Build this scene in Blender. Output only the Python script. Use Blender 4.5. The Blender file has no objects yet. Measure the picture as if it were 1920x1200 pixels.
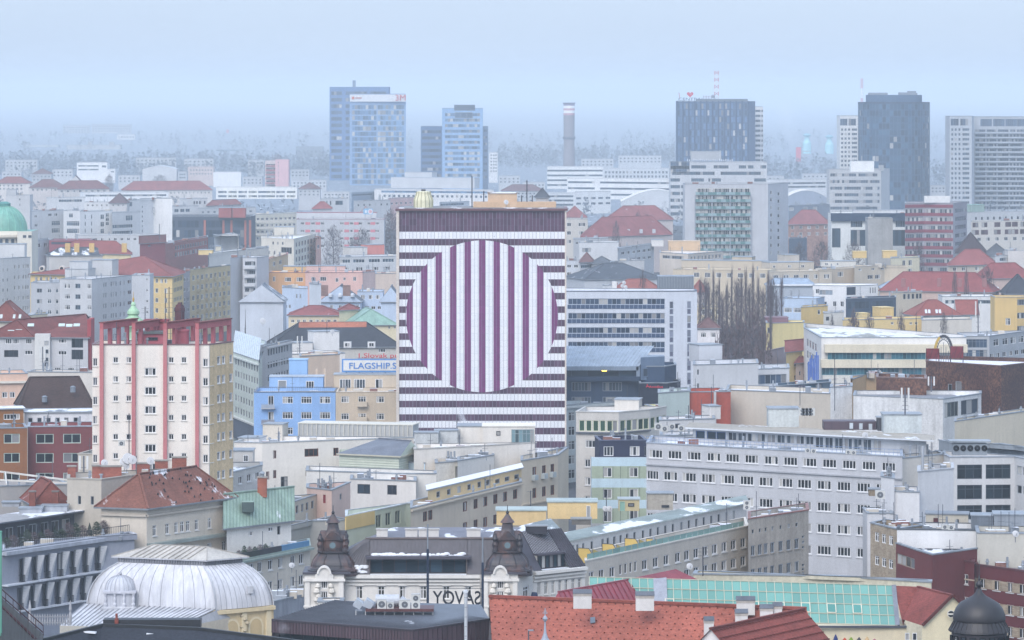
import bpy, bmesh, math, random
from mathutils import Vector, Matrix
R = math.radians
random.seed(7)
SC = bpy.context.scene
COL = SC.collection
F = 7650.0      # focal length in photograph pixels (1920 wide)
CX = 960.0
HZ = 170.0      # horizon row
H = 88.0        # eye height above the streets, metres
cam = bpy.data.cameras.new("camera")
cam.sensor_width = 36.0
cam.lens = 36.0 * F / 1920.0
cam.shift_y = -(600.0 - HZ) / 1920.0
cam.clip_start = 1.0
cam.clip_end = 90000.0
cam_o = bpy.data.objects.new("camera", cam)
COL.objects.link(cam_o)
cam_o.location = (0, 0, H)
cam_o.rotation_euler = (R(90), 0, 0)
SC.camera = cam_o
SUN_EL, SUN_AZ = R(42), R(200)          # high veiled sun behind the viewer
world = bpy.data.worlds.new("World")
SC.world = world
world.use_nodes = True
wn = world.node_tree
wn.nodes.clear()
w_out = wn.nodes.new('ShaderNodeOutputWorld')
w_bg = wn.nodes.new('ShaderNodeBackground')
w_sky = wn.nodes.new('ShaderNodeTexSky')
w_sky.sky_type = 'NISHITA'
w_sky.sun_disc = False
w_sky.sun_elevation = SUN_EL
w_sky.sun_rotation = SUN_AZ
w_sky.altitude = 100
w_sky.air_density = 1.0
w_sky.dust_density = 3.0
w_sky.ozone_density = 2.0
w_bg.inputs['Strength'].default_value = 0.15
w_tint = wn.nodes.new('ShaderNodeMix'); w_tint.data_type = 'RGBA'; w_tint.blend_type = 'MULTIPLY'
w_tint.inputs[0].default_value = 1.0
w_tint.inputs[7].default_value = (0.98, 1.07, 1.18, 1)
wn.links.new(w_sky.outputs[0], w_tint.inputs[6])
w_tc = wn.nodes.new('ShaderNodeTexCoord'); w_mp = wn.nodes.new('ShaderNodeMapping'); w_mp.inputs['Scale'].default_value = (5, 5, 38)
w_nz = wn.nodes.new('ShaderNodeTexNoise'); w_nz.inputs['Scale'].default_value = 1.0; w_nz.inputs['Detail'].default_value = 4
wn.links.new(w_tc.outputs['Generated'], w_mp.inputs['Vector']); wn.links.new(w_mp.outputs[0], w_nz.inputs['Vector'])
w_cl = wn.nodes.new('ShaderNodeMix'); w_cl.data_type = 'RGBA'
w_cl.inputs[6].default_value = (1.62, 1.98, 2.58, 1); w_cl.inputs[7].default_value = (1.90, 2.28, 2.86, 1)
wn.links.new(w_nz.outputs[0], w_cl.inputs[0])
w_ov = wn.nodes.new('ShaderNodeMix'); w_ov.data_type = 'RGBA'      # a thin overcast over the clear sky
w_ov.inputs[0].default_value = 0.85
wn.links.new(w_tint.outputs[2], w_ov.inputs[6]); wn.links.new(w_cl.outputs[2], w_ov.inputs[7])
w_sp = wn.nodes.new('ShaderNodeSeparateXYZ'); wn.links.new(w_tc.outputs['Generated'], w_sp.inputs[0])
w_gr = wn.nodes.new('ShaderNodeMapRange')      # an overcast is brighter overhead than at the horizon
w_gr.inputs[3].default_value = 1.0; w_gr.inputs[4].default_value = 1.55
wn.links.new(w_sp.outputs[2], w_gr.inputs[0])
w_mu = wn.nodes.new('ShaderNodeVectorMath'); w_mu.operation = 'SCALE'
wn.links.new(w_ov.outputs[2], w_mu.inputs[0]); wn.links.new(w_gr.outputs[0], w_mu.inputs['Scale'])
wn.links.new(w_mu.outputs[0], w_bg.inputs['Color'])
wn.links.new(w_bg.outputs[0], w_out.inputs['Surface'])
sun = bpy.data.lights.new("sun", 'SUN')
sun.energy = 0.9
sun.angle = R(40)
sun.color = (1.0, 0.92, 0.84)
sun_o = bpy.data.objects.new("sun", sun)
COL.objects.link(sun_o)
_d = Vector((math.sin(SUN_AZ) * math.cos(SUN_EL), math.cos(SUN_AZ) * math.cos(SUN_EL), math.sin(SUN_EL)))
sun_o.rotation_euler = _d.to_track_quat('Z', 'Y').to_euler()
sun_o.location = _d * 300
SC.view_settings.view_transform = 'Standard'
SC.view_settings.look = 'None'
SC.view_settings.gamma = 1.0
SC.view_settings.use_curve_mapping = False
SC.view_settings.exposure = 1.28
SC.render.engine = 'CYCLES'
SC.cycles.max_bounces = 6
SC.cycles.diffuse_bounces = 2
SC.cycles.glossy_bounces = 3
SC.cycles.transmission_bounces = 4
SC.cycles.volume_bounces = 3
SC.cycles.use_denoising = True
HAZE_DENSITY = 0.000145
HAZE_COLOR = (0.80, 0.89, 0.955)
def P(px, py, Z):
 """the point at height Z seen at a picture pixel below the horizon"""
 Y = F * (H - Z) / (py - HZ)
 return ((px - CX) * Y / F, Y)
def PX(px, Y):
 return ((px - CX) * Y / F, Y)
def ZY(py, Y):
 return H - (py - HZ) * Y / F
def lin(c):
 c /= 255.0
 return c / 12.92 if c <= 0.04045 else ((c + 0.055) / 1.055) ** 2.4
def hexc(h, k=1.0):
 return tuple(lin(int(h[i:i + 2], 16)) * k for i in (0, 2, 4)) + (1.0,)
MATS = {}
class NT:
 def __init__(s, name):
  s.m = bpy.data.materials.new(name)
  s.m.use_nodes = True
  s.t = s.m.node_tree
  s.t.nodes.clear()
  s.out = s.n('ShaderNodeOutputMaterial')
  s.b = s.n('ShaderNodeBsdfPrincipled')
  s.l(s.b.outputs[0], s.out.inputs['Surface'])
 def n(s, typ, **kw):
  nd = s.t.nodes.new(typ)
  for k, v in kw.items():
   setattr(nd, k, v)
  return nd
 def l(s, a, b):
  s.t.links.new(a, b)
 def val(s, x, inp):
  if hasattr(x, 'links') or hasattr(x, 'is_linked'):
   s.l(x, inp)
  else:
   inp.default_value = x
 def math(s, op, a, b=0.0, c=None):
  nd = s.n('ShaderNodeMath', operation=op)
  s.val(a, nd.inputs[0]); s.val(b, nd.inputs[1])
  if c is not None: s.val(c, nd.inputs[2])
  return nd.outputs[0]
 def mix(s, f, a, b, typ='MIX'):
  nd = s.n('ShaderNodeMix', data_type='RGBA', blend_type=typ)
  s.val(f, nd.inputs[0]); s.val(a, nd.inputs[6]); s.val(b, nd.inputs[7])
  return nd.outputs[2]
 def pos(s, scale=(1, 1, 1), obj=False):
  if obj:
   o = s.n('ShaderNodeTexCoord').outputs['Object']
  else:
   o = s.n('ShaderNodeNewGeometry').outputs['Position']
  mp = s.n('ShaderNodeMapping')
  mp.inputs['Scale'].default_value = scale
  s.l(o, mp.inputs['Vector'])
  return mp.outputs[0]
 def noise(s, vec, scale, detail=3, rough=0.55):
  nd = s.n('ShaderNodeTexNoise')
  s.l(vec, nd.inputs['Vector'])
  nd.inputs['Scale'].default_value = scale
  nd.inputs['Detail'].default_value = detail
  nd.inputs['Roughness'].default_value = rough
  return nd.outputs[0]
 def ramp(s, x, a, b, lo=0.0, hi=1.0):
  nd = s.n('ShaderNodeMapRange')
  s.val(x, nd.inputs[0])
  for i, v in enumerate((a, b, lo, hi)):
   nd.inputs[i + 1].default_value = v
  return nd.outputs[0]
 def bump(s, h, st=0.3, dist=0.05):
  nd = s.n('ShaderNodeBump')
  nd.inputs['Strength'].default_value = st
  nd.inputs['Distance'].default_value = dist
  s.l(h, nd.inputs['Height'])
  s.l(nd.outputs[0], s.b.inputs['Normal'])
SNOW = (0.70, 0.72, 0.76, 1)
def M(key):
 """materials by key: kind:hex[:snow amount]"""
 if key in MATS: return MATS[key]
 pr = key.split(':')
 kind, hx = pr[0], pr[1] if len(pr) > 1 else '808080'
 arg = float(pr[2]) if len(pr) > 2 else None
 t = NT({'p': 'plaster', 't': 'roof_tile', 'f': 'flat_roofing', 'm': 'metal_sheet', 'g': 'window_glass', 'r': 'painted_trim',
   'c': 'copper', 's': 'snow', 'b': 'bark', 'l': 'foliage', 'k': 'brick', 'e': 'lamp_glow', 'y': 'mosaic', 'q': 'concrete'}.get(kind, kind) + '_' + hx)
 m = t.m
 c = hexc(hx, 0.92 if kind in 'pqm' else 0.80)
 b = t.b
 b.inputs['Roughness'].default_value = 0.85
 b.inputs['Specular IOR Level'].default_value = 0.25
 if kind in ('p', 'q'):
  if 0 < c[2] - c[0] < .2 and c[1] > .3: g_ = (c[0] + c[1] + c[2]) / 3; c = (c[0] * .5 + g_ * .51, c[1] * .5 + g_ * .5, c[2] * .5 + g_ * .49, 1)
  a = t.noise(t.pos((1, 1, 1)), 0.14, 4)
  st = t.noise(t.pos((0.9, 0.9, 0.05)), 1.3, 4)
  g = t.noise(t.pos(), 2.5, 5)
  k = (0.13, 0.07, 0.10) if kind == 'p' else (0.28, 0.16, 0.25)
  v = t.math('ADD', t.ramp(a, .3, .7, 1 - k[0] * .7, 1 + k[0] * .4), t.ramp(st, .35, .75, k[1] * .35, -k[1]))
  v = t.math('ADD', v, t.ramp(g, .3, .7, -k[2] * .5, k[2] * .4))
  col = t.mix(1.0, c, v, 'MULTIPLY')
  dirt = t.ramp(t.noise(t.pos((1.2, 1.2, 0.22)), 0.7, 5, 0.65), 0.57, 0.85, 0, 0.34 if kind == 'p' else .45)
  col = t.mix(dirt, col, (c[0] * .55, c[1] * .53, c[2] * .50, 1))
  t.l(col, b.inputs['Base Color'])
  t.bump(g, 0.15, 0.03)
 elif kind == 'r':
  a = t.noise(t.pos(), 0.9, 4)
  t.l(t.mix(1.0, c, t.ramp(a, .3, .7, .90, 1.06), 'MULTIPLY'), b.inputs['Base Color'])
  b.inputs['Roughness'].default_value = 0.6
 elif kind == 't':
  g_ = (c[0] * .3 + c[1] * .6 + c[2] * .1); c = tuple((v * .76 + g_ * .24) * .78 for v in c[:3]) + (1,)
  z = t.n('ShaderNodeSeparateXYZ'); t.l(t.pos(), z.inputs[0])
  row = t.math('FRACT', t.math('MULTIPLY', z.outputs[2], 6.5))
  wn_ = t.n('ShaderNodeTexVoronoi'); t.l(t.pos((4, 4, 6.5)), wn_.inputs['Vector']); wn_.inputs['Scale'].default_value = 1.0
  tc = t.n('ShaderNodeSeparateColor'); t.l(wn_.outputs['Color'], tc.inputs[0])
  a = t.noise(t.pos(), 0.22, 5, .6)
  v = t.math('MULTIPLY', t.ramp(a, .3, .7, .78, 1.16), t.ramp(tc.outputs[0], 0, 1, .80, 1.14))
  v = t.math('MULTIPLY', v, t.ramp(row, 0, .22, .72, 1.0))
  col = t.mix(1.0, c, v, 'MULTIPLY')
  d = t.ramp(t.noise(t.pos((1, 1, .3)), .5, 5, .7), .55, .8, 0, .35)
  col = t.mix(d, col, (c[0] * .45, c[1] * .55, c[2] * .6, 1))
  if arg:
   sn = t.ramp(t.noise(t.pos((1, 1, .25)), .30, 6, .65), .72 - arg, .78 - arg)
   col = t.mix(sn, col, SNOW)
  t.l(col, b.inputs['Base Color'])
  t.bump(row, 0.5, 0.06)
 elif kind == 'f':
  a = t.noise(t.pos(), 0.11, 5, .6)
  g = t.noise(t.pos(), 1.2, 5, .65)
  v = t.math('MULTIPLY', t.ramp(a, .3, .7, .72, 1.2), t.ramp(g, .3, .7, .82, 1.14))
  col = t.mix(1.0, c, v, 'MULTIPLY')
  am = 0.16 if arg is None else arg
  sn = t.ramp(t.noise(t.pos((.6, .25, 1)), .28, 6, .6), .68 - am, .71 - am)
  col = t.mix(sn, col, SNOW)
  t.l(col, b.inputs['Base Color'])
  b.inputs['Roughness'].default_value = 0.7
 elif kind in ('m', 'c'):
  a = t.noise(t.pos((1, 1, .35)), .45, 5, .65)
  g = t.noise(t.pos((1.5, 1.5, .12)), 2.2, 4)
  v = t.math('MULTIPLY', t.ramp(a, .3, .7, .75, 1.2), t.ramp(g, .3, .7, .88, 1.1))
  col = t.mix(1.0, c, v, 'MULTIPLY')
  if kind == 'c':
   col = t.mix(t.ramp(t.noise(t.pos(), .5, 5, .7), .45, .7, 0, .8), col, hexc('6f4a3c'))
  if arg:
   sn = t.ramp(t.noise(t.pos((1, .5, .4)), .35, 6, .6), .70 - arg, .74 - arg)
   col = t.mix(sn, col, SNOW)
  t.l(col, b.inputs['Base Color'])
  b.inputs['Roughness'].default_value = 0.48
  b.inputs['Specular IOR Level'].default_value = 0.5
 elif kind == 'g':
  isl = t.n('ShaderNodeNewGeometry').outputs['Random Per Island']
  ob = t.n('ShaderNodeObjectInfo').outputs['Random']
  rnd = t.math('FRACT', t.math('ADD', t.math('MULTIPLY', isl, 7.31), t.math('MULTIPLY', ob, 13.7)))
  am = 0.22 if arg is None else arg
  cur = t.math('LESS_THAN', rnd, am)
  lo_, hi_ = (.85, 1.12) if am == 0 else (.35, 1.2)
  dk = t.mix(t.math('FRACT', t.math('MULTIPLY', rnd, 5.77)), (c[0] * lo_, c[1] * lo_, c[2] * lo_, 1), (c[0] * hi_, c[1] * hi_, c[2] * hi_, 1))
  ct = t.mix(t.math('FRACT', t.math('MULTIPLY', rnd, 23.7)), (.16, .16, .17, 1), (.50, .49, .47, 1))
  t.l(t.mix(cur, dk, ct), b.inputs['Base Color'])
  b.inputs['Roughness'].default_value = 0.10
  b.inputs['Specular IOR Level'].default_value = 0.38
 elif kind == 'k':
  br = t.n('ShaderNodeTexBrick')
  sx_ = t.n('ShaderNodeSeparateXYZ'); t.l(t.pos(), sx_.inputs[0]); cb = t.n('ShaderNodeCombineXYZ')
  t.l(t.math('ADD', sx_.outputs[0], sx_.outputs[1]), cb.inputs[0]); t.l(sx_.outputs[2], cb.inputs[1]); t.l(cb.outputs[0], br.inputs['Vector'])
  br.inputs['Color1'].default_value = c
  br.inputs['Color2'].default_value = (c[0] * .7, c[1] * .65, c[2] * .65, 1)
  br.inputs['Mortar'].default_value = (c[0] * .8 + .05, c[1] * .8 + .05, c[2] * .8 + .05, 1)
  br.inputs['Scale'].default_value = 1.6; br.inputs['Mortar Size'].default_value = .03
  t.l(t.mix(1.0, br.outputs[0], t.ramp(t.noise(t.pos(), .8, 5), .3, .7, .75, 1.2), 'MULTIPLY'), b.inputs['Base Color'])
 elif kind == 'y':
  v = t.n('ShaderNodeTexVoronoi'); t.l(t.pos((4.5, 4.5, 3.2)), v.inputs['Vector'])
  v.inputs['Scale'].default_value = 1.0
  s = t.n('ShaderNodeSeparateColor'); t.l(v.outputs['Color'], s.inputs[0])
  a = t.noise(t.pos(), .18, 4)
  f = t.math('MULTIPLY', t.ramp(s.outputs[0], .3, .95, 0, .62), t.ramp(a, .35, .65, .25, 1))
  t.l(t.mix(f, c, hexc('94684c')), b.inputs['Base Color'])
  b.inputs['Roughness'].default_value = .5
 elif kind in ('b', 'l'):
  a = t.n('ShaderNodeNewGeometry').outputs['Random Per Island']
  t.l(t.mix(1.0, c, t.ramp(a, 0, 1, .55, 1.45), 'MULTIPLY'), b.inputs['Base Color'])
 elif kind == 's':
  t.l(t.mix(t.noise(t.pos(), 1.5, 4), (.64, .67, .72, 1), (.74, .75, .77, 1)), b.inputs['Base Color'])
 elif kind == 'e':
  b.inputs['Base Color'].default_value = c
  b.inputs['Emission Color'].default_value = c
  b.inputs['Emission Strength'].default_value = arg or 1.5
 MATS[key] = m
 return m
def tag(o, label=None, cat=None, group=None, kind=None):
 if label: o['label'] = label
 if cat: o['category'] = cat
 if group: o['group'] = group
 if kind: o['kind'] = kind
 return o
def thing(name, label, cat, loc=(0, 0, 0), group=None):
 o = bpy.data.objects.new(name, None)
 COL.objects.link(o)
 o.empty_display_size = 1.0
 o.location = loc
 return tag(o, label, cat, group)
def wloc(o):
 v = Vector(o.location)
 while o.parent:
  o = o.parent
  v += Vector(o.location)
 return v
class MB:
 """collects faces in world coordinates; build() links ONE mesh object"""
 def __init__(s):
  s.v, s.f, s.mi, s.mats = [], [], [], []
 def m(s, key):
  if key not in s.mats: s.mats.append(key)
  return s.mats.index(key)
 def face(s, pts, key):
  i = len(s.v)
  s.v += [tuple(p) for p in pts]
  s.f.append(tuple(range(i, i + len(pts))))
  s.mi.append(s.m(key))
 def mesh(s, vs, fs, key):
  i = len(s.v)
  s.v += [tuple(p) for p in vs]
  k = s.m(key)
  for f in fs:
   s.f.append(tuple(i + j for j in f)); s.mi.append(k)
 def prism(s, poly, z0, z1, key, top=None, bottom=False):
  n = len(poly)
  vs = [(p[0], p[1], z0) for p in poly] + [(p[0], p[1], z1) for p in poly]
  fs = [(i, (i + 1) % n, n + (i + 1) % n, n + i) for i in range(n)]
  s.mesh(vs, fs, key)
  s.face([(p[0], p[1], z1) for p in poly], top or key)
  if bottom: s.face([(p[0], p[1], z0) for p in reversed(poly)], key)
 def box(s, x, y, z, sx, sy, sz, key, rz=0.0, top=None):
  """box with base centre x, y, z"""
  c, sn = math.cos(rz), math.sin(rz)
  poly = []
  for a, b in ((-1, -1), (1, -1), (1, 1), (-1, 1)):
   u, w = a * sx / 2, b * sy / 2
   poly.append((x + u * c - w * sn, y + u * sn + w * c))
  s.prism(poly, z, z + sz, key, top, True)
 def tube(s, a, b, r, key, n=6, r2=None):
  a, b = Vector(a), Vector(b)
  r2 = r if r2 is None else r2
  d = (b - a)
  if d.length < 1e-6: return
  q = d.to_track_quat('Z', 'Y')
  ring = [q @ Vector((math.cos(2 * math.pi * i / n), math.sin(2 * math.pi * i / n), 0)) for i in range(n)]
  vs = [a + v * r for v in ring] + [b + v * r2 for v in ring]
  fs = [(i, (i + 1) % n, n + (i + 1) % n, n + i) for i in range(n)] + [tuple(range(2 * n - 1, n - 1, -1))[::-1], tuple(range(n))[::-1]]
  s.mesh(vs, fs, key)
 def bar(s, a, b, w, h, key, up=(0, 0, 1)):
  """rectangular bar from a to b"""
  a, b = Vector(a), Vector(b)
  d = (b - a).normalized()
  u = Vector(up)
  sd = d.cross(u)
  if sd.length < 1e-5: sd = Vector((1, 0, 0))
  sd.normalize()
  u = sd.cross(d).normalized()
  o = [sd * w / 2 + u * h / 2, -sd * w / 2 + u * h / 2, -sd * w / 2 - u * h / 2, sd * w / 2 - u * h / 2]
  vs = [a + k for k in o] + [b + k for k in o]
  s.mesh(vs, [(0, 1, 5, 4), (1, 2, 6, 5), (2, 3, 7, 6), (3, 0, 4, 7), (3, 2, 1, 0), (4, 5, 6, 7)], key)
 def lathe(s, x, y, prof, key, n=16, rot=0.0, sx=1.0, sy=1.0, rz=0.0):
  """prof: [(radius, z)...] bottom to top"""
  vs, fs = [], []
  c, sn = math.cos(rz), math.sin(rz)
  for r, z in prof:
   for i in range(n):
    a = rot + 2 * math.pi * i / n
    u, w = r * sx * math.cos(a), r * sy * math.sin(a)
    vs.append((x + u * c - w * sn, y + u * sn + w * c, z))
  for k in range(len(prof) - 1):
   for i in range(n):
    j = (i + 1) % n
    fs.append((k * n + i, k * n + j, (k + 1) * n + j, (k + 1) * n + i))
  fs.append(tuple((len(prof) - 1) * n + i for i in range(n)))
  s.mesh(vs, fs, key)
 def ribs(s, a, b, c, d, n, w, h, key, ends=True):
  """n seams running from edge a-b up to edge d-c"""
  a, b, c, d = map(Vector, (a, b, c, d))
  nrm = (b - a).cross(d - a).normalized()
  for i in range(n + 1):
   if not ends and i in (0, n): continue
   t = i / n
   p, q = a.lerp(b, t), d.lerp(c, t)
   s.bar(p + nrm * h / 2, q + nrm * h / 2, w, h, key, nrm)
 def build(s, name, parent=None, smooth=False, label=None):
  me = bpy.data.meshes.new(name)
  o = wloc(parent) if parent else Vector((0, 0, 0))
  me.from_pydata([(p[0] - o.x, p[1] - o.y, p[2] - o.z) for p in s.v], [], s.f)
  for k in s.mats: me.materials.append(M(k) if isinstance(k, str) else k)
  me.polygons.foreach_set('material_index', s.mi)
  if smooth: me.polygons.foreach_set('use_smooth', [True] * len(s.f))
  me.update()
  ob = bpy.data.objects.new(name, me)
  COL.objects.link(ob)
  if parent: ob.parent = parent
  if label: ob['label'] = label
  return ob
WIN_ME = {}
def win_mesh(w, h, st):
 """frame mesh and pane mesh of a window: local x along the wall, z up, -y outwards. st = (columns, rows, frame key, glass key, sill)"""
 k = (round(w, 2), round(h, 2), st)
 if k in WIN_ME: return WIN_ME[k]
 nv, nh, fr, gl, sill = st
 b = MB()
 t = min(0.13, w * .12)
 for a, c in (((-w / 2 + t / 2, 0), (-w / 2 + t / 2, h)), ((w / 2 - t / 2, 0), (w / 2 - t / 2, h))):
  b.box(a[0], -.05, 0, t, .1, h, fr)
 b.box(0, -.05, 0, w - 2 * t, .098, t, fr)
 b.box(0, -.05, h - t, w - 2 * t, .098, t, fr)
 for i in range(1, nv):
  b.box(-w / 2 + w * i / nv, -.04, t, t * .8, .08, h - 2 * t, fr)
 for j in range(1, nh):
  z = h * (1 - j / nh) if nh != 2 else h * .68
  b.box(0, -.035, z, w - 2 * t, .06, t * .7, fr)
 if sill:
  b.box(0, -.16, -.12, w + .25, .30, .10, sill)
 g = MB()
 for i in range(nv):
  x0, x1 = -w / 2 + w * i / nv, -w / 2 + w * (i + 1) / nv
  g.face([(x0, -.012, 0), (x1, -.012, 0), (x1, -.012, h), (x0, -.012, h)], gl)
 WIN_ME[k] = [b, g, None]
 return WIN_ME[k]
def put_window(parent, A, B, u0, u1, z0, z1, st, depth=.18, split=False, name='window'):
 w, h = u1 - u0, z1 - z0
 e = win_mesh(w, h, st)
 tx, ty = (B[0] - A[0]), (B[1] - A[1])
 L = math.hypot(tx, ty); tx, ty = tx / L, ty / L
 nx, ny = ty, -tx
 um = (u0 + u1) / 2
 o = wloc(parent)
 loc = (A[0] + tx * um - nx * depth - o.x, A[1] + ty * um - ny * depth - o.y, z0 - o.z)
 if e[2] is None or e[2][0] != split:
  if split:
   a = e[0].build('window'); p = e[1].build('pane')
   e[2] = (True, a.data, p.data)
   bpy.data.objects.remove(a); bpy.data.objects.remove(p)
  else:
   c = MB(); c.v, c.f, c.mi, c.mats = list(e[0].v), list(e[0].f), list(e[0].mi), list(e[0].mats)
   g = e[1]
   for f, mi in zip(g.f, g.mi):
    c.face([g.v[i] for i in f], g.mats[mi])
   a = c.build('window')
   e[2] = (False, a.data)
   bpy.data.objects.remove(a)
 ob = bpy.data.objects.new(name, e[2][1])
 COL.objects.link(ob)
 ob.parent = parent
 ob.location = loc
 ob.rotation_euler = (0, 0, math.atan2(ty, tx))
 if split:
  pn = bpy.data.objects.new('pane', e[2][2])
  COL.objects.link(pn)
  pn.parent = ob
 return ob
def wall_faces(mb, A, B, z0, z1, holes, key, depth=.18, reveal=None):
 """wall from A to B (left to right as seen from outside) with real openings"""
 tx, ty = (B[0] - A[0]), (B[1] - A[1])
 L = math.hypot(tx, ty)
 if L < 1e-4: return
 tx, ty = tx / L, ty / L
 nx, ny = ty, -tx
 pt = lambda u, z, d=0.0: (A[0] + tx * u - nx * d, A[1] + ty * u - ny * d, z)
 hs = []
 for h in holes:
  a, b_, c, d = max(h[0], .02), min(h[1], L - .02), max(h[2], z0 + .02), min(h[3], z1 - .02)
  if b_ - a > .05 and d - c > .05: hs.append((a, b_, c, d))
 zs = sorted({z0, z1} | {h[2] for h in hs} | {h[3] for h in hs})
 for za, zb in zip(zs, zs[1:]):
  if zb - za < 1e-5: continue
  zm = (za + zb) / 2
  iv = sorted((h[0], h[1]) for h in hs if h[2] < zm < h[3])
  u = 0.0
  for a, b_ in iv:
   if a > u + 1e-5: mb.face([pt(u, za), pt(a, za), pt(a, zb), pt(u, zb)], key)
   u = max(u, b_)
  if u < L - 1e-5: mb.face([pt(u, za), pt(L, za), pt(L, zb), pt(u, zb)], key)
 rk = reveal or key
 for a, b_, c, d in hs:
  e = depth + .02
  mb.face([pt(a, c), pt(b_, c), pt(b_, c, e), pt(a, c, e)], rk)
  mb.face([pt(a, d, e), pt(b_, d, e), pt(b_, d), pt(a, d)], rk)
  mb.face([pt(a, c, e), pt(a, d, e), pt(a, d), pt(a, c)], rk)
  mb.face([pt(b_, c), pt(b_, d), pt(b_, d, e), pt(b_, c, e)], rk)
WF, GF, DF = 'r:f2f2f2', 'r:a9b0b8', 'r:3a3d45'
G1, G2, G3 = 'g:2a3038', 'g:3e5566:.06', 'g:4a5f78:.10'
def st(nv=2, nh=1, fr=WF, gl=G1, sill=None): return (nv, nh, fr, gl, sill)
def rng(v):
 if isinstance(v, tuple) and len(v) == 3 and isinstance(v[2], int):
  a, b, n = v
  return [a + (b - a) * i / (n - 1) for i in range(n)] if n > 1 else [a]
 return list(v)
def inset(poly, d):
 n = len(poly); out = []
 ar = sum(poly[i][0] * poly[(i + 1) % n][1] - poly[(i + 1) % n][0] * poly[i][1] for i in range(n))
 s = 1 if ar > 0 else -1
 for i in range(n):
  p0, p1, p2 = (Vector(poly[i - 1][:2]), Vector(poly[i][:2]), Vector(poly[(i + 1) % n][:2]))
  e1, e2 = (p1 - p0).normalized(), (p2 - p1).normalized()
  n1, n2 = Vector((-e1.y, e1.x)) * s, Vector((-e2.y, e2.x)) * s
  b = (n1 + n2)
  k = b.length_squared
  b = b * (2 / k) if k > .15 else n1 * 1.0
  if b.length > 3: b = b.normalized() * 3
  out.append(tuple(p1 + b * d))
 return out
def backv(A, C):
 t_ = (C - A).normalized()
 return Vector((-t_.y, t_.x)) if abs(t_.y) < .3 else (A if t_.y > 0 else C).normalized()
CL = random.Random(4)
class Bd: pass
def wall_t(A, B, px):
 """length along wall A-B at which the picture column px meets it"""
 k = (px - CX) / F
 tx, ty = B[0] - A[0], B[1] - A[1]
 den = tx - k * ty
 if abs(den) < 1e-9: return None
 return (k * A[1] - A[0]) / den * math.hypot(tx, ty)
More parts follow.
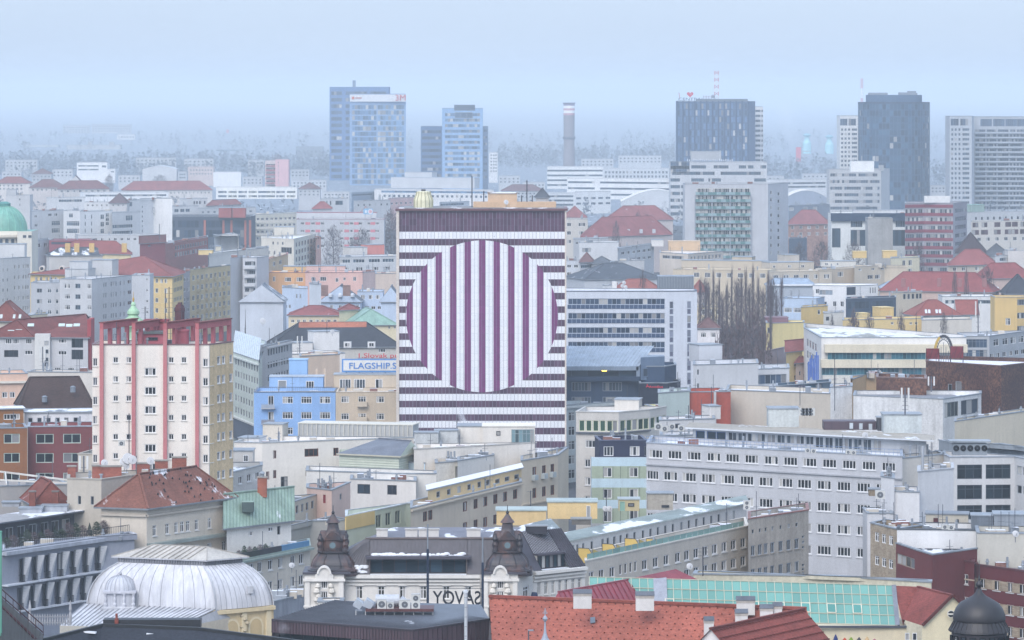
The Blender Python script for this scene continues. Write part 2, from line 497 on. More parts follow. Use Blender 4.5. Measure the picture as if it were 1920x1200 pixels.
def B(name, label, Y, pts, wall='p:d8d4d0', roof='f:8f969e', D=14.0, win=(), par=.7, cat='building', cap=None, hip=None,
  zb=0.0, poly=None, split=None, group=None, bands=(), rev=None, eave=.45):
 """A building from its roof line: pts = picture corners of the visible wall tops, left to right; Y = depth of the first one.
 hip = None (flat roof) or (kind, rise_m, roof key[, along]) ; win = (wall, columns px, rows px below roof line, w px, h px, style[, name])"""
 d = Bd()
 if Y < 200: Y = F * (H - Y) / (pts[0][1] - HZ)   # a height was given
 Z = ZY(pts[0][1], Y)
 d.Z = Z
 g = []
 for i, p in enumerate(pts):
  g.append(PX(p[0], p[2] if len(p) > 2 else Y) if (i == 0 or len(p) > 2) else P(p[0], p[1], Z))
 n = len(g)
 if poly is None:
  A, Bq = Vector(g[0]), Vector(g[-1])
  if n == 2:
   bk = backv(A, Bq) * D
   foot = g + [tuple(Bq + bk), tuple(A + bk)]
  elif D and D < 0:      # parallelogram closing three points
   foot = g + [tuple(A + Bq - Vector(g[1]))]
  else:
   bk = backv(A, Vector(g[1])) * D
   foot = g + [tuple(A + bk)] if n > 2 else g
   if n > 2 and (Bq - A).dot(bk.normalized()) < D * .6:
    foot = g + [tuple(Bq + bk * .6), tuple(A + bk)]
 else:
  foot = g + [P(p[0], p[1], Z) for p in poly]
 d.foot, d.g = foot, g
 cx, cy = sum(p[0] for p in foot) / len(foot), sum(p[1] for p in foot) / len(foot)
 d.root = thing(name, label, cat, (cx, cy, zb), group)
 d.Y = Y
 if split is None: split = Y < 720
 holes = {i: [] for i in range(len(foot))}
 wins = []
 for w in win:
  wi, xs, dys, ww, hh, sty = w[:6]
  nm = w[6] if len(w) > 6 else 'window'
  A, Bq = g[wi], g[wi + 1]
  YA = A[1]
  L = math.hypot(Bq[0] - A[0], Bq[1] - A[1])
  for dy in rng(dys):
   z1 = Z - (dy - hh / 2) * YA / F
   z0 = z1 - hh * YA / F
   if z0 < zb + .3: continue
   for x in rng(xs):
    u0, u1 = wall_t(A, Bq, x - ww / 2), wall_t(A, Bq, x + ww / 2)
    if u0 is None or u1 is None: continue
    if u1 < u0: continue
    u0, u1 = max(u0, .05), min(u1, L - .05)
    if u1 - u0 < .25: continue
    wr = round(u1 - u0, 1)
    um = (u0 + u1) / 2
    u0, u1 = um - wr / 2, um + wr / 2
    holes[wi].append((u0, u1, z0, z1))
    wins.append((wi, u0, u1, z0, z1, sty, nm))
 mb = MB()
 nf = len(foot)
 for i in range(nf):
  wall_faces(mb, foot[i], foot[(i + 1) % nf], zb, Z, holes.get(i, []), wall, reveal=rev)
 flat = hip is None
 if flat:
  ins = inset(foot, .35)
  capk = cap or wall
  mb.build('wall', d.root)
  c = MB()
  for i in range(nf):
   j = (i + 1) % nf
   c.face([foot[i] + (Z,), foot[j] + (Z,), ins[j] + (Z,), ins[i] + (Z,)] if len(foot[i]) == 2 else [], capk)
   c.face([ins[i] + (Z,), ins[j] + (Z,), ins[j] + (Z - par,), ins[i] + (Z - par,)], wall)
  out = inset(foot, -.10); inn = inset(foot, .42)
  ck = cap or 'm:8a9199'
  for i in range(nf):
   j = (i + 1) % nf
   c.face([out[i] + (Z + .10,), out[j] + (Z + .10,), inn[j] + (Z + .10,), inn[i] + (Z + .10,)], ck)
   c.face([out[i] + (Z - .08,), out[j] + (Z - .08,), out[j] + (Z + .10,), out[i] + (Z + .10,)], ck)
   c.face([out[j] + (Z - .08,), out[i] + (Z - .08,), foot[i] + (Z - .08,), foot[j] + (Z - .08,)], ck)
  c.build('parapet', d.root)
  r = MB()
  r.face([p + (Z - par,) for p in ins], roof)
  d.roof = r.build('roof', d.root)
  d.zr = Z - par
  if Y < 2700 and len(ins) == 4 and D > 4.5:
   for q in range(CL.randint(6, 11) if Y < 900 else CL.randint(3, 6)):
    u, v = CL.uniform(.1, .9), CL.uniform(.15, .8)
    a_, b_ = Vector(ins[0]).lerp(Vector(ins[1]), u), Vector(ins[3]).lerp(Vector(ins[2]), u)
    c_ = a_.lerp(b_, v); kk = CL.random(); cm = MB(); e = 1 + Y / 2500
    if kk < .4: cm.box(c_.x, c_.y, d.zr, CL.uniform(.6, 1.6) * e, CL.uniform(.6, 1.2) * e, CL.uniform(.4, 1.0) * e, CL.choice(('m:9aa0a8', 'p:c4bcb0', 'k:94685c', 'm:7a8088')), 0, 'f:b4b8bc:.3')
    elif kk < .75: cm.tube((c_.x, c_.y, d.zr), (c_.x, c_.y, d.zr + CL.uniform(.8, 1.8) * e), .14 * e, 'm:8a9098', 7); cm.tube((c_.x, c_.y, d.zr + .8 * e), (c_.x, c_.y, d.zr + .95 * e), .24 * e, 'm:9aa0a8', 7)
    else: cm.tube((c_.x, c_.y, d.zr), (c_.x, c_.y, d.zr + CL.uniform(2, 4.5)), .04 * e, 'r:5a5e68', 5); cm.bar((c_.x - .5, c_.y, d.zr + 1.9), (c_.x + .5, c_.y, d.zr + 1.9), .05, .05, 'r:5a5e68')
    cm.build('roof_vent' if kk < .75 else 'aerial', d.root)
 else:
  kind, rise, rk = hip[:3]
  along = hip[3] if len(hip) > 3 else None
  ef = inset(foot, -eave)[:4]
  e = [Vector((p[0], p[1], Z)) for p in ef]
  l01, l12 = (e[1] - e[0]).length, (e[2] - e[1]).length
  if along is None: along = 0 if l01 >= l12 else 1
  if along == 1: e = [e[1], e[2], e[3], e[0]]
  mA, mB = (e[3] + e[0]) / 2, (e[1] + e[2]) / 2
  half = (e[3] - e[0]).length / 2
  ax = (mB - mA).normalized()
  off = min(half, (mB - mA).length * .49) * (1 if kind == 'hip' else .45 if kind == 'half' else 0)
  up = Vector((0, 0, rise))
  r0, r1 = mA + ax * off + up, mB - ax * off + up
  r = MB()
  r.face([e[0], e[1], r1, r0], rk); r.face([e[2], e[3], r0, r1], rk)
  if kind == 'gable':
   wk = MB()
   mb.face([e[3], e[0], r0], wall); mb.face([e[1], e[2], r1], wall)
  else:
   r.face([e[3], e[0], r0], rk); r.face([e[1], e[2], r1], rk)
   for a_, b_ in ((e[0], r0), (e[1], r1), (e[2], r1), (e[3], r0)):
    r.bar(a_ + Vector((0, 0, .06)), b_ + Vector((0, 0, .06)), .35, .16, rk)
  r.bar(r0 + Vector((0, 0, .06)), r1 + Vector((0, 0, .06)), .4, .2, rk)
  r.face([v - Vector((0, 0, .02)) for v in (e[3], e[2], e[1], e[0])], wall)
  for i in range(4):
   r.bar(e[i] - Vector((0, 0, .1)), e[(i + 1) % 4] - Vector((0, 0, .1)), .2, .24, cap or 'm:7a7f86')
  mb.build('wall', d.root)
  d.roof = r.build('roof', d.root)
  d.ridge = (r0, r1); d.eave = e
  d.zr = Z
 for k_, (wi, z_dy, hpx, out_, key) in enumerate(bands):
  A, Bq = Vector(g[wi]), Vector(g[wi + 1])
  t_ = (Bq - A).normalized(); nn = Vector((t_.y, -t_.x))
  zt = Z - z_dy * g[wi][1] / F; hm = hpx * g[wi][1] / F
  q = MB()
  pl = [tuple(A + nn * .003), tuple(A + nn * out_), tuple(Bq + nn * out_), tuple(Bq + nn * .003)]
  q.prism([pl[1], pl[2], pl[3], pl[0]], zt - hm, zt, key, None, True)
  q.build('cornice', d.root)
 npan = 0
 for wi, u0, u1, z0, z1, sty, nm in wins:
  put_window(d.root, g[wi], g[wi + 1], u0, u1, z0, z1, sty, split=split, name=nm)
 d.rz = math.atan2(g[1][1] - g[0][1], g[1][0] - g[0][0])
 return d
def S(d, A, C, hpx, D, key, win=(), roof='f:a4acb0', name='attic', cap='m:9aa2a8', over=.35):
 """a set back storey on the roof of d; A, C = picture points where its front meets the roof; hpx its height"""
 a, c = P(A[0], A[1], d.zr), P(C[0], C[1], d.zr)
 h = hpx * a[1] / F
 bk = backv(Vector(a), Vector(c)) * D
 ft = [a, c, tuple(Vector(c) + bk), tuple(Vector(a) + bk)]
 L = (Vector(c) - Vector(a)).length
 hs = []
 for xs, dys, ww, hh, sty in win:
  for dy in rng(dys):
   z1 = d.zr + h - (dy - hh / 2) * a[1] / F; z0 = z1 - hh * a[1] / F
   for x in rng(xs):
    u0, u1 = wall_t(a, c, x - ww / 2), wall_t(a, c, x + ww / 2)
    um, wr = (u0 + u1) / 2, round(u1 - u0, 1)
    if um - wr / 2 > .05 and um + wr / 2 < L - .05: hs.append((um - wr / 2, um + wr / 2, z0, z1, sty))
 m_ = MB()
 for i in range(4): wall_faces(m_, ft[i], ft[(i + 1) % 4], d.zr, d.zr + h, [q[:4] for q in hs] if i == 0 else [], key)
 o = m_.build(name, d.root)
 r_ = MB(); e = inset(ft, -over)
 r_.prism(e, d.zr + h, d.zr + h + .22, cap, roof, True); r_.build('attic_roof', d.root)
 for q in hs: put_window(d.root, a, c, q[0], q[1], q[2], q[3], q[4], split=d.Y < 720)
 return ft, d.zr + h + .22
def U(d, x0, x1, yb, yt, D, key, top=None, name='roof_block', win=None, lip=True, rz=None):
 """a block standing on building d's roof: picture columns x0..x1, base row yb, top row yt, depth D metres"""
 zr = d.zr
 a = P((x0 + x1) / 2, yb, zr)
 w = (x1 - x0) * a[1] / F
 h = (yb - yt) * a[1] / F
 rz = d.rz if rz is None else rz
 if abs(rz) > .5: rz = 0
 c = (a[0] - math.sin(rz) * D / 2, a[1] + math.cos(rz) * D / 2)
 m_ = MB()
 m_.box(c[0], c[1], zr, w, D, h, key, rz)
 if lip: m_.box(c[0], c[1], zr + h + .003, w + .3, D + .3, .16, top or 'm:8d949c', rz)
 o = m_.build(name, d.root)
 if win:
  A = (a[0] - math.cos(rz) * w / 2, a[1] - math.sin(rz) * w / 2)
  Bq = (a[0] + math.cos(rz) * w / 2, a[1] + math.sin(rz) * w / 2)
  for (fx0, fx1, fz0, fz1, sty) in win:
   put_window(d.root, A, Bq, w * fx0, w * fx1, zr + h * fz0, zr + h * fz1, sty, depth=-.02, split=False, name='window')
 return (c, zr + h, a)
g_ = MB()
g_.face([(-8900, -140, 0), (8900, -140, 0), (8900, 40400, 0), (-8900, 40400, 0)], 'q:4c4f55')
tag(g_.build('ground'), kind='structure')
g_ = MB()
g_.face([(-8800, 2650, .3), (8800, 2650, .3), (8800, 40300, .3), (-8800, 40300, .3)], 'f:848e9a:.06')
tag(g_.build('terrain'), kind='structure')
hz = MB()
hz.prism([(-9000, -150), (9000, -150), (9000, 40500), (-9000, 40500)], -1.0, 132.0, 'p:ffffff', None, True)
hz.mats = ['haze']
hm = bpy.data.materials.new('haze')
hm.use_nodes = True
hm.node_tree.nodes.clear()
ho = hm.node_tree.nodes.new('ShaderNodeOutputMaterial')
hv = hm.node_tree.nodes.new('ShaderNodeVolumePrincipled')
hv.inputs['Color'].default_value = HAZE_COLOR + (1,)
hv.inputs['Density'].default_value = HAZE_DENSITY
hv.inputs['Anisotropy'].default_value = 0.0
hm.node_tree.links.new(hv.outputs[0], ho.inputs['Volume'])
MATS['haze'] = hm
tag(hz.build('haze'), kind='stuff')
def striped_tower():
 Y = 900.0; px = Y / F
 x0, x1, yt = 743, 1062, 395
 Zt = ZY(yt, Y)
 root = thing('tower_block', 'tall slab tower whose facade is a circle drawn in purple and white stripes', 'tower', (PX(903, Y)[0], Y + 9, 0))
 cxm, czm = PX(903.5, Y)[0], ZY(593, Y)
 t = NT('striped_panels')
 t.b.inputs['Roughness'].default_value = .35
 sp = t.n('ShaderNodeSeparateXYZ'); t.l(t.pos(), sp.inputs[0])
 x = t.math('MULTIPLY', t.math('SUBTRACT', sp.outputs[0], cxm), 1 / px)
 z = t.math('MULTIPLY', t.math('SUBTRACT', sp.outputs[2], czm), 1 / px)
 r = t.math('SQRT', t.math('ADD', t.math('MULTIPLY', x, x), t.math('MULTIPLY', z, z)))
 inside = t.math('LESS_THAN', r, 142.3)
 vx = t.math('ABSOLUTE', t.math('SUBTRACT', t.math('FRACT', t.math('ADD', t.math('MULTIPLY', x, 1 / 27.2), 100.47)), .5))
 vs = t.math('LESS_THAN', vx, 6.1 / 27.2)
 yy = t.math('SUBTRACT', 593 - 447.8, z)
 hs = t.math('LESS_THAN', t.math('FRACT', t.math('ADD', t.math('MULTIPLY', yy, 1 / 25.3), 100)), 12.4 / 25.3)
 topb = t.math('GREATER_THAN', z, 593 - 434.5)
 hs = t.math('MAXIMUM', hs, topb)
 strip = t.math('MULTIPLY', t.math('LESS_THAN', z, 593 - 434.5), t.math('GREATER_THAN', z, 593 - 447.8))
 hs = t.math('MULTIPLY', hs, t.math('SUBTRACT', 1, strip))
 pm = t.math('ADD', t.math('MULTIPLY', inside, vs), t.math('MULTIPLY', t.math('SUBTRACT', 1, inside), hs))
 cid = t.n('ShaderNodeCombineXYZ')
 t.l(t.math('FLOOR', t.math('MULTIPLY', x, 1 / 6.8)), cid.inputs[0]); t.l(t.math('FLOOR', t.math('MULTIPLY', yy, 1 / 12.65)), cid.inputs[1])
 wn_ = t.n('ShaderNodeTexWhiteNoise', noise_dimensions='2D'); t.l(cid.outputs[0], wn_.inputs['Vector'])
 rnd = wn_.outputs[0]
 pin = t.mix(rnd, hexc('6a2660'), hexc('762e6c'))
 pout = t.mix(rnd, hexc('40283e'), hexc('5a3c54'))
 purple = t.mix(inside, pout, pin)
 white = t.mix(rnd, (.74, .76, .80, 1), (.80, .81, .83, 1))
 col = t.mix(pm, white, purple)
 jx = t.math('LESS_THAN', t.math('FRACT', t.math('ADD', t.math('MULTIPLY', x, 1 / 6.8), 100.03)), .10)
 jz = t.math('LESS_THAN', t.math('FRACT', t.math('ADD', t.math('MULTIPLY', yy, 1 / 12.65), 100)), .05)
 j = t.math('MAXIMUM', jx, jz)
 col = t.mix(t.math('MULTIPLY', j, .2), col, hexc('70748c'))
 fl = t.ramp(t.noise(t.pos((1, 1, 1)), 1.6, 4, .7), .66, .70)
 col = t.mix(t.math('MULTIPLY', fl, t.math('MULTIPLY', strip, .8)), col, hexc('4a4658'))
 t.l(col, t.b.inputs['Base Color'])
 f = MB()
 xa, xb = PX(748.5, Y)[0], PX(1059, Y)[0]
 f.face([(xa, Y, 0), (xb, Y, 0), (xb, Y, Zt), (xa, Y, Zt)], 'striped')
 MATS['striped'] = t.m
 f.build('facade', root)
 w = MB()
 for a, b in ((743, 748.5), (1059, 1062)):
  a, b = PX(a, Y)[0], PX(b, Y)[0]
  w.box((a + b) / 2, Y + 8.6, 0, b - a, 18, Zt + .2, 'q:d9cfc6')
 w.prism([(xa, Y + 17), (xb, Y + 17), (xb, Y + 17.4), (xa, Y + 17.4)], 0, Zt, 'q:c9c4be')
 w.build('end_wall', root)
 m = MB()
 n = 46
 for i in range(n + 1):
  u = 903.5 + (i - 23) * 6.8 - .2
  if not 749 < u < 1059: continue
  X = PX(u, Y)[0]
  m.box(X, Y - .06, 0, (.045 if i % 2 else .065), .10, Zt - .4, 'r:a9a6b4')
 m.build('mullions', root)
 c = MB()
 c.box(PX(903, Y)[0], Y + 8.6, Zt + .01, (x1 - x0) * px + .5, 18.6, .45, 'm:6b4a50')
 c.build('coping', root)
 rf = MB()
 zr = Zt + .46
 rf.box(PX(903, Y)[0], Y + 8.6, zr, (x1 - x0) * px - 1, 17, .12, 'f:8f8f92:.1')
 rf.build('roof', root)
 zr += .12
 hb = MB()
 xm = PX(965, Y)[0]
 hb.box(xm, Y + 7, zr, 156 * px, 5, 1.2, 'p:c9ab8e')
 hb.box(PX(942, Y)[0], Y + 8, zr + 1.2, 55 * px, 5, 1.9, 'p:cbb095')
 hb.box(PX(942, Y)[0], Y + 8, zr + 3.1, 58 * px, 5.5, .2, 'f:a89a90:.2')
 hb.build('plant_room', root)
 tk = thing('water_tank', 'pale yellow ribbed tank on the roof of the striped tower', 'tank', (PX(793, Y)[0], Y + 5, zr))
 q = MB()
 tx, ty = PX(793, Y)[0], Y + 5
 r0 = 18 * px
 q.lathe(tx, ty, [(r0 * .98, zr), (r0, zr + 1.6), (r0 * .9, zr + 2.2), (r0 * .76, zr + 2.9), (r0 * .74, zr + 3.5), (r0 * .5, zr + 3.62)], 'r:e8e3c4', 14)
 q.build('tank_shell', tk)
 q = MB()
 for i in range(14):
  a = 2 * math.pi * i / 14
  pr = [(r0 * .99, zr), (r0 * 1.01, zr + 1.6), (r0 * .91, zr + 2.2), (r0 * .77, zr + 2.9), (r0 * .75, zr + 3.5)]
  for (ra, za), (rb, zb2) in zip(pr, pr[1:]):
   q.bar((tx + ra * math.cos(a), ty + ra * math.sin(a), za), (tx + rb * math.cos(a), ty + rb * math.sin(a), zb2), .14, .14, 'r:b9b596')
 q.tube((tx, ty, zr + 3.6), (tx, ty, zr + 4.0), .5, 'r:55565a', 8)
 q.build('ribs', tk)
 return zr, Y
tower_zr, tower_Y = striped_tower()
RB = lambda n, fr=GF, gl=G2: st(n, 1, fr, gl)
def far_towers():
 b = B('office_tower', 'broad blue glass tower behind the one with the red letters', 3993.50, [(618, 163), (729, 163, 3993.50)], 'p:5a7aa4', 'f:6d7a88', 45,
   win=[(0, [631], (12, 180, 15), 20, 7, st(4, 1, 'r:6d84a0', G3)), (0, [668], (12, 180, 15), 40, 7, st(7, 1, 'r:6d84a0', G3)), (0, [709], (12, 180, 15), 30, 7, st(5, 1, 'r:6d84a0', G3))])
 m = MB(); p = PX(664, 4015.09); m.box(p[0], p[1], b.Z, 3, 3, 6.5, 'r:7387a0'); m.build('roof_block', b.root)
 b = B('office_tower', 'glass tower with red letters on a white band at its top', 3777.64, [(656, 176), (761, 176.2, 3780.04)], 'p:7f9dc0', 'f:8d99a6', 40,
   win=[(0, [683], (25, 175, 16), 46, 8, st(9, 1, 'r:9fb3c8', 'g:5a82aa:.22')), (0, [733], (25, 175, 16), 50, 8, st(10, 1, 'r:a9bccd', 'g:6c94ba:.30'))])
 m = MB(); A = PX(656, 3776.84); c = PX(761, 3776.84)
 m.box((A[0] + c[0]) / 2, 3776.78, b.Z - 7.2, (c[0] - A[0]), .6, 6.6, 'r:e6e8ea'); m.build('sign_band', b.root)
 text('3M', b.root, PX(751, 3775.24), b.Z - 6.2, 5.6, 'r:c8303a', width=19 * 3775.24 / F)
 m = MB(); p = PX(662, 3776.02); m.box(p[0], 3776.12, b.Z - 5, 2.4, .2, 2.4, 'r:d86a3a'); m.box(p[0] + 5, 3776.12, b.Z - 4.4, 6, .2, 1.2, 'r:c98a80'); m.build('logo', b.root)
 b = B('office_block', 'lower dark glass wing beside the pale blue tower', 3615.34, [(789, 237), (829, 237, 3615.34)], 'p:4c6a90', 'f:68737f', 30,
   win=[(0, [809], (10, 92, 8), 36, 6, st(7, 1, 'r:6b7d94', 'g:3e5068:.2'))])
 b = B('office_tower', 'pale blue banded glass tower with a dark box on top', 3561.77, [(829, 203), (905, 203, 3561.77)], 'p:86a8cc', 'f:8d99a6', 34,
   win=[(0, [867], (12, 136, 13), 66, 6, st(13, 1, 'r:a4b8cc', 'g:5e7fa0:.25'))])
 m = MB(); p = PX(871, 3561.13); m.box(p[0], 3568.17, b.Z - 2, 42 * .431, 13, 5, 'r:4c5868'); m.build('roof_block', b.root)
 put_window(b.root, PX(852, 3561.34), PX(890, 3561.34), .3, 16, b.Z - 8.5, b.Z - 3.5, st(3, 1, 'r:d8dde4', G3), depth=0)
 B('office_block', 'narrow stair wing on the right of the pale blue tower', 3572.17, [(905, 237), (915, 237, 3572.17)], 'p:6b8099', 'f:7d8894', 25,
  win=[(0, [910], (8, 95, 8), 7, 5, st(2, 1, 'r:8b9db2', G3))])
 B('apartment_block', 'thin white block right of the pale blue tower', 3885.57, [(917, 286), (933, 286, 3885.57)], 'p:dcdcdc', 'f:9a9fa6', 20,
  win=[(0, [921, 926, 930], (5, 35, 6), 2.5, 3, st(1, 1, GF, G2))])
 Y = 3885.57
 c = thing('chimney', 'thick grey smokestack with white and pink bands at its top', 'chimney', PX(1067, Y) + (0,))
 m = MB(); x, y = PX(1067, Y); k = Y / F
 zs = [(14, 330), (12, 300), (10.5, 262)]
 m.lathe(x, y, [(11.5 * k, 0), (11 * k, ZY(300, Y)), (10.2 * k, ZY(262, Y)), (10.5 * k, ZY(216, Y))], 'p:8d8a90', 20)
 m.build('stack', c)
 for i, (a, b_, col) in enumerate([(216, 212, 'p:c39aa4'), (212, 207, 'p:f0f0f2'), (207, 203, 'p:c39aa4'), (203, 198, 'p:f0f0f2'), (198, 193, 'p:8c86a0')]):
  m = MB(); m.lathe(x, y, [(10.55 * k, ZY(a, Y)), (10.6 * k, ZY(b_, Y))], col, 20); m.build('band', c)
 m = MB(); m.lathe(x, y, [(11 * k, ZY(261, Y)), (12 * k, ZY(259, Y)), (12 * k, ZY(256, Y)), (11 * k, ZY(256, Y))], 'p:6f7480', 20)
 m.lathe(x, y, [(12 * k, ZY(194, Y)), (12 * k, ZY(192.5, Y))], 'p:7a7684', 20); m.build('platform', c)
 for (xx, yt, yb, Yc, n, lab) in ((1616, 147, 300, 9126.0, 6, 'slim red and white smokestack rising behind the round dark tower'), (427, 243, 300, 8424.0, 4, 'short red and white smokestack among the hazy trees')):
  c = thing('chimney', lab, 'chimney', PX(xx, Yc) + (0,)); x, y = PX(xx, Yc); k = Yc / F
  for i in range(n):
   m = MB(); h0, h1 = yt + 18.5 * i * (1 if n == 6 else .6), yt + 18.5 * (i + 1) * (1 if n == 6 else .6)
   m.lathe(x, y, [((2.6 + .08 * i) * k, ZY(h1, Yc)), (2.6 * k, ZY(h0, Yc))], 'r:c86a78' if i % 2 == 0 else 'r:eceef0', 12)
   m.build('band', c)
  m = MB(); m.lathe(x, y, [(3.3 * k, 0), (2.9 * k, ZY(h1, Yc))], 'p:c9c4c4', 12); m.build('stack', c)
far_text = []
def text(s, parent, xy, z, h, key, width=None, rot=0.0, depth=.12, name='lettering', bold=0.0):
 """standing letters centred on xy, base at z, cap height h"""
 cu = bpy.data.curves.new('lettering', 'FONT')
 cu.body = s
 cu.align_x = 'CENTER'
 cu.size = h / .72
 cu.extrude = depth / 2
 cu.offset = bold
 to = bpy.data.objects.new('lettering', cu)
 COL.objects.link(to)
 bpy.context.view_layer.update()
 me = bpy.data.meshes.new_from_object(to.evaluated_get(bpy.context.evaluated_depsgraph_get()))
 bpy.data.objects.remove(to)
 me.materials.clear(); me.materials.append(M(key))
 xs = [v.co.x for v in me.vertices]
 k = (width / (max(xs) - min(xs))) if width else 1.0
 for v in me.vertices:
  v.co = Vector((v.co.x * k, -v.co.z, v.co.y))
 ob = bpy.data.objects.new(name, me)
 COL.objects.link(ob)
 o = wloc(parent)
 ob.parent = parent
 ob.location = (xy[0] - o.x, xy[1] - o.y, z - o.z)
 ob.rotation_euler = (0, 0, rot)
 return ob
far_towers()
def central_tower():
 Y = 3240.0; k = Y / F
 B('apartment_tower', 'white balcony tower close behind the dark glass tower with the heart', Y + 45, [(1416, 200), (1431, 200, Y + 45)], 'p:d6d6d8', 'f:9a9fa6', 25,
  win=[(0, [1421], (8, 110, 12), 10, 4.5, st(2, 1, GF, G2)), (0, [1429], (8, 110, 12), 3, 4.5, st(1, 1, GF, G1))])
 b = B('office_tower', 'dark glass tower with vertical piers and a heart sign on its roof', Y, [(1270, 190), (1403, 190, Y), (1416, 191, Y + 30)], 'p:3c587a', 'f:596470', 30,
   win=[(0, [1274.5 + 11.1 * i for i in range(12)], (9, 110, 9), 8.6, 10.5, st(2, 1, 'r:5c789a', 'g:5a7aa0:.10'))])
 m = MB()
 for i in range(13):
  X = PX(1269.5 + 11.1 * i, Y)[0]; m.box(X, Y - .5, 0, 2.4 * k, 1.0, b.Z + .4, 'r:30486a')
 m.build('pier', b.root)
 m = MB(); X = PX(1355, Y)[0]; m.box(X, Y + 14, b.Z - .7, 96 * k, 14, 2.6, 'r:6b7480'); m.build('roof_block', b.root)
 s = thing('rooftop_sign', 'letters with a red heart standing on the roof edge of the dark glass tower', 'sign', (PX(1296, Y)[0], Y + 1, b.Z))
 text('CENTRAL', s, PX(1296, Y + .6), b.Z + .8, 2.2, 'r:4c5a72', width=48 * k, depth=.3)
 m = MB(); hx, hz_ = PX(1294, Y)[0], ZY(177, Y)
 pts = []
 for i in range(40):
  a = 2 * math.pi * i / 40
  pts.append((hx + 16 * math.sin(a) ** 3 * .16, hz_ + (13 * math.cos(a) - 5 * math.cos(2 * a) - 2 * math.cos(3 * a) - math.cos(4 * a)) * .15))
 f0, f1 = [(p[0], Y + .4, p[1]) for p in pts], [(p[0], Y + 1.2, p[1]) for p in pts]
 m.face(f0, 'r:d8485c'); m.face(f1[::-1], 'r:d8485c')
 for i in range(40): m.face([f0[i], f1[i], f1[(i + 1) % 40], f0[(i + 1) % 40]], 'r:d8485c')
 m.build('heart', s)
 text('C', s, (hx + .5, Y + .3), hz_ - .2, 1.6, 'r:f4d8dc', depth=.2)
 m = MB()
 for xx in (1273, 1284, 1296, 1308, 1319): m.box(PX(xx, Y)[0], Y + 1, b.Z, .25, .25, 2.4, 'r:8d96a2')
 m.box(PX(1296, Y)[0], Y + .9, b.Z + .5, 50 * k, .2, .2, 'r:8d96a2'); m.bar((PX(1275, Y)[0], Y + 1, b.Z + 2), (PX(1273, Y)[0], Y + 1, b.Z + 7), .4, .4, 'r:c05a66')
 m.build('sign_frame', s)
 q = thing('sign_frame', 'lattice hoarding seen edge on beside the heart sign', 'sign', (PX(1332, Y)[0], Y + 8, b.Z))
 m = MB()
 for i in range(5): m.box(PX(1320 + 5 * i, Y)[0], Y + 8, b.Z, .3, .3, 4.6, 'r:8a8f9c')
 for j in range(3): m.box(PX(1330, Y)[0], Y + 8, b.Z + 1.2 + 1.3 * j, 21 * k, .2, .3, 'r:a9868f')
 m.lathe(PX(1338, Y)[0], Y + 8, [(1.3, b.Z + 3), (1.6, b.Z + 4), (1.2, b.Z + 5.2)], 'r:9298a4', 10)
 m.build('lattice', q)
 t_ = thing('radio_mast', 'red and white lattice mast on the roof of the dark glass tower', 'mast', (PX(1345, Y)[0], Y + 12, b.Z))
 z0, z1 = b.Z + 1.9, ZY(133, Y); x = PX(1345, Y)[0]
 n = 8
 for i in range(n):
  m = MB(); col = 'r:c8606c' if i % 2 == 1 else 'r:f0f0f2'
  za, zb_ = z0 + (z1 - z0) * i / n, z0 + (z1 - z0) * (i + 1) / n
  w = 3.6 * k
  for sx in (-1, 1):
   for sy in (-1, 1): m.bar((x + sx * w, Y + 12 + sy * w, za), (x + sx * w, Y + 12 + sy * w, zb_), .28, .28, col)
  for sx in (-1, 1):
   m.bar((x - w * sx, Y + 12 - w, za), (x + w * sx, Y + 12 - w, zb_), .2, .2, col); m.bar((x - w * sx, Y + 12 + w, za), (x + w * sx, Y + 12 + w, zb_), .2, .2, col)
  m.build('mast_section', t_)
central_tower()
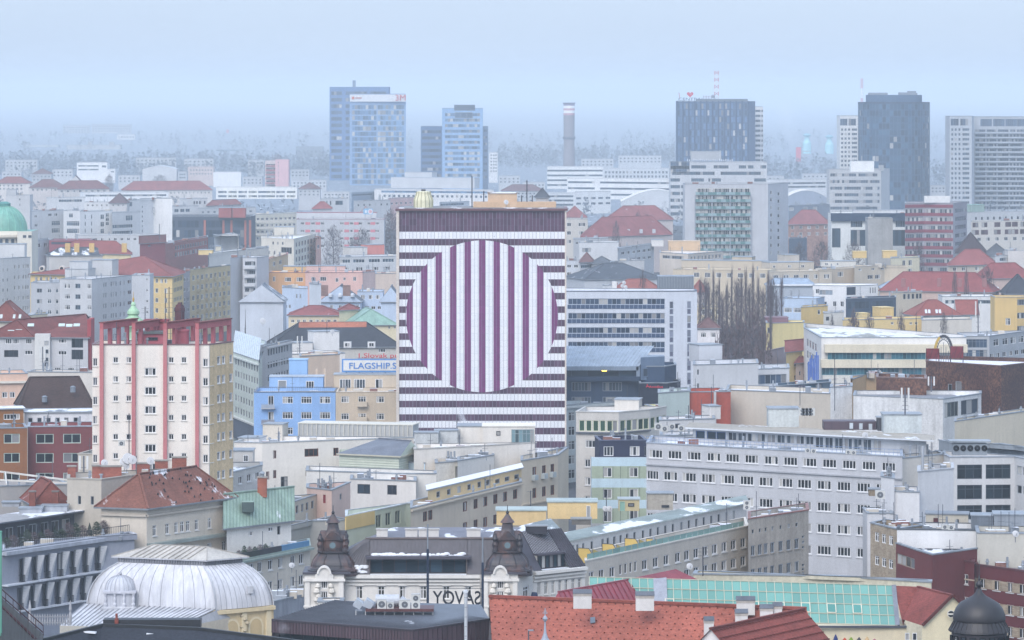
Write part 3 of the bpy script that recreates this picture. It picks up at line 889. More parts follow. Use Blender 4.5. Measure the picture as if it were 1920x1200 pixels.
def round_tower():
 Y = 2900.0; k = Y / F
 b = B('apartment_tower', 'white tower with square windows left of the round dark tower', Y + 90, [(1575, 217), (1612, 217, Y + 90)], 'p:d3d3d2', 'f:9aa0a6', 30,
   win=[(0, [1579, 1585.5, 1592], (26, 118, 12), 4, 4.5, st(1, 1, GF, G2)), (0, [1602], (26, 118, 12), 10, 4.5, st(3, 1, GF, G2)), (0, [1582, 1598], [12], 14, 13, st(3, 1, GF, G3))])
 r = thing('office_tower', 'tall round dark glass tower with a stepped top', 'tower', PX(1677, Y + 24) + (0,))
 x, y = PX(1676, Y + 24)
 rr = 67 * k; zt = ZY(193, Y)
 body = MB(); body.lathe(x, y, [(rr, 0), (rr, zt)], 'p:35506e', 48); body.build('wall', r)
 m = MB()
 zs = ZY(178, Y)
 m.lathe(x, y, [(53 * k, zt), (53 * k, zs), (51 * k, zs), (51 * k, zs - .6)], 'p:46607e', 48); m.build('penthouse', r)
 m = MB(); m.lathe(x, y, [(rr + .3, zt - .4), (rr + .3, zt + .6), (53 * k + .05, zt + .6)], 'r:34455c', 48); m.build('parapet', r)
 fl = 12.2 * k; n = 60
 for j in range(17):
  z1 = zt - .9 - j * fl; z0 = z1 - fl * .78
  if z0 < 3: break
  p = MB()
  for i in range(n):
   a0, a1 = 2 * math.pi * (i + .06) / n, 2 * math.pi * (i + .94) / n
   q = rr + .08
   p.face([(x + q * math.cos(a0), y + q * math.sin(a0), z0), (x + q * math.cos(a1), y + q * math.sin(a1), z0), (x + q * math.cos(a1), y + q * math.sin(a1), z1), (x + q * math.cos(a0), y + q * math.sin(a0), z1)], 'g:40607c:.06')
  p.build('window_band', r)
 m = MB()
 for i in range(n):
  a = 2 * math.pi * i / n
  if math.sin(a) < .3: m.box(x + (rr + .1) * math.cos(a), y + (rr + .1) * math.sin(a), 2, .3, .3, zt - 2, 'r:47617f', a)
 m.build('mullions', r)
 for (xx, w_, h_) in ((1651, 36, 1.6), (1700, 20, 1.8), (1715, 16, 2.8), (1712, 26, 1.4)): m = MB(); m.box(PX(xx, Y)[0], y - 5 + h_, zs - .6, w_ * k, 4, h_ + .6, 'r:8b93a0'); m.build('roof_block', r)
round_tower()
b = B('apartment_tower', 'wide grey balcony tower at the far right edge', 2849.77, [(1781, 218), (1822, 218, 2849.77), (1826, 219, 2864.45)], 'p:a8b2be', 'f:8e959d', 30,
  win=[(0, [1785.5, 1792, 1799], (25, 180, 18), 4, 5.2, st(1, 1, GF, G2)), (0, [1811], (25, 180, 18), 13, 5.2, st(4, 1, GF, G2)), (0, [1790, 1808], [11], 15, 13, st(3, 1, GF, G3))])
b = B('apartment_tower', 'banded grey tower with rows of long balconies at the far right edge', 2887.40, [(1826, 219), (1940, 219, 2887.40)], 'p:a2acb8', 'f:8e959d', 30,
  win=[(0, [1838], (26, 180, 18), 19, 5.0, st(5, 1, GF, 'g:33465c')), (0, [1859], (26, 180, 18), 18, 5.0, st(6, 1, GF, 'g:3e526a:.3')), (0, [1881], (26, 180, 18), 20, 5.0, st(5, 1, GF, 'g:33465c')), (0, [1907], (26, 180, 18), 26, 5.0, st(8, 1, GF, 'g:3e526a:.3')),
    (0, [1849, 1873, 1896, 1918], [11], 22, 14, st(6, 1, GF, G3))])
m = MB();
for j in range(18):
 p0, p1 = PX(1828, 2885.95), PX(1938, 2885.95)
 m.box((p0[0] + p1[0]) / 2, 2885.56, b.Z - (31 + 9.06 * j) * 2887.40 / F, p1[0] - p0[0], 1.6, .9, 'r:b4bcc6')
m.build('balcony', b.root)
B('apartment_block', 'very long hazy slab with a faint red roof line on the right', 7560, [(1447, 270), (1548, 270, 7560)], 'p:b9bcc4', 'f:b07a80:.02', 30, win=[(0, [1497], (5, 16, 4), 94, 1.6, st(30, 1, GF, G2))])
for (xa, xb, yt, lab) in ((1505, 1521, 262, 'squat cyan water tower with a wide cap and a mast'), (1547, 1563, 265, 'squat cyan water tower with a rounded cap')):
 Y = 5670; k = Y / F; x, y = PX((xa + xb) / 2, Y)
 t_ = thing('water_tower', lab, 'tower', (x, y, 0))
 m = MB(); r_ = (xb - xa) / 2 * k
 m.lathe(x, y, [(r_, 0), (r_, ZY(yt + 6, Y)), (r_ * .6, ZY(yt, Y)), (r_ * .5, ZY(yt - 6, Y))], 'p:9fd0d8', 16); m.build('drum', t_)
 m = MB(); m.lathe(x, y, [(r_ * .8, ZY(yt - 6, Y)), (r_ * .95, ZY(yt - 9, Y)), (r_ * .4, ZY(yt - 12, Y))], 'p:86b6c4', 16); m.build('cap', t_)
Y = 4995; k = Y / F
t_ = thing('pylon', 'tall red slab pylon with stacked white shelves on its right', 'pylon', PX(1497, Y) + (0,))
m = MB(); m.box(PX(1497, Y)[0], Y, 0, 9 * k, 4, ZY(276, Y), 'p:c8606e'); m.build('pylon_slab', t_)
for j in range(6):
 m = MB(); m.box(PX(1511 - j * 1.4, Y)[0], Y, ZY(284 + 5.5 * j, Y), (19 - 2.4 * j) * k, 5, .8, 'p:9aa4ae'); m.build('shelf', t_)
B('factory_hall', 'low pale hall below the cyan water towers', 5265, [(1500, 306), (1575, 305)], 'p:cfcdc9', 'f:b9bdc2', 30, win=[(0, (1506, 1570, 12), [6, 13], 3, 3, st(1, 1, GF, G2))])
B('factory_hall', 'pale hall with steam rising beside it left of the red pylon', 4995, [(1425, 312), (1492, 310)], 'p:c9ccd0', 'f:b9bdc2', 30, win=[(0, (1432, 1486, 9), [7], 3, 3, st(1, 1, GF, G2))])
b = B('hotel', 'stepped grey block with ribbon windows in front of the dark glass tower', 2768, [(1257, 304), (1438, 304, 2768)], 'p:bcc0c6', 'f:8d949c', 26,
  win=[(0, [1275], [6, 14], 36, 15, st(7, 1, 'r:8792a2', G3)), (0, [1310, 1352, 1399], [9], 28, 6.5, st(8, 1, GF, G2)), (0, [1431], [9], 11, 6.5, st(3, 1, GF, G2)),
   (0, [1300, 1391], [21], 80, 6.5, st(18, 1, GF, G2)), (0, [1308, 1340], [33.5], 24, 6.5, st(7, 1, GF, G2)), (0, [1425], [33.5], 22, 6.5, st(6, 1, GF, G2)), (0, [1266], (33.5, 135, 9), 18, 6.5, st(5, 1, GF, G2)), (0, [1292, 1420], (46, 135, 8), 30, 6.5, st(8, 1, GF, G2))])
U(b, 1296, 1352, 300, 284, 12, 'p:a9adb2')
s = thing('rooftop_sign', 'row of small grey letters seen on a rail along the stepped hotel roof', 'sign', (PX(1335, 2768)[0], 2776, b.Z))
m = MB()
for i in range(22): m.box(PX(1290 + 4 * i, 2768)[0], 2775.06, b.Z + .5, .55, .2, 1.6 - .3 * (i % 3), 'r:e4e6ea')
m.build('letters', s)
m = MB(); m.box(PX(1332, 2768)[0], 2776, b.Z, 88 * .255, .2, .5, 'r:8f98a4'); m.build('rail', s)
def balcony_slab():
 Y = 1750; k = Y / F
 b = B('apartment_tower', 'grey slab tower with checkered green balconies down its middle', Y, [(1284, 345), (1440, 345, Y), (1478, 348, Y + 22)], 'p:b9bfcb', 'f:8f969e', 20,
   win=[(1, [1446], (16, 130, 9), 3, 7, st(1, 1, WF, G1)), (1, [1460], (20, 130, 9), 4, 7, st(1, 1, WF, G1))])
 zt = b.Z - 6 * k * 1
 for j in range(10):
  ztop = b.Z - (7 + 13.2 * j) * k
  z0 = ztop - 13.2 * k
  if z0 < 6: break
  for c, (xa, xb) in enumerate(((1304, 1335), (1335, 1369), (1369, 1407))):
   X0, X1 = PX(xa, Y)[0], PX(xb, Y)[0]
   m = MB()
   nb = 4
   for i in range(nb):
    u0, u1 = X0 + (X1 - X0) * i / nb, X0 + (X1 - X0) * (i + 1) / nb
    m.box((u0 + u1) / 2, Y - .85, z0, (u1 - u0) - .04, .1, 1.15, 'r:5a8484' if (i + j + c) % 2 else 'r:94b0b4')
   m.box((X0 + X1) / 2, Y - .45, z0 - .12, X1 - X0, .9, .12, 'r:9aa2ac')
   m.build('balcony', b.root)
   put_window(b.root, (X0, Y - .06), (X1, Y - .06), .3, (X1 - X0) - .3, z0 + .1, ztop - .25, st(8, 1, 'r:e4e2da', 'g:4a525c:.55'), depth=0)
 m = MB()
 for xa in (1303, 1335, 1369, 1408): m.box(PX(xa, Y)[0], Y - .5, 4, .3, 1.0, b.Z - 5 - 4, 'r:aeb5c0')
 m.build('fin', b.root)
balcony_slab()
b = B('office_block', 'grey slab with seven window bands and a white box on its roof', 2700, [(1555, 318), (1652, 318, 2700), (1668, 317, 2740)], 'p:b4b7ba', 'f:8d949c', 24,
  win=[(0, [1603], (10, 122, 10), 93, 6.2, st(21, 1, 'r:b9bfc6', 'g:46586a:.35'))])
U(b, 1595, 1639, 322, 302, 8, 'p:f0f0ee'); U(b, 1648, 1657, 320, 310, 5, 'p:9aa2aa')
b = B('office_block', 'red and grey banded block with a white billboard on its roof', 1700, [(1697, 381), (1732, 380.5), (1787, 381), (1813, 378)], 'p:9d9aa2', 'f:8d949c', 22,
  win=[(0, [1714], (15, 140, 9), 32, 8, st(8, 1, 'r:b4b6ba', 'g:4c5a66:.4')), (1, [1760], (15, 140, 9), 48, 8, st(11, 1, 'r:b4b6ba', 'g:4c5a66:.4')), (2, [1801], (15, 140, 9), 20, 8, st(5, 1, 'r:8f8c94', 'g:4c4a56'))])
m = MB()
for j in range(9):
 for wi in (0, 1):
  A, C = b.g[wi], b.g[wi + 1]
  z = b.Z - (3 + 15.6 * j) * 1700 / F
  m.bar((A[0], A[1] - .1, z - .6), (C[0], C[1] - .1, z - .6), .2, 1.3, 'r:8c4856')
m.build('spandrel', b.root)
t_ = thing('billboard', 'blank white billboard on the roof of the red banded block', 'billboard', (PX(1758, 1702)[0], 1702, b.Z))
m = MB(); m.box(PX(1757, 1702)[0], 1702, b.Z + .2, 48 * .222, .5, 2.8, 'r:ededec'); m.build('panel', t_)
m = MB()
for xx in (1702, 1731, 1736, 1784): m.box(PX(xx, 1704)[0], 1704, b.Z - .6, .15, .15, 4.5, 'r:9aa2ac')
m.build('post', t_)
b = B('office_block', 'dark roofed block with white panels and a blank concrete tower in front', 1740, [(1559, 400), (1735, 400, 1740)], 'p:d8e0e0', 'f:7d848c', 20,
  win=[(0, [1606, 1690], [20], 22, 12, st(5, 1, 'r:9aa4ac', G2)), (0, [1618, 1690], [46], 46, 30, st(8, 2, 'r:2f3e52', G2)), (0, [1718], [21, 36, 50, 64], 12, 9, st(3, 1, WF, G2)), (0, [1568], [46], 16, 36, st(3, 2, 'r:31445c', G2))])
m = MB(); A, C = PX(1559, 1739), PX(1735, 1739); m.box((A[0] + C[0]) / 2, 1739.4, b.Z - 3.3, C[0] - A[0] + .4, 1.2, 3.4, 'p:2c4058'); m.build('fascia', b.root)
B('stair_tower', 'blank concrete core standing before the dark roofed block', 1715, [(1627, 409), (1674, 409, 1715)], 'q:a4a6a6', 'f:8d949c', 12)
U(b, 1600, 1697, 402, 394, 5, 'p:c2c8ce')
B('office_block', 'white office with dark ribbon bands left of the stepped hotel', 3645, [(1026, 313), (1131, 313, 3645)], 'p:e0e4e6', 'f:aab0b6', 30,
 win=[(0, [1078], (7, 43, 5), 104, 3.6, st(16, 1, GF, G2))])
B('office_block', 'grey office with small square windows behind the white ribbon offices', 3915, [(1131, 316), (1256, 310, 3915)], 'p:c3cad2', 'f:aab0b6', 30,
 win=[(0, (1136, 1250, 18), [7, 15], 4, 4.5, st(1, 1, GF, G2))])
B('office_block', 'long white office with two ribbon bands close left of the stepped hotel', 3308, [(1063, 334), (1262, 336)], 'p:dfe3e6', 'f:b5bac0', 26,
 win=[(0, [1090], (7.5, 30, 3), 50, 3.8, st(9, 1, GF, G2)), (0, [1190], (7.5, 30, 3), 130, 3.8, st(24, 1, GF, G2))])
B('office_block', 'small white office with two window rows below the ribbon offices', 2902, [(1078, 360), (1145, 359)], 'p:d9dee2', 'f:b5bac0', 20,
 win=[(0, (1085, 1140, 5), [12, 22], 9, 4, st(3, 1, GF, G2))])
B('office_block', 'grey ribbon office behind the pyramid roofed turret', 2970, [(1026, 362), (1078, 362, 2970)], 'p:c8d0d8', 'f:b5bac0', 20,
 win=[(0, [1052], [6, 14, 22], 46, 4, st(9, 1, GF, G2))])
def arch_hall(name, label, x0, x1, yb, yt, Y, D, key, wall):
 k = Y / F
 r = thing(name, label, 'hall', PX((x0 + x1) / 2, Y + D / 2) + (0,))
 m = MB(); n = 16; A, C = PX(x0, Y)[0], PX(x1, Y)[0]
 pr = [(A + (C - A) * i / n, ZY(yb, Y) + (yb - yt) * k * math.sin(math.pi * i / n)) for i in range(n + 1)]
 for (a, za), (c, zc) in zip(pr, pr[1:]):
  m.face([(a, Y, za), (c, Y, zc), (c, Y + D, zc), (a, Y + D, za)], key)
 m.build('roof', r)
 m = MB()
 m.face([(A, Y + .3, 0)] + [(p[0], Y + .3, p[1] - .05) for p in pr] + [(C, Y + .3, 0)], wall)
 m.prism([(A + .2, Y + .4), (C - .2, Y + .4), (C - .2, Y + D), (A + .2, Y + D)], 0, ZY(yb, Y) - .1, wall)
 m.build('wall', r)
 return r
arch_hall('sports_hall', 'pale arched roof of a hall left of the stepped hotel', 1165, 1300, 378, 356, 2943, 40, 'm:e9e2d8', 'p:c3cbd4')
arch_hall('sports_hall', 'pale curved roof of a hall right of the green balcony slab', 1462, 1562, 378, 357, 2902, 40, 'm:e9e0d4', 'p:8e98a8')
B('office_block', 'low grey office with ribbon bands right of the stepped hotel', 3105, [(1438, 337), (1556, 336)], 'p:ccd2d8', 'f:b5bac0', 20,
 win=[(0, [1496], [7, 14], 104, 3.5, st(22, 1, GF, G2))])
HW = st(2, 1, WF, G1); HW3 = st(3, 1, WF, G1); GW = st(3, 1, GF, G2); SW = st(1, 1, GF, G1)
RT = 't:a8564e'; RT2 = 't:b0584c'
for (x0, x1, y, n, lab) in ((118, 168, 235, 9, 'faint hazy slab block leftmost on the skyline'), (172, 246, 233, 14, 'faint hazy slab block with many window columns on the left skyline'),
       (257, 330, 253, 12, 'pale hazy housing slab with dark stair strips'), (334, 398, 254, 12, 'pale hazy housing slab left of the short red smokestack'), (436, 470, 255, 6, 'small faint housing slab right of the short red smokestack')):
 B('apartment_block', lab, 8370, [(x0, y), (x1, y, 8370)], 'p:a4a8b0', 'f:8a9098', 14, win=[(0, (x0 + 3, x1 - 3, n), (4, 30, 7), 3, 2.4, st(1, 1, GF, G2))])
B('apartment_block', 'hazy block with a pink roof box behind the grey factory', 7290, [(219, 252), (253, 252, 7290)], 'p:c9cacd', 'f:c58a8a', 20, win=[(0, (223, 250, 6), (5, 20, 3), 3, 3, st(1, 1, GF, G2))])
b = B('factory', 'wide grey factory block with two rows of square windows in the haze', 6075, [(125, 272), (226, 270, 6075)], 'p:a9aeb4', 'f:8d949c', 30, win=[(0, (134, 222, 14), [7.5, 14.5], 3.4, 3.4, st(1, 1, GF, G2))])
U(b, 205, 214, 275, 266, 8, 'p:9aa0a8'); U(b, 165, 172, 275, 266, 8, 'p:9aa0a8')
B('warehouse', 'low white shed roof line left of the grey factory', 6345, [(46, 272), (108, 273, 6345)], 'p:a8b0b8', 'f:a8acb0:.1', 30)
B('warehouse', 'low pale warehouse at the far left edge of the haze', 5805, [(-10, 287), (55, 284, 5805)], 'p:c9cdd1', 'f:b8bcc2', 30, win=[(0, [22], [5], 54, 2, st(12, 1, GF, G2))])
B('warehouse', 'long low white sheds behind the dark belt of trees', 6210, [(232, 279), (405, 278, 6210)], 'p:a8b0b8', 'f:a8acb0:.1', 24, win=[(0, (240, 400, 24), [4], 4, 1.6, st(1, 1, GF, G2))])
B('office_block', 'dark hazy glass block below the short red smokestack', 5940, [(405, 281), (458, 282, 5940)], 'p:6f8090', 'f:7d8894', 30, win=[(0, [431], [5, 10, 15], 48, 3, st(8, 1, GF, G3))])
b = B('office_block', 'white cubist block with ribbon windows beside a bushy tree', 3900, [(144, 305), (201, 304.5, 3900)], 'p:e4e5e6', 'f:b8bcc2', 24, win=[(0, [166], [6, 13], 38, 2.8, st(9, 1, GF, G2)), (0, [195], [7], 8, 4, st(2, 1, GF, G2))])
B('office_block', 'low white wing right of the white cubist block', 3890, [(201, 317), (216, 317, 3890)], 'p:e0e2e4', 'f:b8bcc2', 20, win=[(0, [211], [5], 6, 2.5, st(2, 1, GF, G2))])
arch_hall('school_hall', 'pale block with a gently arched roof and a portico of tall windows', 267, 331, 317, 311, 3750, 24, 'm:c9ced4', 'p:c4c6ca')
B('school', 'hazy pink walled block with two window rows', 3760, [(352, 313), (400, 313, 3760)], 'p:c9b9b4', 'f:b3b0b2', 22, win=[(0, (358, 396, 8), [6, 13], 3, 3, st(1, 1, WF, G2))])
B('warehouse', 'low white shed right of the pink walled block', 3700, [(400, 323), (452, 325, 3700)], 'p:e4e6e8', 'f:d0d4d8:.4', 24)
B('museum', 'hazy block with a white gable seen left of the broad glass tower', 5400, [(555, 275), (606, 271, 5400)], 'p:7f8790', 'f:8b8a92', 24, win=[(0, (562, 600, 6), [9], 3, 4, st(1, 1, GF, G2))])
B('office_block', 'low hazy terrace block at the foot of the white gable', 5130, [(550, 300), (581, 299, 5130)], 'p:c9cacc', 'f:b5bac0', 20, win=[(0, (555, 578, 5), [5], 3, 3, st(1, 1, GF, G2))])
B('house', 'long terrace with a red roof at the left edge below the trees', 18, [(-10, 344), (56, 344)], 'p:d4cdc6', hip=('hip', 5, RT), D=16, win=[(0, (0, 40, 6), [4, 10], 4, 4, HW)])
B('house', 'dark red roofed terrace with skylights behind the grey left block', 17, [(55, 352), (120, 352)], 'p:c4bcb8', hip=('hip', 6, 't:8f5652'), D=18, win=[(0, (62, 112, 7), [4], 4, 4, HW)])
B('house', 'red roofed terrace with a long white dormer', 16.5, [(108, 355), (205, 354)], 'p:c9c2bc', hip=('hip', 6, 't:99544f'), D=18, win=[(0, (116, 196, 8), [4], 5, 4, HW)])
B('house', 'small dark gabled house poking out of the far trees', 19, [(133, 340), (150, 340)], 'p:c4c0bd', hip=('gable', 4, 't:7b5352', 1), D=12, win=[(0, [138, 145], [4], 3, 3, HW)])
B('barracks', 'very long low house with a pink red hipped roof', 15.5, [(234, 357), (398, 356)], 'p:cfc9c4', hip=('hip', 6.5, 't:b45a55'), D=16, win=[(0, (242, 392, 22), [5], 3, 4, HW)])
b = B('apartment_tower', 'narrow tower of red edged balconies beside a blank pink wall', 3510, [(497, 301), (518, 300.5, 3510)], 'p:cfc3c0', 'f:99929a', 18)
for j in range(6):
 z0 = b.Z - (11 + 8 * j) * 3510 / F
 if z0 < 4: break
 m = MB(); A, C = PX(498, 3508.92), PX(517, 3508.92); m.box((A[0] + C[0]) / 2, 3508.38, z0, C[0] - A[0], 1.2, .9, 'r:a8505c'); m.build('balcony', b.root)
 put_window(b.root, (A[0], 3509.87), (C[0], 3509.87), .3, C[0] - A[0] - .3, z0 + .9, z0 + 2.2, st(4, 1, WF, G1), depth=0)
s = thing('rooftop_sign', 'open lattice of rusty letter frames on the pink tower', 'sign', (PX(518, 3510)[0], 3518, b.Z))
m = MB()
for i in range(6): m.box(PX(510 + 3 * i, 3510)[0], 3518, b.Z, .3, .3, 5.5 - (i % 2), 'r:6d6068')
for j in range(3): m.box(PX(518, 3510)[0], 3518, b.Z + 1.6 * j + 1, 5.4, .25, .3, 'r:7d7078')
m.build('lattice', s)
b = B('apartment_tower', 'blank pink tower wall with one column of tiny windows', 3497, [(516, 299), (541, 299, 3497)], 'p:d8aeb0', 'f:99929a', 18, win=[(0, [522], (6, 44, 7), 1.6, 2.4, st(1, 1, GF, G1))])
b = B('office_block', 'long white office with three window rows and pale yellow panels', 3308, [(405, 351), (557, 351, 3308)], 'p:e9e8e4', 'f:b5bac0', 22,
  win=[(0, [417, 455, 492, 526], (9, 33, 4), 16, 4.2, st(5, 1, GF, 'g:46586a:.3')), (0, [436, 474, 508, 546], (9, 33, 4), 16, 4.2, st(5, 1, 'r:e4dcb4', 'g:46586a:.3'))])
B('office_block', 'long white office row with a strip of small windows', 17, [(157, 361), (316, 360)], 'p:e2e3e5', 'f:b5bac0', 18, win=[(0, [236], [6], 152, 4, st(34, 1, WF, 'g:4a5a6a:.3'))])
B('office_block', 'low pale office with a dark roof box left of the white office row', 19, [(87, 371), (160, 370)], 'p:dcdddf', 'f:aab0b6', 18, win=[(0, [132], [6], 44, 5, st(9, 1, WF, G2))])
b = B('office_block', 'blank grey block with two tiny windows behind the green dome', 26, [(11, 366), (56, 366)], 'p:c4c6ca', 'f:a5abb2', 16, win=[(0, [37], [8, 18], 3, 4, SW)])
U(b, 12, 30, 368, 355, 6, 'p:b4b7bc')
B('house', 'house with a dull brown pyramid roof among white blocks', 22, [(205, 381), (238, 381)], 'p:c4c2c2', hip=('hip', 5.5, 't:7f5f62'), D=16, win=[(0, [212, 222, 231], [4], 4, 4, HW)])
B('office_block', 'pale flat block with a corner window left of the white stair tower', 22, [(158, 379), (206, 379)], 'p:d4d6d9', 'f:a5abb2', 16, win=[(0, (165, 200, 5), [6], 4, 4, HW)])
B('office_block', 'pale block with a dark square window right of the brown pyramid roof', 22.5, [(234, 376), (264, 375)], 'p:cfd2d6', 'f:a5abb2', 16, win=[(0, [242], [7], 12, 9, st(2, 2, GF, G2))])
b = B('stair_tower', 'tall white stair tower with a column of narrow windows and dark scribbles', 34, [(263, 373), (308, 371), (323, 372)], 'p:e2e3e4', 'f:aab0b6', 12, win=[(0, [267], (15, 60, 6), 2, 4, SW), (0, [301], [9, 24], 2.5, 6, SW), (1, [312, 318], [9], 4, 6, SW)])
m = MB(); random.seed(3)
k = b.Y / F; A = PX(283, b.Y - .3)
for i in range(14):
 x, z = A[0] + random.uniform(-.2, 8) * k, b.Z - random.uniform(14, 28) * k
 m.bar((x, b.g[0][1] - .6, z), (x + random.uniform(-.4, 1.6) * k, b.g[0][1] - .6, z + random.uniform(-6, -2) * k), .22, .1, 'r:4a5060')
m.build('wall_drawing', b.root)
B('office_block', 'plain pale block with a group of dark windows right of the white stair tower', 24, [(337, 373), (389, 372)], 'p:cdd1d6', 'f:a5abb2', 16, win=[(0, [364.5, 369.5, 375, 384], [7.5], 3.4, 6, SW)])
B('house', 'low house with a faded red roof before the long white office', 20, [(388, 386), (452, 383)], 'p:c9c4c2', hip=('hip', 3, 't:b4645e'), D=12)
B('office_block', 'pale terrace with three dark windows left of the dark brick office', 22, [(323, 387), (372, 386)], 'p:c4c9cf', 'f:a5abb2', 14, win=[(0, [331, 342, 352], [8], 8, 6, st(2, 1, GF, G2))])
B('office_block', 'grey flat block with small windows under the red roof box', 21, [(372, 391), (480, 389)], 'p:b9c0c8', 'f:a5abb2', 14, win=[(0, (380, 470, 9), [7], 5, 4, GW)])
b = B('apartment_block', 'grey modernist block with paired windows leftmost of its row', 23, [(60, 396), (119, 394)], 'p:c6cacf', 'f:a8aeb5:.2', 16, win=[(0, [67], [10], 5, 5, HW), (0, [94, 104.5], [8], 7, 5.5, HW), (0, [105], [24, 38], 16, 9, st(4, 2, WF, G2)), (0, [68], [27], 6, 5, HW)])
B('apartment_block', 'pale modernist block with a tall grid window in its middle', 23.2, [(119, 395), (151, 395)], 'p:d0d3d7', 'f:a8aeb5:.2', 16, win=[(0, [133], [9], 8, 8, st(2, 2, WF, G2)), (0, [137], [24, 38], 24, 9, st(6, 2, WF, G2))])
B('apartment_block', 'white modernist block with slit windows and a narrow glazed stair', 23.6, [(150, 397), (211, 395)], 'p:e6e6e6', 'f:a8aeb5:.2', 16, win=[(0, [160, 172], [10, 23, 36], 2, 7.5, SW), (0, [192], [11, 25, 38], 7, 9, st(2, 2, WF, G2)), (0, [201.5], [8, 16, 24], 6.5, 7, st(2, 2, WF, G2))])
B('apartment_block', 'grey modernist block with long ribbon windows rightmost of its row', 23, [(210, 399), (264, 397)], 'p:cdd1d6', 'f:a8aeb5:.2', 16, win=[(0, [242.5], [11], 13, 10, st(3, 2, WF, G2)), (0, [230], [26, 38], 38, 7, st(9, 1, WF, G2))])
b = B('office_block', 'dark glazed office with slim brick piers and a flat white roof edge', 22.5, [(272, 405), (470, 405), (476, 404)], 'p:44505f', 'f:b9bec4:.3', 24, cap='m:c9ccd0',
  win=[(0, [308, 353, 400], [15], 40, 14, st(5, 1, 'r:4a5566', 'g:33475c:.12')), (0, [448], [15], 20, 14, st(3, 1, 'r:4a5566', 'g:33475c:.12')), (0, [320, 362, 402, 447], [33], 34, 14, st(5, 1, 'r:4a5566', 'g:33475c:.12'))])
m = MB()
for xx in (384, 419, 434, 460, 469): p = PX(xx, b.Y); m.box(p[0], b.Y - .2, 0, 4 * b.Y / F, .5, b.Z - 2.2, 'p:b0685a')
m.build('pier', b.root)
U(b, 410, 434, 408, 390, 8, 'p:a05a58'); U(b, 436, 460, 408, 390, 8, 'p:a35e5c')
def green_dome():
 Y = 1500; k = Y / F
 r = thing('domed_building', 'round hall under a broad copper green dome at the left edge', 'building', PX(8, Y) + (0,))
 x, y = PX(8, Y)
 zb = ZY(432, Y); rr = 43 * k
 m = MB(); n = 40
 pr = [(rr * math.cos(a), zb + 47 * k * math.sin(a)) for a in [math.pi / 2 * i / 9 for i in range(9)]]
 m.lathe(x, y, pr + [(3 * k, zb + 47 * k)], 'm:6fa896', 40)
 m.build('dome', r, smooth=True)
 m = MB()
 for i in range(20):
  a = 2 * math.pi * i / 20
  for (ra, za), (rb, zb_) in zip(pr, pr[1:]): m.bar((x + ra * math.cos(a), y + ra * math.sin(a), za), (x + rb * math.cos(a), y + rb * math.sin(a), zb_), .3, .3, 'm:7fb6a2')
 m.build('ribs', r)
 m = MB(); m.lathe(x, y, [(12 * k, zb + 46 * k), (12 * k, zb + 50 * k), (13 * k, zb + 50.5 * k), (6 * k, zb + 54 * k)], 'm:4f8f86', 24); m.build('lantern', r)
 m = MB(); m.lathe(x, y, [(rr + 1.2, 0), (rr + 1.2, zb - 2.4), (rr + 2.6, zb - 2.2), (rr + 2.6, zb - 1.4), (rr, zb)], 'p:d9cfbd', 40); m.build('drum', r)
 m = MB(); X = PX(52, Y)[0]; m.box(X, y, 0, 27 * k, 20, ZY(432, Y), 'p:d9d4c8', top='m:74a898'); m.build('wing', r)
 for i in range(-6, 7):
  a = -math.pi / 2 + i * .22
  q = rr + 1.25
  A = (x + q * math.cos(a - .07), y + q * math.sin(a - .07)); C = (x + q * math.cos(a + .07), y + q * math.sin(a + .07))
  put_window(r, A, C, .1, math.dist(A, C) - .1, zb - 5.4, zb - 2.8, st(3, 1, 'r:5b6670', G2), depth=-.03)
 for xx in (46, 56): put_window(r, PX(xx - 3.5, y - 10.02), PX(xx + 3.5, y - 10.02), .1, 1.3, ZY(444, Y), ZY(439, Y), st(3, 1, 'r:5b6670', G2), depth=0)
green_dome()
b = B('office_block', 'long low grey roof edge with dark openings below the green dome', 21, [(-5, 456), (92, 449)], 'p:b4bac2', 'f:8e96a0', 18, win=[(0, (48, 86, 4), [10], 6, 8, HW), (0, [8, 24], [11], 11, 10, st(3, 1, GF, G1))])
b = B('office_block', 'low maroon banded block behind the big red roof', 21, [(92, 450), (170, 450)], 'p:94505a', 'f:9aa2ac:.25', 16, win=[(0, [131], [6], 70, 5, st(12, 1, 'r:704048', G2))])
b = B('office_block', 'long low grey terrace block in front of the modernist row', 20.5, [(146, 441), (300, 440)], 'p:c4c8cd', 'f:9aa2ac:.25', 14, win=[(0, (155, 290, 12), [8], 6, 5, HW)])
b = B('office_block', 'brick office with a long row of upright windows', 21, [(306, 458), (390, 444)], 'k:a85c54', 'f:a8aeb6:.3', 18, win=[(0, (330, 386, 13), [11], 3, 8, SW), (0, (330, 386, 13), [24], 3, 8, SW)])
b = B('house', 'dark red block with a shed roof and antennas beside the brick office', 23, [(262, 457), (310, 454)], 'p:a04c50', hip=('gable', 3, 't:8f4f4c', 0), D=10, win=[(0, [280], [5], 5, 3, SW)])
b = B('house', 'long house with a bright red hipped roof and yellow chimneys', 22, [(112, 474), (246, 477)], 'p:d9c9a0', hip=('hip', 5, 't:b0524c'), D=15)
for xx in (127, 144, 172, 233):
 p = P(xx, 466, b.zr + 3); m = MB(); m.box(p[0], p[1], b.zr + 1.5, 2.0, 1.2, 3.6, 'p:d4b070'); m.build('chimney', b.root)
B('house', 'low dark slate roof tucked behind the big red roof', 21.5, [(92, 479), (205, 478)], 'p:c4c0bc', hip=('hip', 3, 't:5b6470:.2'), D=10)
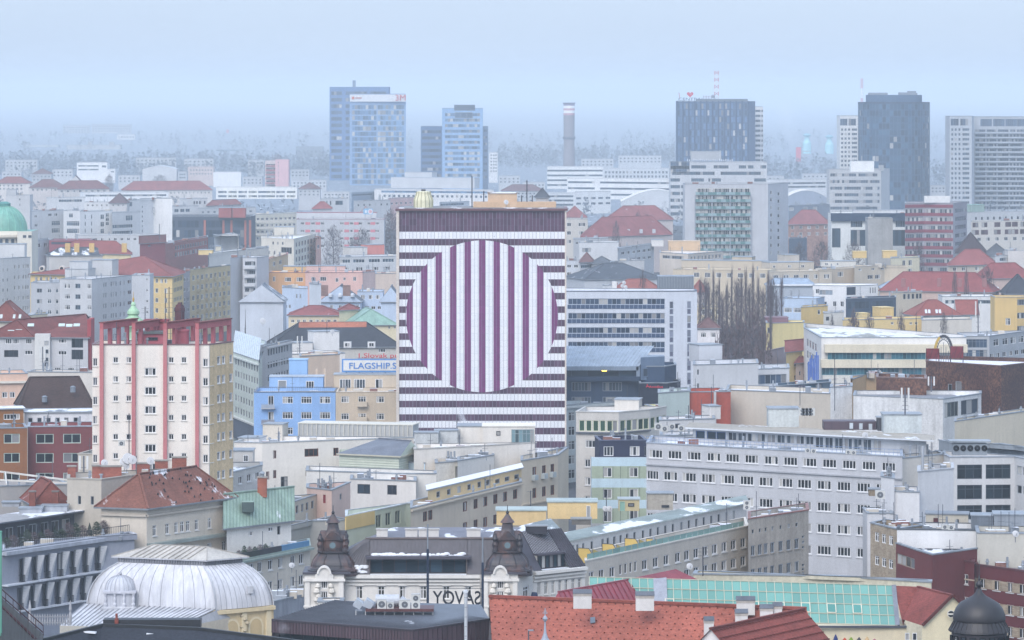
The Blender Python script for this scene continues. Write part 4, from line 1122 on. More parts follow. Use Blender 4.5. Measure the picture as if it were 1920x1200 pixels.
b = B('apartment_block', 'big yellow apartment house under a wide red hipped roof with round dormers', 25, [(57, 514), (323, 518), (344, 512)], 'p:dfc489', hip=('hip', 6.0, 't:b25750'), D=20, eave=.8,
  win=[(0, [68, 77, 87, 96, 105], [9], 5, 8, HW), (0, [294, 303, 311], (9, 9, 1), 5, 8, HW), (0, [294, 311], [27, 45, 64, 82], 5.5, 9, HW), (1, (327, 341, 6), (9, 82, 5), 2, 8, SW)])
for xx in (79, 116, 226, 263):
 p = P(xx, 505, b.zr + 1.6); x, y, z = p[0], p[1] - 1.0, b.zr + 1.0
 m = MB(); m.tube((x, y, z + .9), (x, y + 3.2, z + .9), .95, 'p:d9cfc4', 12); m.tube((x, y - .03, z + .9), (x, y - .02, z + .9), .6, 'g:2a3038', 12); m.build('dormer', b.root)
b = B('apartment_block', 'plain grey apartment block with white cross windows and stacked roof boxes', 26, [(112, 523), (172, 523.5), (248, 516)], 'p:c2c5ca', 'f:a8afb8:.3', 18,
  win=[(0, [126, 169], (13, 113, 6), 11, 9, st(3, 2, WF, G1)), (0, [146], (13, 113, 6), 10, 9, st(2, 1, GF, G2)), (1, [195, 199, 209, 213, 218, 226, 233], (13, 113, 6), 2.8, 9, st(1, 2, 'r:b9bec6', 'g:8a9098:.3')), (1, [243], (12, 113, 6), 7, 7, st(2, 1, GF, G1))])
U(b, 121, 166, 521, 505, 9, 'p:c0c4c9'); U(b, 130, 166, 521, 491, 5, 'p:bfc4ca'); U(b, 169, 211, 518, 488, 8, 'p:c6c9ce')
B('apartment_block', 'blank grey slab with one window column behind the cross window block', 27.5, [(247, 516), (281, 516)], 'p:c0c4cc', 'f:a8afb8:.3', 14, win=[(0, [276], (8, 110, 6), 4, 5, HW)])
B('apartment_block', 'grey apartment wing with brown paned windows left of the cross window block', 24.5, [(58, 530), (113, 530)], 'p:b4b9c2', 'f:a8afb8:.3', 14, win=[(0, [74], (15, 95, 5), 10, 8, st(2, 1, GF, G1)), (0, [93], (15, 95, 5), 8, 8, st(2, 2, WF, G2)), (0, [107], (15, 95, 5), 5, 8, st(1, 2, WF, G2))])
b = B('apartment_block', 'pale grey apartment block with upright windows cut by the left edge', 29, [(-20, 486), (18, 484), (57, 482)], 'p:c4c8cd', 'f:a8afb8:.3', 16, win=[(1, [28, 36, 44, 49, 53], (17, 135, 7), 3.2, 8, HW), (0, [6, 14], (22, 135, 7), 2, 6, SW)])
U(b, -15, 46, 484, 458, 7, 'p:cfd2d5')
b = B('apartment_block', 'long yellowish apartment front with bays and balconies running into the haze', 24, [(350, 507), (433, 497)], 'p:c9b78e', 'f:a09a90:.25', 6, win=[(0, (363, 429, 9), (16, 110, 6), 4.5, 10, st(2, 1, WF, G1))])
for xx in (372, 388, 404, 420):
 for j in range(5):
  A = wall_t(b.g[0], b.g[1], xx); d_ = (Vector(b.g[1]) - Vector(b.g[0])).normalized(); p = Vector(b.g[0]) + d_ * A
  m = MB(); m.box(p.x, p.y - .7, b.Z - (24 + 19 * j) * b.Y / F, 1.7, 1.5, 1.0, 'p:b0a488', b.rz); m.build('balcony', b.root)
B('apartment_block', 'mauve grey narrow house before the yellowish apartment front', 24.3, [(341, 511), (356, 509)], 'p:a5a0aa', 'f:9aa0a8', 14, win=[(0, [346, 353], (14, 90, 5), 4, 8, HW)])
B('apartment_block', 'tall pale blank gable wall with scaffold beside the grey balcony block', 30, [(432, 484), (457, 482)], 'p:b9bcc4', 'f:a8afb8:.3', 14)
b = B('apartment_block', 'grey block with stacked balconies right of the blank gable wall', 30, [(455, 483), (481, 483), (504, 480)], 'p:c0c2ca', 'f:a8afb8:.35', 14, win=[(0, [469], (11, 110, 7), 20, 8, st(5, 1, GF, G1))])
m = MB()
for j in range(6): m.box((b.g[0][0] + b.g[1][0]) / 2, b.Y - .6, b.Z - (21 + 16.5 * j) * b.Y / F, 20 * b.Y / F, 1.1, .9, 'p:c9ccd2')
m.build('balcony', b.root)
b = B('office_block', 'wide flat white terrace roof with a small yellow hut', 27, [(392, 476), (504, 464)], 'p:d9d6d0', 'f:c4c6ca:.4', 16)
U(b, 372, 398, 478, 469, 6, 'p:d9c08a'); U(b, 404, 414, 472, 462, 5, 'p:cfc9b8')
b = B('house', 'white shed with a slanting roof and antennas before the dark brick office', 24, [(402, 441), (436, 436), (448, 440)], 'p:e4e4e4', 'f:d8d9da:.4', 12, win=[(0, [424], [20], 6, 8, SW)])
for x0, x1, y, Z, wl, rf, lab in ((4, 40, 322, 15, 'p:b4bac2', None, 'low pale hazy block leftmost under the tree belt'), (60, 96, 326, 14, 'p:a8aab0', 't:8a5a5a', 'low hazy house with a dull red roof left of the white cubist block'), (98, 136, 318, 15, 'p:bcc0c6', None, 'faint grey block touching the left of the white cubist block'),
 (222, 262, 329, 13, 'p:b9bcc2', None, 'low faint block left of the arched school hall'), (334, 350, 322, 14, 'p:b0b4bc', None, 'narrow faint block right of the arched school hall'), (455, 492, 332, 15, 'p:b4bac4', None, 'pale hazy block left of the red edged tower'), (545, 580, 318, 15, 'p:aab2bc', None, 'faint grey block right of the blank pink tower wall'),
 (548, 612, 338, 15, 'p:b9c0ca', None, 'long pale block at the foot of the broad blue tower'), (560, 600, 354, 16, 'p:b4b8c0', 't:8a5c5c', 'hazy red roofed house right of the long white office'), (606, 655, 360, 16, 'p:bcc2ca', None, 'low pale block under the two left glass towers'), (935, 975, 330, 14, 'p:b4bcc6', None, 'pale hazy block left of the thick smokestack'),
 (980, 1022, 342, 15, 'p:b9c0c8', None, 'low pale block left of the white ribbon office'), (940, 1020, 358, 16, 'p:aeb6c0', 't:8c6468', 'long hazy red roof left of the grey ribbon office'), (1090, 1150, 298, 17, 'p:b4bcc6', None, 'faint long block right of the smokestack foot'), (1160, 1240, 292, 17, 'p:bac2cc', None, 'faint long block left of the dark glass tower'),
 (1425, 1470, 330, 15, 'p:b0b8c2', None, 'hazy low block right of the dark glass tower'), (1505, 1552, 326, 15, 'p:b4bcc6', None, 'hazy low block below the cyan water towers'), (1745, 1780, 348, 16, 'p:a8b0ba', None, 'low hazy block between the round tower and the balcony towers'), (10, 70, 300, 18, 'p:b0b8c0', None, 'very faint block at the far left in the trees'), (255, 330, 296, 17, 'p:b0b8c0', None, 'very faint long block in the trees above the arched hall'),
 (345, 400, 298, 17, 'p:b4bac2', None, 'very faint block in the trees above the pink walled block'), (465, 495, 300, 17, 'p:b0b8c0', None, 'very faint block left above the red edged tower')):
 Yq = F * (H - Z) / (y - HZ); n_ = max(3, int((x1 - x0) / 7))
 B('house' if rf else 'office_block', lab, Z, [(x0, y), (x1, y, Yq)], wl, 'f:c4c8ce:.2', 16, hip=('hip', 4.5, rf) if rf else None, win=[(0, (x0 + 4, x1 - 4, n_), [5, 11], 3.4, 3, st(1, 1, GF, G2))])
b = B('office_block', 'yellowish flats with balcony rows behind the white terrace roof', 22, [(476, 402), (557, 400)], 'p:cdc9bc', 'f:a8aeb5:.3', 16, win=[(0, (484, 552, 9), (9, 45, 4), 5, 5, HW)])
m = MB()
for j in range(3): m.box((b.g[0][0] + b.g[1][0]) / 2, b.Y - .5, b.Z - (15 + 12 * j) * b.Y / F, 74 * b.Y / F, 1, .9, 'p:c4c0b8')
m.build('balcony', b.root)
b = B('office_block', 'grey flats with pink window panels and a dark red roof line', 23, [(556, 411), (720, 411)], 'p:b9bec8', 'f:b0b6be:.2', 18, cap='m:8a4a54', win=[(0, [567, 587, 605, 641, 659, 676, 691, 707], (8, 50, 4), 7, 5, HW3)])
U(b, 556, 706, 411, 399, 8, 'p:c9cbd2', top='m:9a4a54')
m = MB()
for xx in (577, 596, 650, 668, 699):
 for j in range(4): p = PX(xx, b.Y); m.box(p[0], b.Y - .02, b.Z - (10.5 + 14 * j) * b.Y / F, 9 * b.Y / F, .08, 5 * b.Y / F, 'r:d8808a')
m.build('panel', b.root)
s = thing('billboard', 'small light blue billboard with a white disc on the pink panelled flats', 'billboard', (PX(690, b.Y)[0], b.Y + 2, b.Z))
m = MB(); x = PX(690, b.Y)[0]; m.box(x, b.Y + 2, b.Z + 2.4, 18 * b.Y / F, .3, 2.9, 'r:8fc0e4'); m.build('panel', s)
m = MB(); m.tube((x + 1.1, b.Y + 1.8, b.Z + 3.8), (x + 1.1, b.Y + 1.84, b.Z + 3.8), 1.25, 'r:eef0f4', 20); m.tube((x + 1.1, b.Y + 1.76, b.Z + 3.8), (x + 1.1, b.Y + 1.8, b.Z + 3.8), .8, 'r:e0a8b0', 20); m.box(x - 1.1, b.Y + 1.8, b.Z + 3.2, 1.0, .1, 1.2, 'r:eef0f4'); m.build('emblem', s)
m = MB(); m.box(x - 1.5, b.Y + 2.2, b.Z, .2, .2, 2.5, 'r:8a929c'); m.box(x + 1.5, b.Y + 2.2, b.Z, .2, .2, 2.5, 'r:8a929c'); m.build('post', s)
B('office_block', 'pale modern block with a big grey window behind the pink panelled flats', 25, [(601, 373), (651, 372)], 'p:d0d4d9', 'f:b5bac0:.3', 16, win=[(0, [613, 620], [8], 3, 8, SW), (0, [636], [8], 14, 8, st(2, 1, GF, G2))])
B('house', 'small house with a coral red roof behind the pink panelled flats', 21, [(586, 392), (622, 391)], 'p:dcd8d6', hip=('hip', 4, 't:cc6460'), D=12)
B('house', 'tiny coral red gable right behind the pink panelled flats', 22, [(676, 399), (696, 398)], 'p:d4cfcc', hip=('gable', 3, 't:cc6460', 1), D=10)
b = B('office_block', 'long pale institute with a curved blue glass top floor', 20, [(702, 355), (926, 357)], 'p:d4d4d6', 'f:b9c0c8:.3', 20, win=[(0, (712, 920, 24), [12], 5, 5, st(1, 1, WF, G2)), (0, [815], [4], 200, 4, st(40, 1, 'r:a9c0d8', 'g:5f87ac:.05'))])
U(b, 727, 895, 353, 333, 10, 'p:c4cad2', top='m:9aa6b4'); U(b, 757, 812, 350, 323, 10, 'p:c2c9d2')
B('office_block', 'low dark glass pavilion left of the curved blue institute', 18, [(659, 362), (702, 360)], 'p:79889a', 'f:aab4be:.3', 16, win=[(0, [680], [4], 38, 4, st(8, 1, GF, G2))])
B('house', 'pale long wall with a white roof behind the bare trees left of the striped tower', 19, [(663, 377), (732, 375)], 'p:c4c6ca', 'f:ccd0d4:.4', 12, win=[(0, (672, 726, 6), [8], 3, 4, SW)])
B('house', 'faded pink block peeping out left of the yellow tank', 20, [(728, 372), (776, 370)], 'p:d4b0ac', 'f:c0a09c', 12, win=[(0, (735, 770, 5), [10], 4, 4, HW)])
B('office_block', 'pale blue glass block between the yellow tank and the roof masts', 22, [(824, 380), (880, 378)], 'p:b4c4d4', 'f:b9c0c8:.3', 12, win=[(0, [848], [4], 44, 4, st(9, 1, GF, G3))])
b = B('church_tower', 'square pale turret with a slate pyramid roof behind the striped tower', 46, [(1005, 370), (1029, 370)], 'p:bdb8b6', hip=('hip', 3.6, 't:626974'), D=6)
B('office_block', 'flat grey roofs with white edges behind the turret', 21, [(1030, 393), (1066, 391)], 'p:c4cad0', 'f:ccd0d4:.4', 12)
b = B('office_block', 'cream block with a pilastered side and a square roof box', 27, [(490, 446), (551, 448), (593, 438)], 'p:d6d0c4', 'f:c9c5bc:.3', 18, win=[(0, [512, 521, 530], [9], 3, 5.5, SW), (0, [537], [22], 20, 12, st(4, 1, GF, G1)), (0, [505, 515], [27], 4, 8, HW), (1, (556, 589, 7), [12, 26, 40, 54], 3, 9, SW)], cap='p:d9d4ca')
U(b, 514, 551, 443, 426, 8, 'p:d8d2c6');
B('house', 'thin coral end wall beside the cream pilastered block', 26, [(592, 446), (602, 443)], 'p:d9a898', 'f:b9a8a0', 12, win=[(0, [597], [18], 4, 7, HW)])
B('office_block', 'pale orange block with a red band left of the cream pilastered block', 24, [(503, 486), (540, 476)], 'p:d4b894', 'f:c9b0a0:.3', 14, win=[(0, [514, 526], [12], 5, 8, HW)], cap='m:b0504c')
b = B('office_block', 'glass fronted grey block with a white roof terrace left of the striped tower', 25, [(637, 482), (748, 480)], 'p:c4c9d0', 'f:c4c8cc:.4', 16, win=[(0, [646, 673, 702, 728], [8], 22, 7, st(4, 1, WF, G2)), (0, [649, 674, 704, 725], [23], 13, 7, st(3, 1, WF, G1))], cap='m:8a929a')
U(b, 656, 690, 480, 464, 8, 'p:d4d0cc'); U(b, 688, 722, 478, 459, 7, 'p:d98a80')
b = B('apartment_block', 'orange ended half of a long flat roofed house', 24, [(504, 511), (573, 511)], 'p:d9a878', 'f:b9a8a0:.25', 14, win=[(0, [514], [12], 5, 9, HW), (0, [540], [13], 12, 8, HW3), (0, [562], [13], 12, 8, HW3)], cap='m:8a5a58')
U(b, 531, 574, 509, 500, 7, 'p:ddb884')
b = B('apartment_block', 'pink half of a long flat roofed house with roof balconies', 24.1, [(572.5, 511), (680, 511)], 'p:d8b2a8', 'f:b9a8a0:.25', 14, win=[(0, [587], [12], 7, 8, HW), (0, [606], [12], 12, 8, HW3), (0, [632], [14], 6, 8, HW), (0, [646], [12], 5, 6, HW), (0, [665], [12], 6, 8, HW)], cap='m:8a5a58')
U(b, 574, 647, 509, 499, 7, 'p:dcb8b0')
B('house', 'pale pink gable block right of the pink flat roofed house', 24, [(680, 511), (704, 509)], 'p:dcc0b8', 'f:c9c0bc:.3', 12)
B('house', 'cream wall with a white snowy roof edge beside the striped tower', 25, [(704, 513), (750, 512)], 'p:dcc8b8', 'f:d0d0d0:.4', 12)
b = B('palace', 'pale blue house with a broad plain gable end', 22, [(450, 566), (531, 566)], 'p:bcc9dc', hip=('gable', 5.2, 't:8a94a2:.2', 1), D=18, win=[(0, [535], [9], 4, 6, HW)])
b = B('palace', 'pale blue wing with two small windows right of the broad gable', 24.5, [(529, 539), (577, 541)], 'p:bccadd', 'f:a8b2be:.3', 14, win=[(0, [556, 563], [15], 3, 8, HW), (0, [536, 543, 570], [35], 4, 7, HW)])
B('stair_tower', 'tall pale blue chimney block in the middle of the palace roofs', 28, [(580, 532), (602, 534)], 'p:c0cede', 'f:a8b2be:.3', 8)
b = B('palace', 'pale blue palace wing with a slate roof, skylights and brick stacks', 21, [(600, 566), (676, 566)], 'p:bccadd', hip=('gable', 5.0, 't:79838f:.08'), D=14, win=[(0, (606, 670, 5), [9], 6, 6, HW)])
for xx in (608, 650): p = P(xx, 540, 26); m = MB(); m.box(p[0], p[1], 23.5, 2.4, 1.2, 3.4, 'k:9a7a70'); m.build('chimney', b.root)
for xx in (620, 638, 661):
 p = P(xx, 553, 23.2); m = MB(); m.lathe(p[0], p[1] - .9, [(.7, 22.6), (.7, 23.4), (.3, 23.8)], 'r:d8dde4', 10); m.build('skylight', b.root)
b = B('palace', 'pale blue palace wing with three triple windows in its attic', 23.5, [(670, 547), (718, 547)], 'p:bccadd', 'f:8a94a0:.2', 14, win=[(0, [680, 695, 708], [10], 8, 8, HW3), (0, (676, 712, 4), [30], 8, 6, HW)])
B('palace', 'pale blue gable end cut off by the striped tower', 22.5, [(714, 566), (752, 566)], 'p:bccadd', hip=('gable', 4.6, 't:8a94a2', 1), D=14)
b = B('house', 'cream hall with a pinkish red roof and a row of eight square windows', 20, [(541, 591), (640, 591)], 'p:d9c9ac', hip=('hip', 2.6, 't:b45a58:.10'), D=12, win=[(0, [549, 560, 571, 583, 594.5, 605.5, 617, 628], [11], 7, 6, HW), ])
B('house', 'small cream pavilion with a low red roof between hall and green roof', 22.5, [(636, 582), (672, 580)], 'p:dccdb0', hip=('hip', 1.6, 't:b45a58'), D=8)
b = B('house', 'cream house under a swelling green copper roof beside the striped tower', 18.5, [(652, 610), (745, 609)], 'p:dccfae', hip=('half', 4.6, 'm:86a89a'), D=16, win=[(0, [730, 740], [5], 4, 5, HW)])
b = B('tenement', 'broad dark slate roof with an orange tiled ridge strip', 19, [(506, 652), (752, 650)], 'p:c9c4bc', hip=('hip', 6.2, 't:4a505c'), D=17, win=[(0, [716], [7], 14, 7, HW3)])
A_, C_ = b.ridge
m = MB(); m.face([A_ + Vector((0, -1.9, -1.25)), C_ + Vector((0, -1.9, -1.25)), C_ + Vector((0, -.05, .2)), A_ + Vector((0, -.05, .2))], 't:dc7a50'); m.build('ridge_tiles', b.root)
for xx in (652, 697):
 p = P(xx, 645, 20.5); m = MB(); m.box(p[0], p[1] - 1.2, 19.6, 2, 2.4, 1.7, 'p:dedede', top='t:4a505c'); m.build('dormer', b.root)
 put_window(b.root, (p[0] - 1, p[1] - 2.42), (p[0] + 1, p[1] - 2.42), .3, 1.7, 19.9, 21, st(2, 1, WF, G1), depth=0)
b = B('house', 'white roof annex with a red door and stair boxes', 20.5, [(545, 664), (647, 662)], 'p:e4dfda', 'f:d4d2d0:.4', 10)
U(b, 587, 637, 660, 622, 6, 'p:e2e0de'); U(b, 545, 587, 662, 643, 6, 'p:e0dcd8')
m = MB(); p = P(614, 652, b.zr); m.box(p[0], p[1] - 5, b.zr + .2, .9, .4, 2.4, 'r:8a3c40'); m.build('door', b.root)
b = B('tenement', 'pale green old front seen slantwise under a glazed mansard', 24, [(437, 660), (485, 676)], 'p:c4ccc4', 'm:c4d0d8', D=12, poly=[(500, 640), (455, 628)], win=[(0, (442, 482, 9), (16, 106, 5), 3, 12, SW)], bands=[(0, 122, 36, .5, 'q:5a6270'), (0, 118, 3, .7, 'p:c4ccc8'), (0, 6, 3, .5, 'p:d0d6d0')])
m = MB();
e = [Vector(q + (b.Z,)) for q in b.g]
bk = (Vector(b.foot[2] + (b.Z,)) - e[1]) * .28
m.face([e[0], e[1], e[1] + bk + Vector((0, 0, 4)), e[0] + bk + Vector((0, 0, 4))], 'm:b9c8d0');
m.ribs(e[0], e[1], e[1] + bk + Vector((0, 0, 4)), e[0] + bk + Vector((0, 0, 4)), 14, .2, .15, 'r:e0e6ea'); m.build('glazed_roof', b.root)
b = B('tenement', 'ornate grey old front with upright windows seen slantwise', 25, [(485, 655), (500, 648), (548, 637)], 'p:b4b4b8', 'f:9aa0a8:.25', 14, win=[(1, (504, 544, 9), (14, 110, 5), 3.2, 13, SW)], bands=[(1, 3, 3, .5, 'p:c4c4c8'), (1, 34, 2, .3, 'p:c4c4c8')])
b = B('apartment_block', 'bright blue apartment house with white windows and a roof terrace', 19.5, [(476, 735), (629, 735)], 'p:8fb4e4', 'f:b0a8a0', 13,
  win=[(0, [539.5, 574.5, 609.5], (15, 131, 5), 20, 13, st(4, 2, WF, G1)), (0, [508], [17], 11, 20, st(2, 1, WF, G1)), (0, [508], [47], 11, 20, st(2, 1, WF, G1)), (0, [508], [77], 11, 20, st(2, 1, WF, G1))], cap='m:6a7280')
zz = [U(b, 505, 606, 733, 707, 6, 'p:93b6e2', top='m:aab2bc', win=[(.68, .83, .02, .72, st(3, 1, WF, G1)), (.16, .32, .02, .78, st(1, 1, WF, 'g:d8dce0'))]), U(b, 542, 576, 728, 675, 4, 'p:9ac0ea', top='m:9ac0ea')]
for j in (0, 1):
 m = MB(); x = PX(503, b.Y)[0]; z = b.Z - (30 + 29 * j) * b.Y / F
 m.box(x, b.Y - .65, z - .15, 26 * b.Y / F, 1.3, .15, 'p:c4c8d0')
 for i in range(11): m.box(x - 1.45 + .29 * i, b.Y - 1.25, z, .05, .05, .95, 'r:9aa6b8')
 m.box(x, b.Y - 1.25, z + .95, 3.1, .08, .08, 'r:9aa6b8'); m.box(x, b.Y - 1.3, z, 3.0, .04, .85, 'r:a9b4c4' if j == 0 else 'r:8f8f98'); m.build('balcony', b.root)
m = MB()
for i in range(40): m.box(PX(482 + 3.6 * i, b.Y)[0], b.Y + .2, b.Z + .1, .05, .05, 1.0, 'r:7d90b0')
m.box(PX(552, b.Y)[0], b.Y + .2, b.Z + 1.1, 142 * b.Y / F, .07, .07, 'r:7d90b0'); m.build('railing', b.root)
b = B('apartment_block', 'beige apartment house with white windows beside the blue one', 19.5, [(629.5, 735), (762, 735)], 'p:c9b9a4', 'f:b0aca8:.3', 13,
  win=[(0, [647, 713], (14, 110, 4), 15, 12, st(3, 2, WF, G1)), (0, [679], (14, 110, 4), 15, 12, st(3, 2, WF, G1))], cap='p:cfc0ac')
U(b, 626, 760, 733, 703, 6, 'p:cbbba6', top='m:9aa0a6', win=[(.08, .24, .15, .75, st(4, 1, WF, 'g:4a5560:.5')), (.28, .44, .15, .75, st(4, 1, WF, 'g:4a5560:.5')), (.58, .68, .05, .75, st(2, 1, WF, G1))])
for j in (0, 1):
 m = MB(); x = PX(679, b.Y)[0]; z = b.Z - (27 + 28.5 * j) * b.Y / F
 m.box(x, b.Y - .6, z, 19 * b.Y / F, 1.2, 1.1, 'p:c9bba8'); m.build('balcony', b.root)
b = B('apartment_block', 'tall peach stair block with pilasters behind the blue house', 24, [(562, 668), (637, 664)], 'p:dcc4ae', 'f:c9c4c0:.35', 9)
m = MB()
for xx in (594, 609): p = PX(xx, b.Y); m.box(p[0], b.Y - .3, 0, .5, .7, b.Z - 3, 'p:e0cab4')
m.build('pilaster', b.root)
m = MB(); p = PX(591, b.Y); m.box(p[0], b.Y - .1, b.Z - 9.5, 1.0 * 8 * b.Y / F, .12, 22 * b.Y / F, 'r:a8b0b8'); m.build('panel', b.root)
s = thing('billboard', 'blue framed white billboard with large blue capitals on the beige roof', 'billboard', (PX(705, 945)[0], 945, 24))
Yb = 944; kb = Yb / F
m = MB(); xa, xb = PX(641, Yb)[0], PX(775, Yb)[0]; za, zb_ = ZY(698, Yb), ZY(673, Yb)
m.box((xa + xb) / 2, Yb + .3, za, xb - xa, .5, zb_ - za, 'r:5f97d8'); m.build('frame', s)
m = MB(); m.box((xa + xb) / 2, Yb + .02, za + .4, xb - xa - .7, .1, zb_ - za - .7, 'r:eceae6'); m.build('panel', s)
text('FLAGSHIP.SK', s, PX(704.5, Yb - .1), za + .85, 11.5 * kb, 'r:4f8ad4', width=101 * kb, bold=.012)
m = MB()
for i in range(6): m.box(xa + 1 + i * 3, Yb + 1.2, 19, .2, .2, zb_ - 19, 'r:8a929c')
m.build('post', s)
s = thing('rooftop_sign', 'red cut out lettering standing above the blue framed billboard', 'sign', (PX(720, Yb + 1)[0], Yb + 1, zb_))
text('1.Slovak pub', s, PX(713, Yb + .8), zb_ + .25, 8.5 * kb, 'r:d8384a', width=84 * kb, bold=.01)
m = MB(); m.box(PX(712, Yb + 1)[0], Yb + 1.1, zb_ + .05, 84 * kb, .1, .15, 'r:9aa2ac'); m.build('rail', s)
t_ = thing('church_spire', 'pale green onion spire with a golden tip behind the red pergola', 'spire', PX(250, 780) + (0,)); k = 780 / F; x, y = PX(250, 780); z = lambda q: ZY(q, 780)
m = MB(); m.lathe(x, y, [(17 * k, 0), (17 * k, z(640)), (19 * k, z(638)), (17 * k, z(634))], 'p:b4c8b4', 12); m.build('tower', t_)
m = MB(); m.lathe(x, y, [(21 * k, z(612)), (22 * k, z(607)), (19 * k, z(600)), (11 * k, z(594)), (9 * k, z(591)), (12 * k, z(588)), (11 * k, z(583)), (6 * k, z(577)), (4 * k, z(573)), (5 * k, z(571)), (2.5 * k, z(566))], 'm:a4c8a4', 16); m.lathe(x, y, [(17 * k, z(636)), (15 * k, z(622)), (18 * k, z(614)), (21 * k, z(612))], 'm:9ac09c', 16); m.build('onion_roof', t_)
m = MB(); m.lathe(x, y, [(1 * k, z(566)), (2 * k, z(562)), (1.6 * k, z(559)), (.5 * k, z(557)), (.4 * k, z(547))], 'r:c8a048', 10); m.build('finial', t_)
t_ = thing('turret', 'small dark maroon domed turret behind the cream tower crown', 'tower', PX(337, 760) + (0,)); x, y = PX(337, 760); z = lambda q: ZY(q, 760); k = 760 / F
m = MB(); m.lathe(x, y, [(9 * k, 0), (9 * k, z(584)), (10 * k, z(583)), (9.5 * k, z(578)), (7 * k, z(572)), (4 * k, z(570)), (3 * k, z(567))], 'p:5a3438', 14); m.build('dome', t_)
CW = st(3, 1, WF, G1)
b = B('apartment_block', 'long red roofed houses with light dormers below the white ribbon offices', 19, [(1134, 414), (1262, 412)], 'p:c9bdb8', hip=('hip', 7.5, 't:b8605e:.06'), D=22)
random.seed(5)
for i in range(8):
 p = P(1150 + 14 * i, 402, b.zr + 2.2); m = MB(); m.box(p[0], p[1], b.zr + 1.6, 2.0, 1.4, 1.6, 'r:dfe0e2'); m.build('dormer', b.root)
b = B('apartment_block', 'wide red roofed house with many skylights behind the bare trees', 18, [(1090, 445), (1260, 440)], 'p:c4b8b4', hip=('hip', 9, 't:b45c5c:.05'), D=26)
for i in range(11):
 p = P(1118 + 12 * i, 424 + (i % 2) * 10, b.zr + 4 - (i % 2) * 2); m = MB(); m.box(p[0], p[1] - .5, b.zr + 2.6 - (i % 2) * 1.4, 1.5, 1.2, 1.9, 'r:c9ccd2'); m.build('dormer', b.root)
B('house', 'red roof running to the right edge of the striped tower', 20, [(1056, 408), (1100, 408)], 'p:c9c0bc', hip=('hip', 6, 't:b86462'), D=14)
b = B('apartment_block', 'beige block with small windows close right of the striped tower', 24, [(1056, 411), (1102, 411)], 'p:c9c4bc', 'f:b9b8b4:.25', 14, win=[(0, [1067], [10, 26, 42], 8, 7, HW), (0, [1091], [10, 26, 42], 13, 7, HW3)])
b = B('house', 'pale terrace roofs with white snow behind the grey blank block', 22, [(1075, 448), (1140, 446)], 'p:c4c6ca', 'f:c9ccd0:.35', 12, win=[(0, (1082, 1134, 6), [8], 5, 5, HW)])
b = B('office_block', 'blank pale grey block in the middle of the right roofs', 25, [(1086, 455), (1160, 454)], 'p:d4d6da', 'f:b4bac0:.3', 14, win=[(0, [1100], [14], 17, 8, st(3, 1, GF, 'g:8a929c:.5'))])
b = B('office_block', 'grey mixed roofs with a white hut right of the blank grey block', 24, [(1158, 466), (1226, 458)], 'p:c0c5cc', 'f:b4bac0:.3', 14, win=[(0, (1168, 1218, 6), [10, 24], 6, 6, HW)])
U(b, 1222, 1244, 462, 450, 6, 'p:e0dcd8')
b = B('apartment_block', 'beige flats with a peach roof storey left of the green balcony slab', 25, [(1237, 473), (1290, 476), (1356, 471)], 'p:cfc4b8', 'f:c0b8b0:.3', 16, win=[(1, (1297, 1350, 9), [9, 24], 4, 8, HW), (0, [1262], [8], 40, 6, st(9, 1, GF, 'g:6a747e:.3'))])
U(b, 1254, 1313, 470, 453, 8, 'p:dcbc98', top='p:dcc0a0')
b = B('apartment_block', 'pale blue grey terrace block beside the striped tower', 22, [(1056, 489), (1090, 489)], 'p:c4cddb', 'f:b9bec6:.3', 12, win=[(0, [1067, 1080], [10, 24], 8, 6, HW)])
b = B('apartment_block', 'grey balcony house with a reddish roof right of the pale blue terrace', 21.5, [(1088, 492), (1112, 491)], 'p:b9bdc5', hip=('hip', 3.5, 't:a4706c'), D=12, win=[(0, [1099], [8, 20, 32], 20, 6, st(5, 1, GF, G2))])
b = B('apartment_block', 'grey hipped row house above the dark slate roof', 21, [(1110, 494), (1146, 493)], 'p:bfc3ca', hip=('hip', 2.5, 't:7b828c'), D=10, win=[(0, [1130], [6], 9, 7, HW)])
b = B('apartment_block', 'flat grey house with dark window pairs behind the snowy slate roof', 22, [(1146, 492), (1182, 485), (1208, 488)], 'p:c0c4ca', 'f:b9bec6:.3', 12, win=[(0, [1155, 1164], [12], 4, 7, HW)])
b = B('school', 'broad dark slate hipped roof partly white with snow', 17.5, [(1096, 524), (1242, 522)], 'p:b4bcc8', hip=('hip', 5.5, 't:5e6876:.10'), D=24)
B('house', 'white roofed shed strip left of the orange red roof', 18, [(1130, 535), (1160, 534)], 'p:e0e0e0', 'f:d0d2d4:.4', 8)
b = B('house', 'low house with an orange red roof and white chimney behind the blue grey office', 18.5, [(1148, 547), (1240, 545)], 'p:d4c8c0', hip=('hip', 4, 't:c86a58'), D=12)
p = P(1152, 531, 22); m = MB(); m.box(p[0], p[1], 19, 1.6, 1.2, 3.6, 'p:e4e2e0'); m.build('chimney', b.root)
B('house', 'orange red hipped roof end behind the louvred roof box', 19, [(1296, 549), (1326, 548)], 'p:d4c8c0', hip=('hip', 4, 't:c86a58'), D=10)
Yo = 1040; ko = Yo / F
b = B('office_block', 'pale blue grey office with four dark ribbon window rows right of the striped tower', Yo, [(1040, 546), (1249, 546, Yo), (1307, 546, Yo + 1.5)], 'p:c4cfe2', 'f:9aa3ae:.2', 16, cap='m:4c5666',
  win=[(0, [1156], (19.5, 235, 9), 182, 11.5, st(22, 1, 'r:aeb8c6', 'g:3f5068:.28')), (1, [1259, 1292], (26, 240, 9), 7.5, 13, st(1, 1, 'r:9aa4b4', 'g:8a8fa0:.2')), (1, [1259, 1292], (38.5, 250, 9), 7.5, 10, st(1, 1, 'r:9aa4b4', 'g:6a6c80:.0'))])
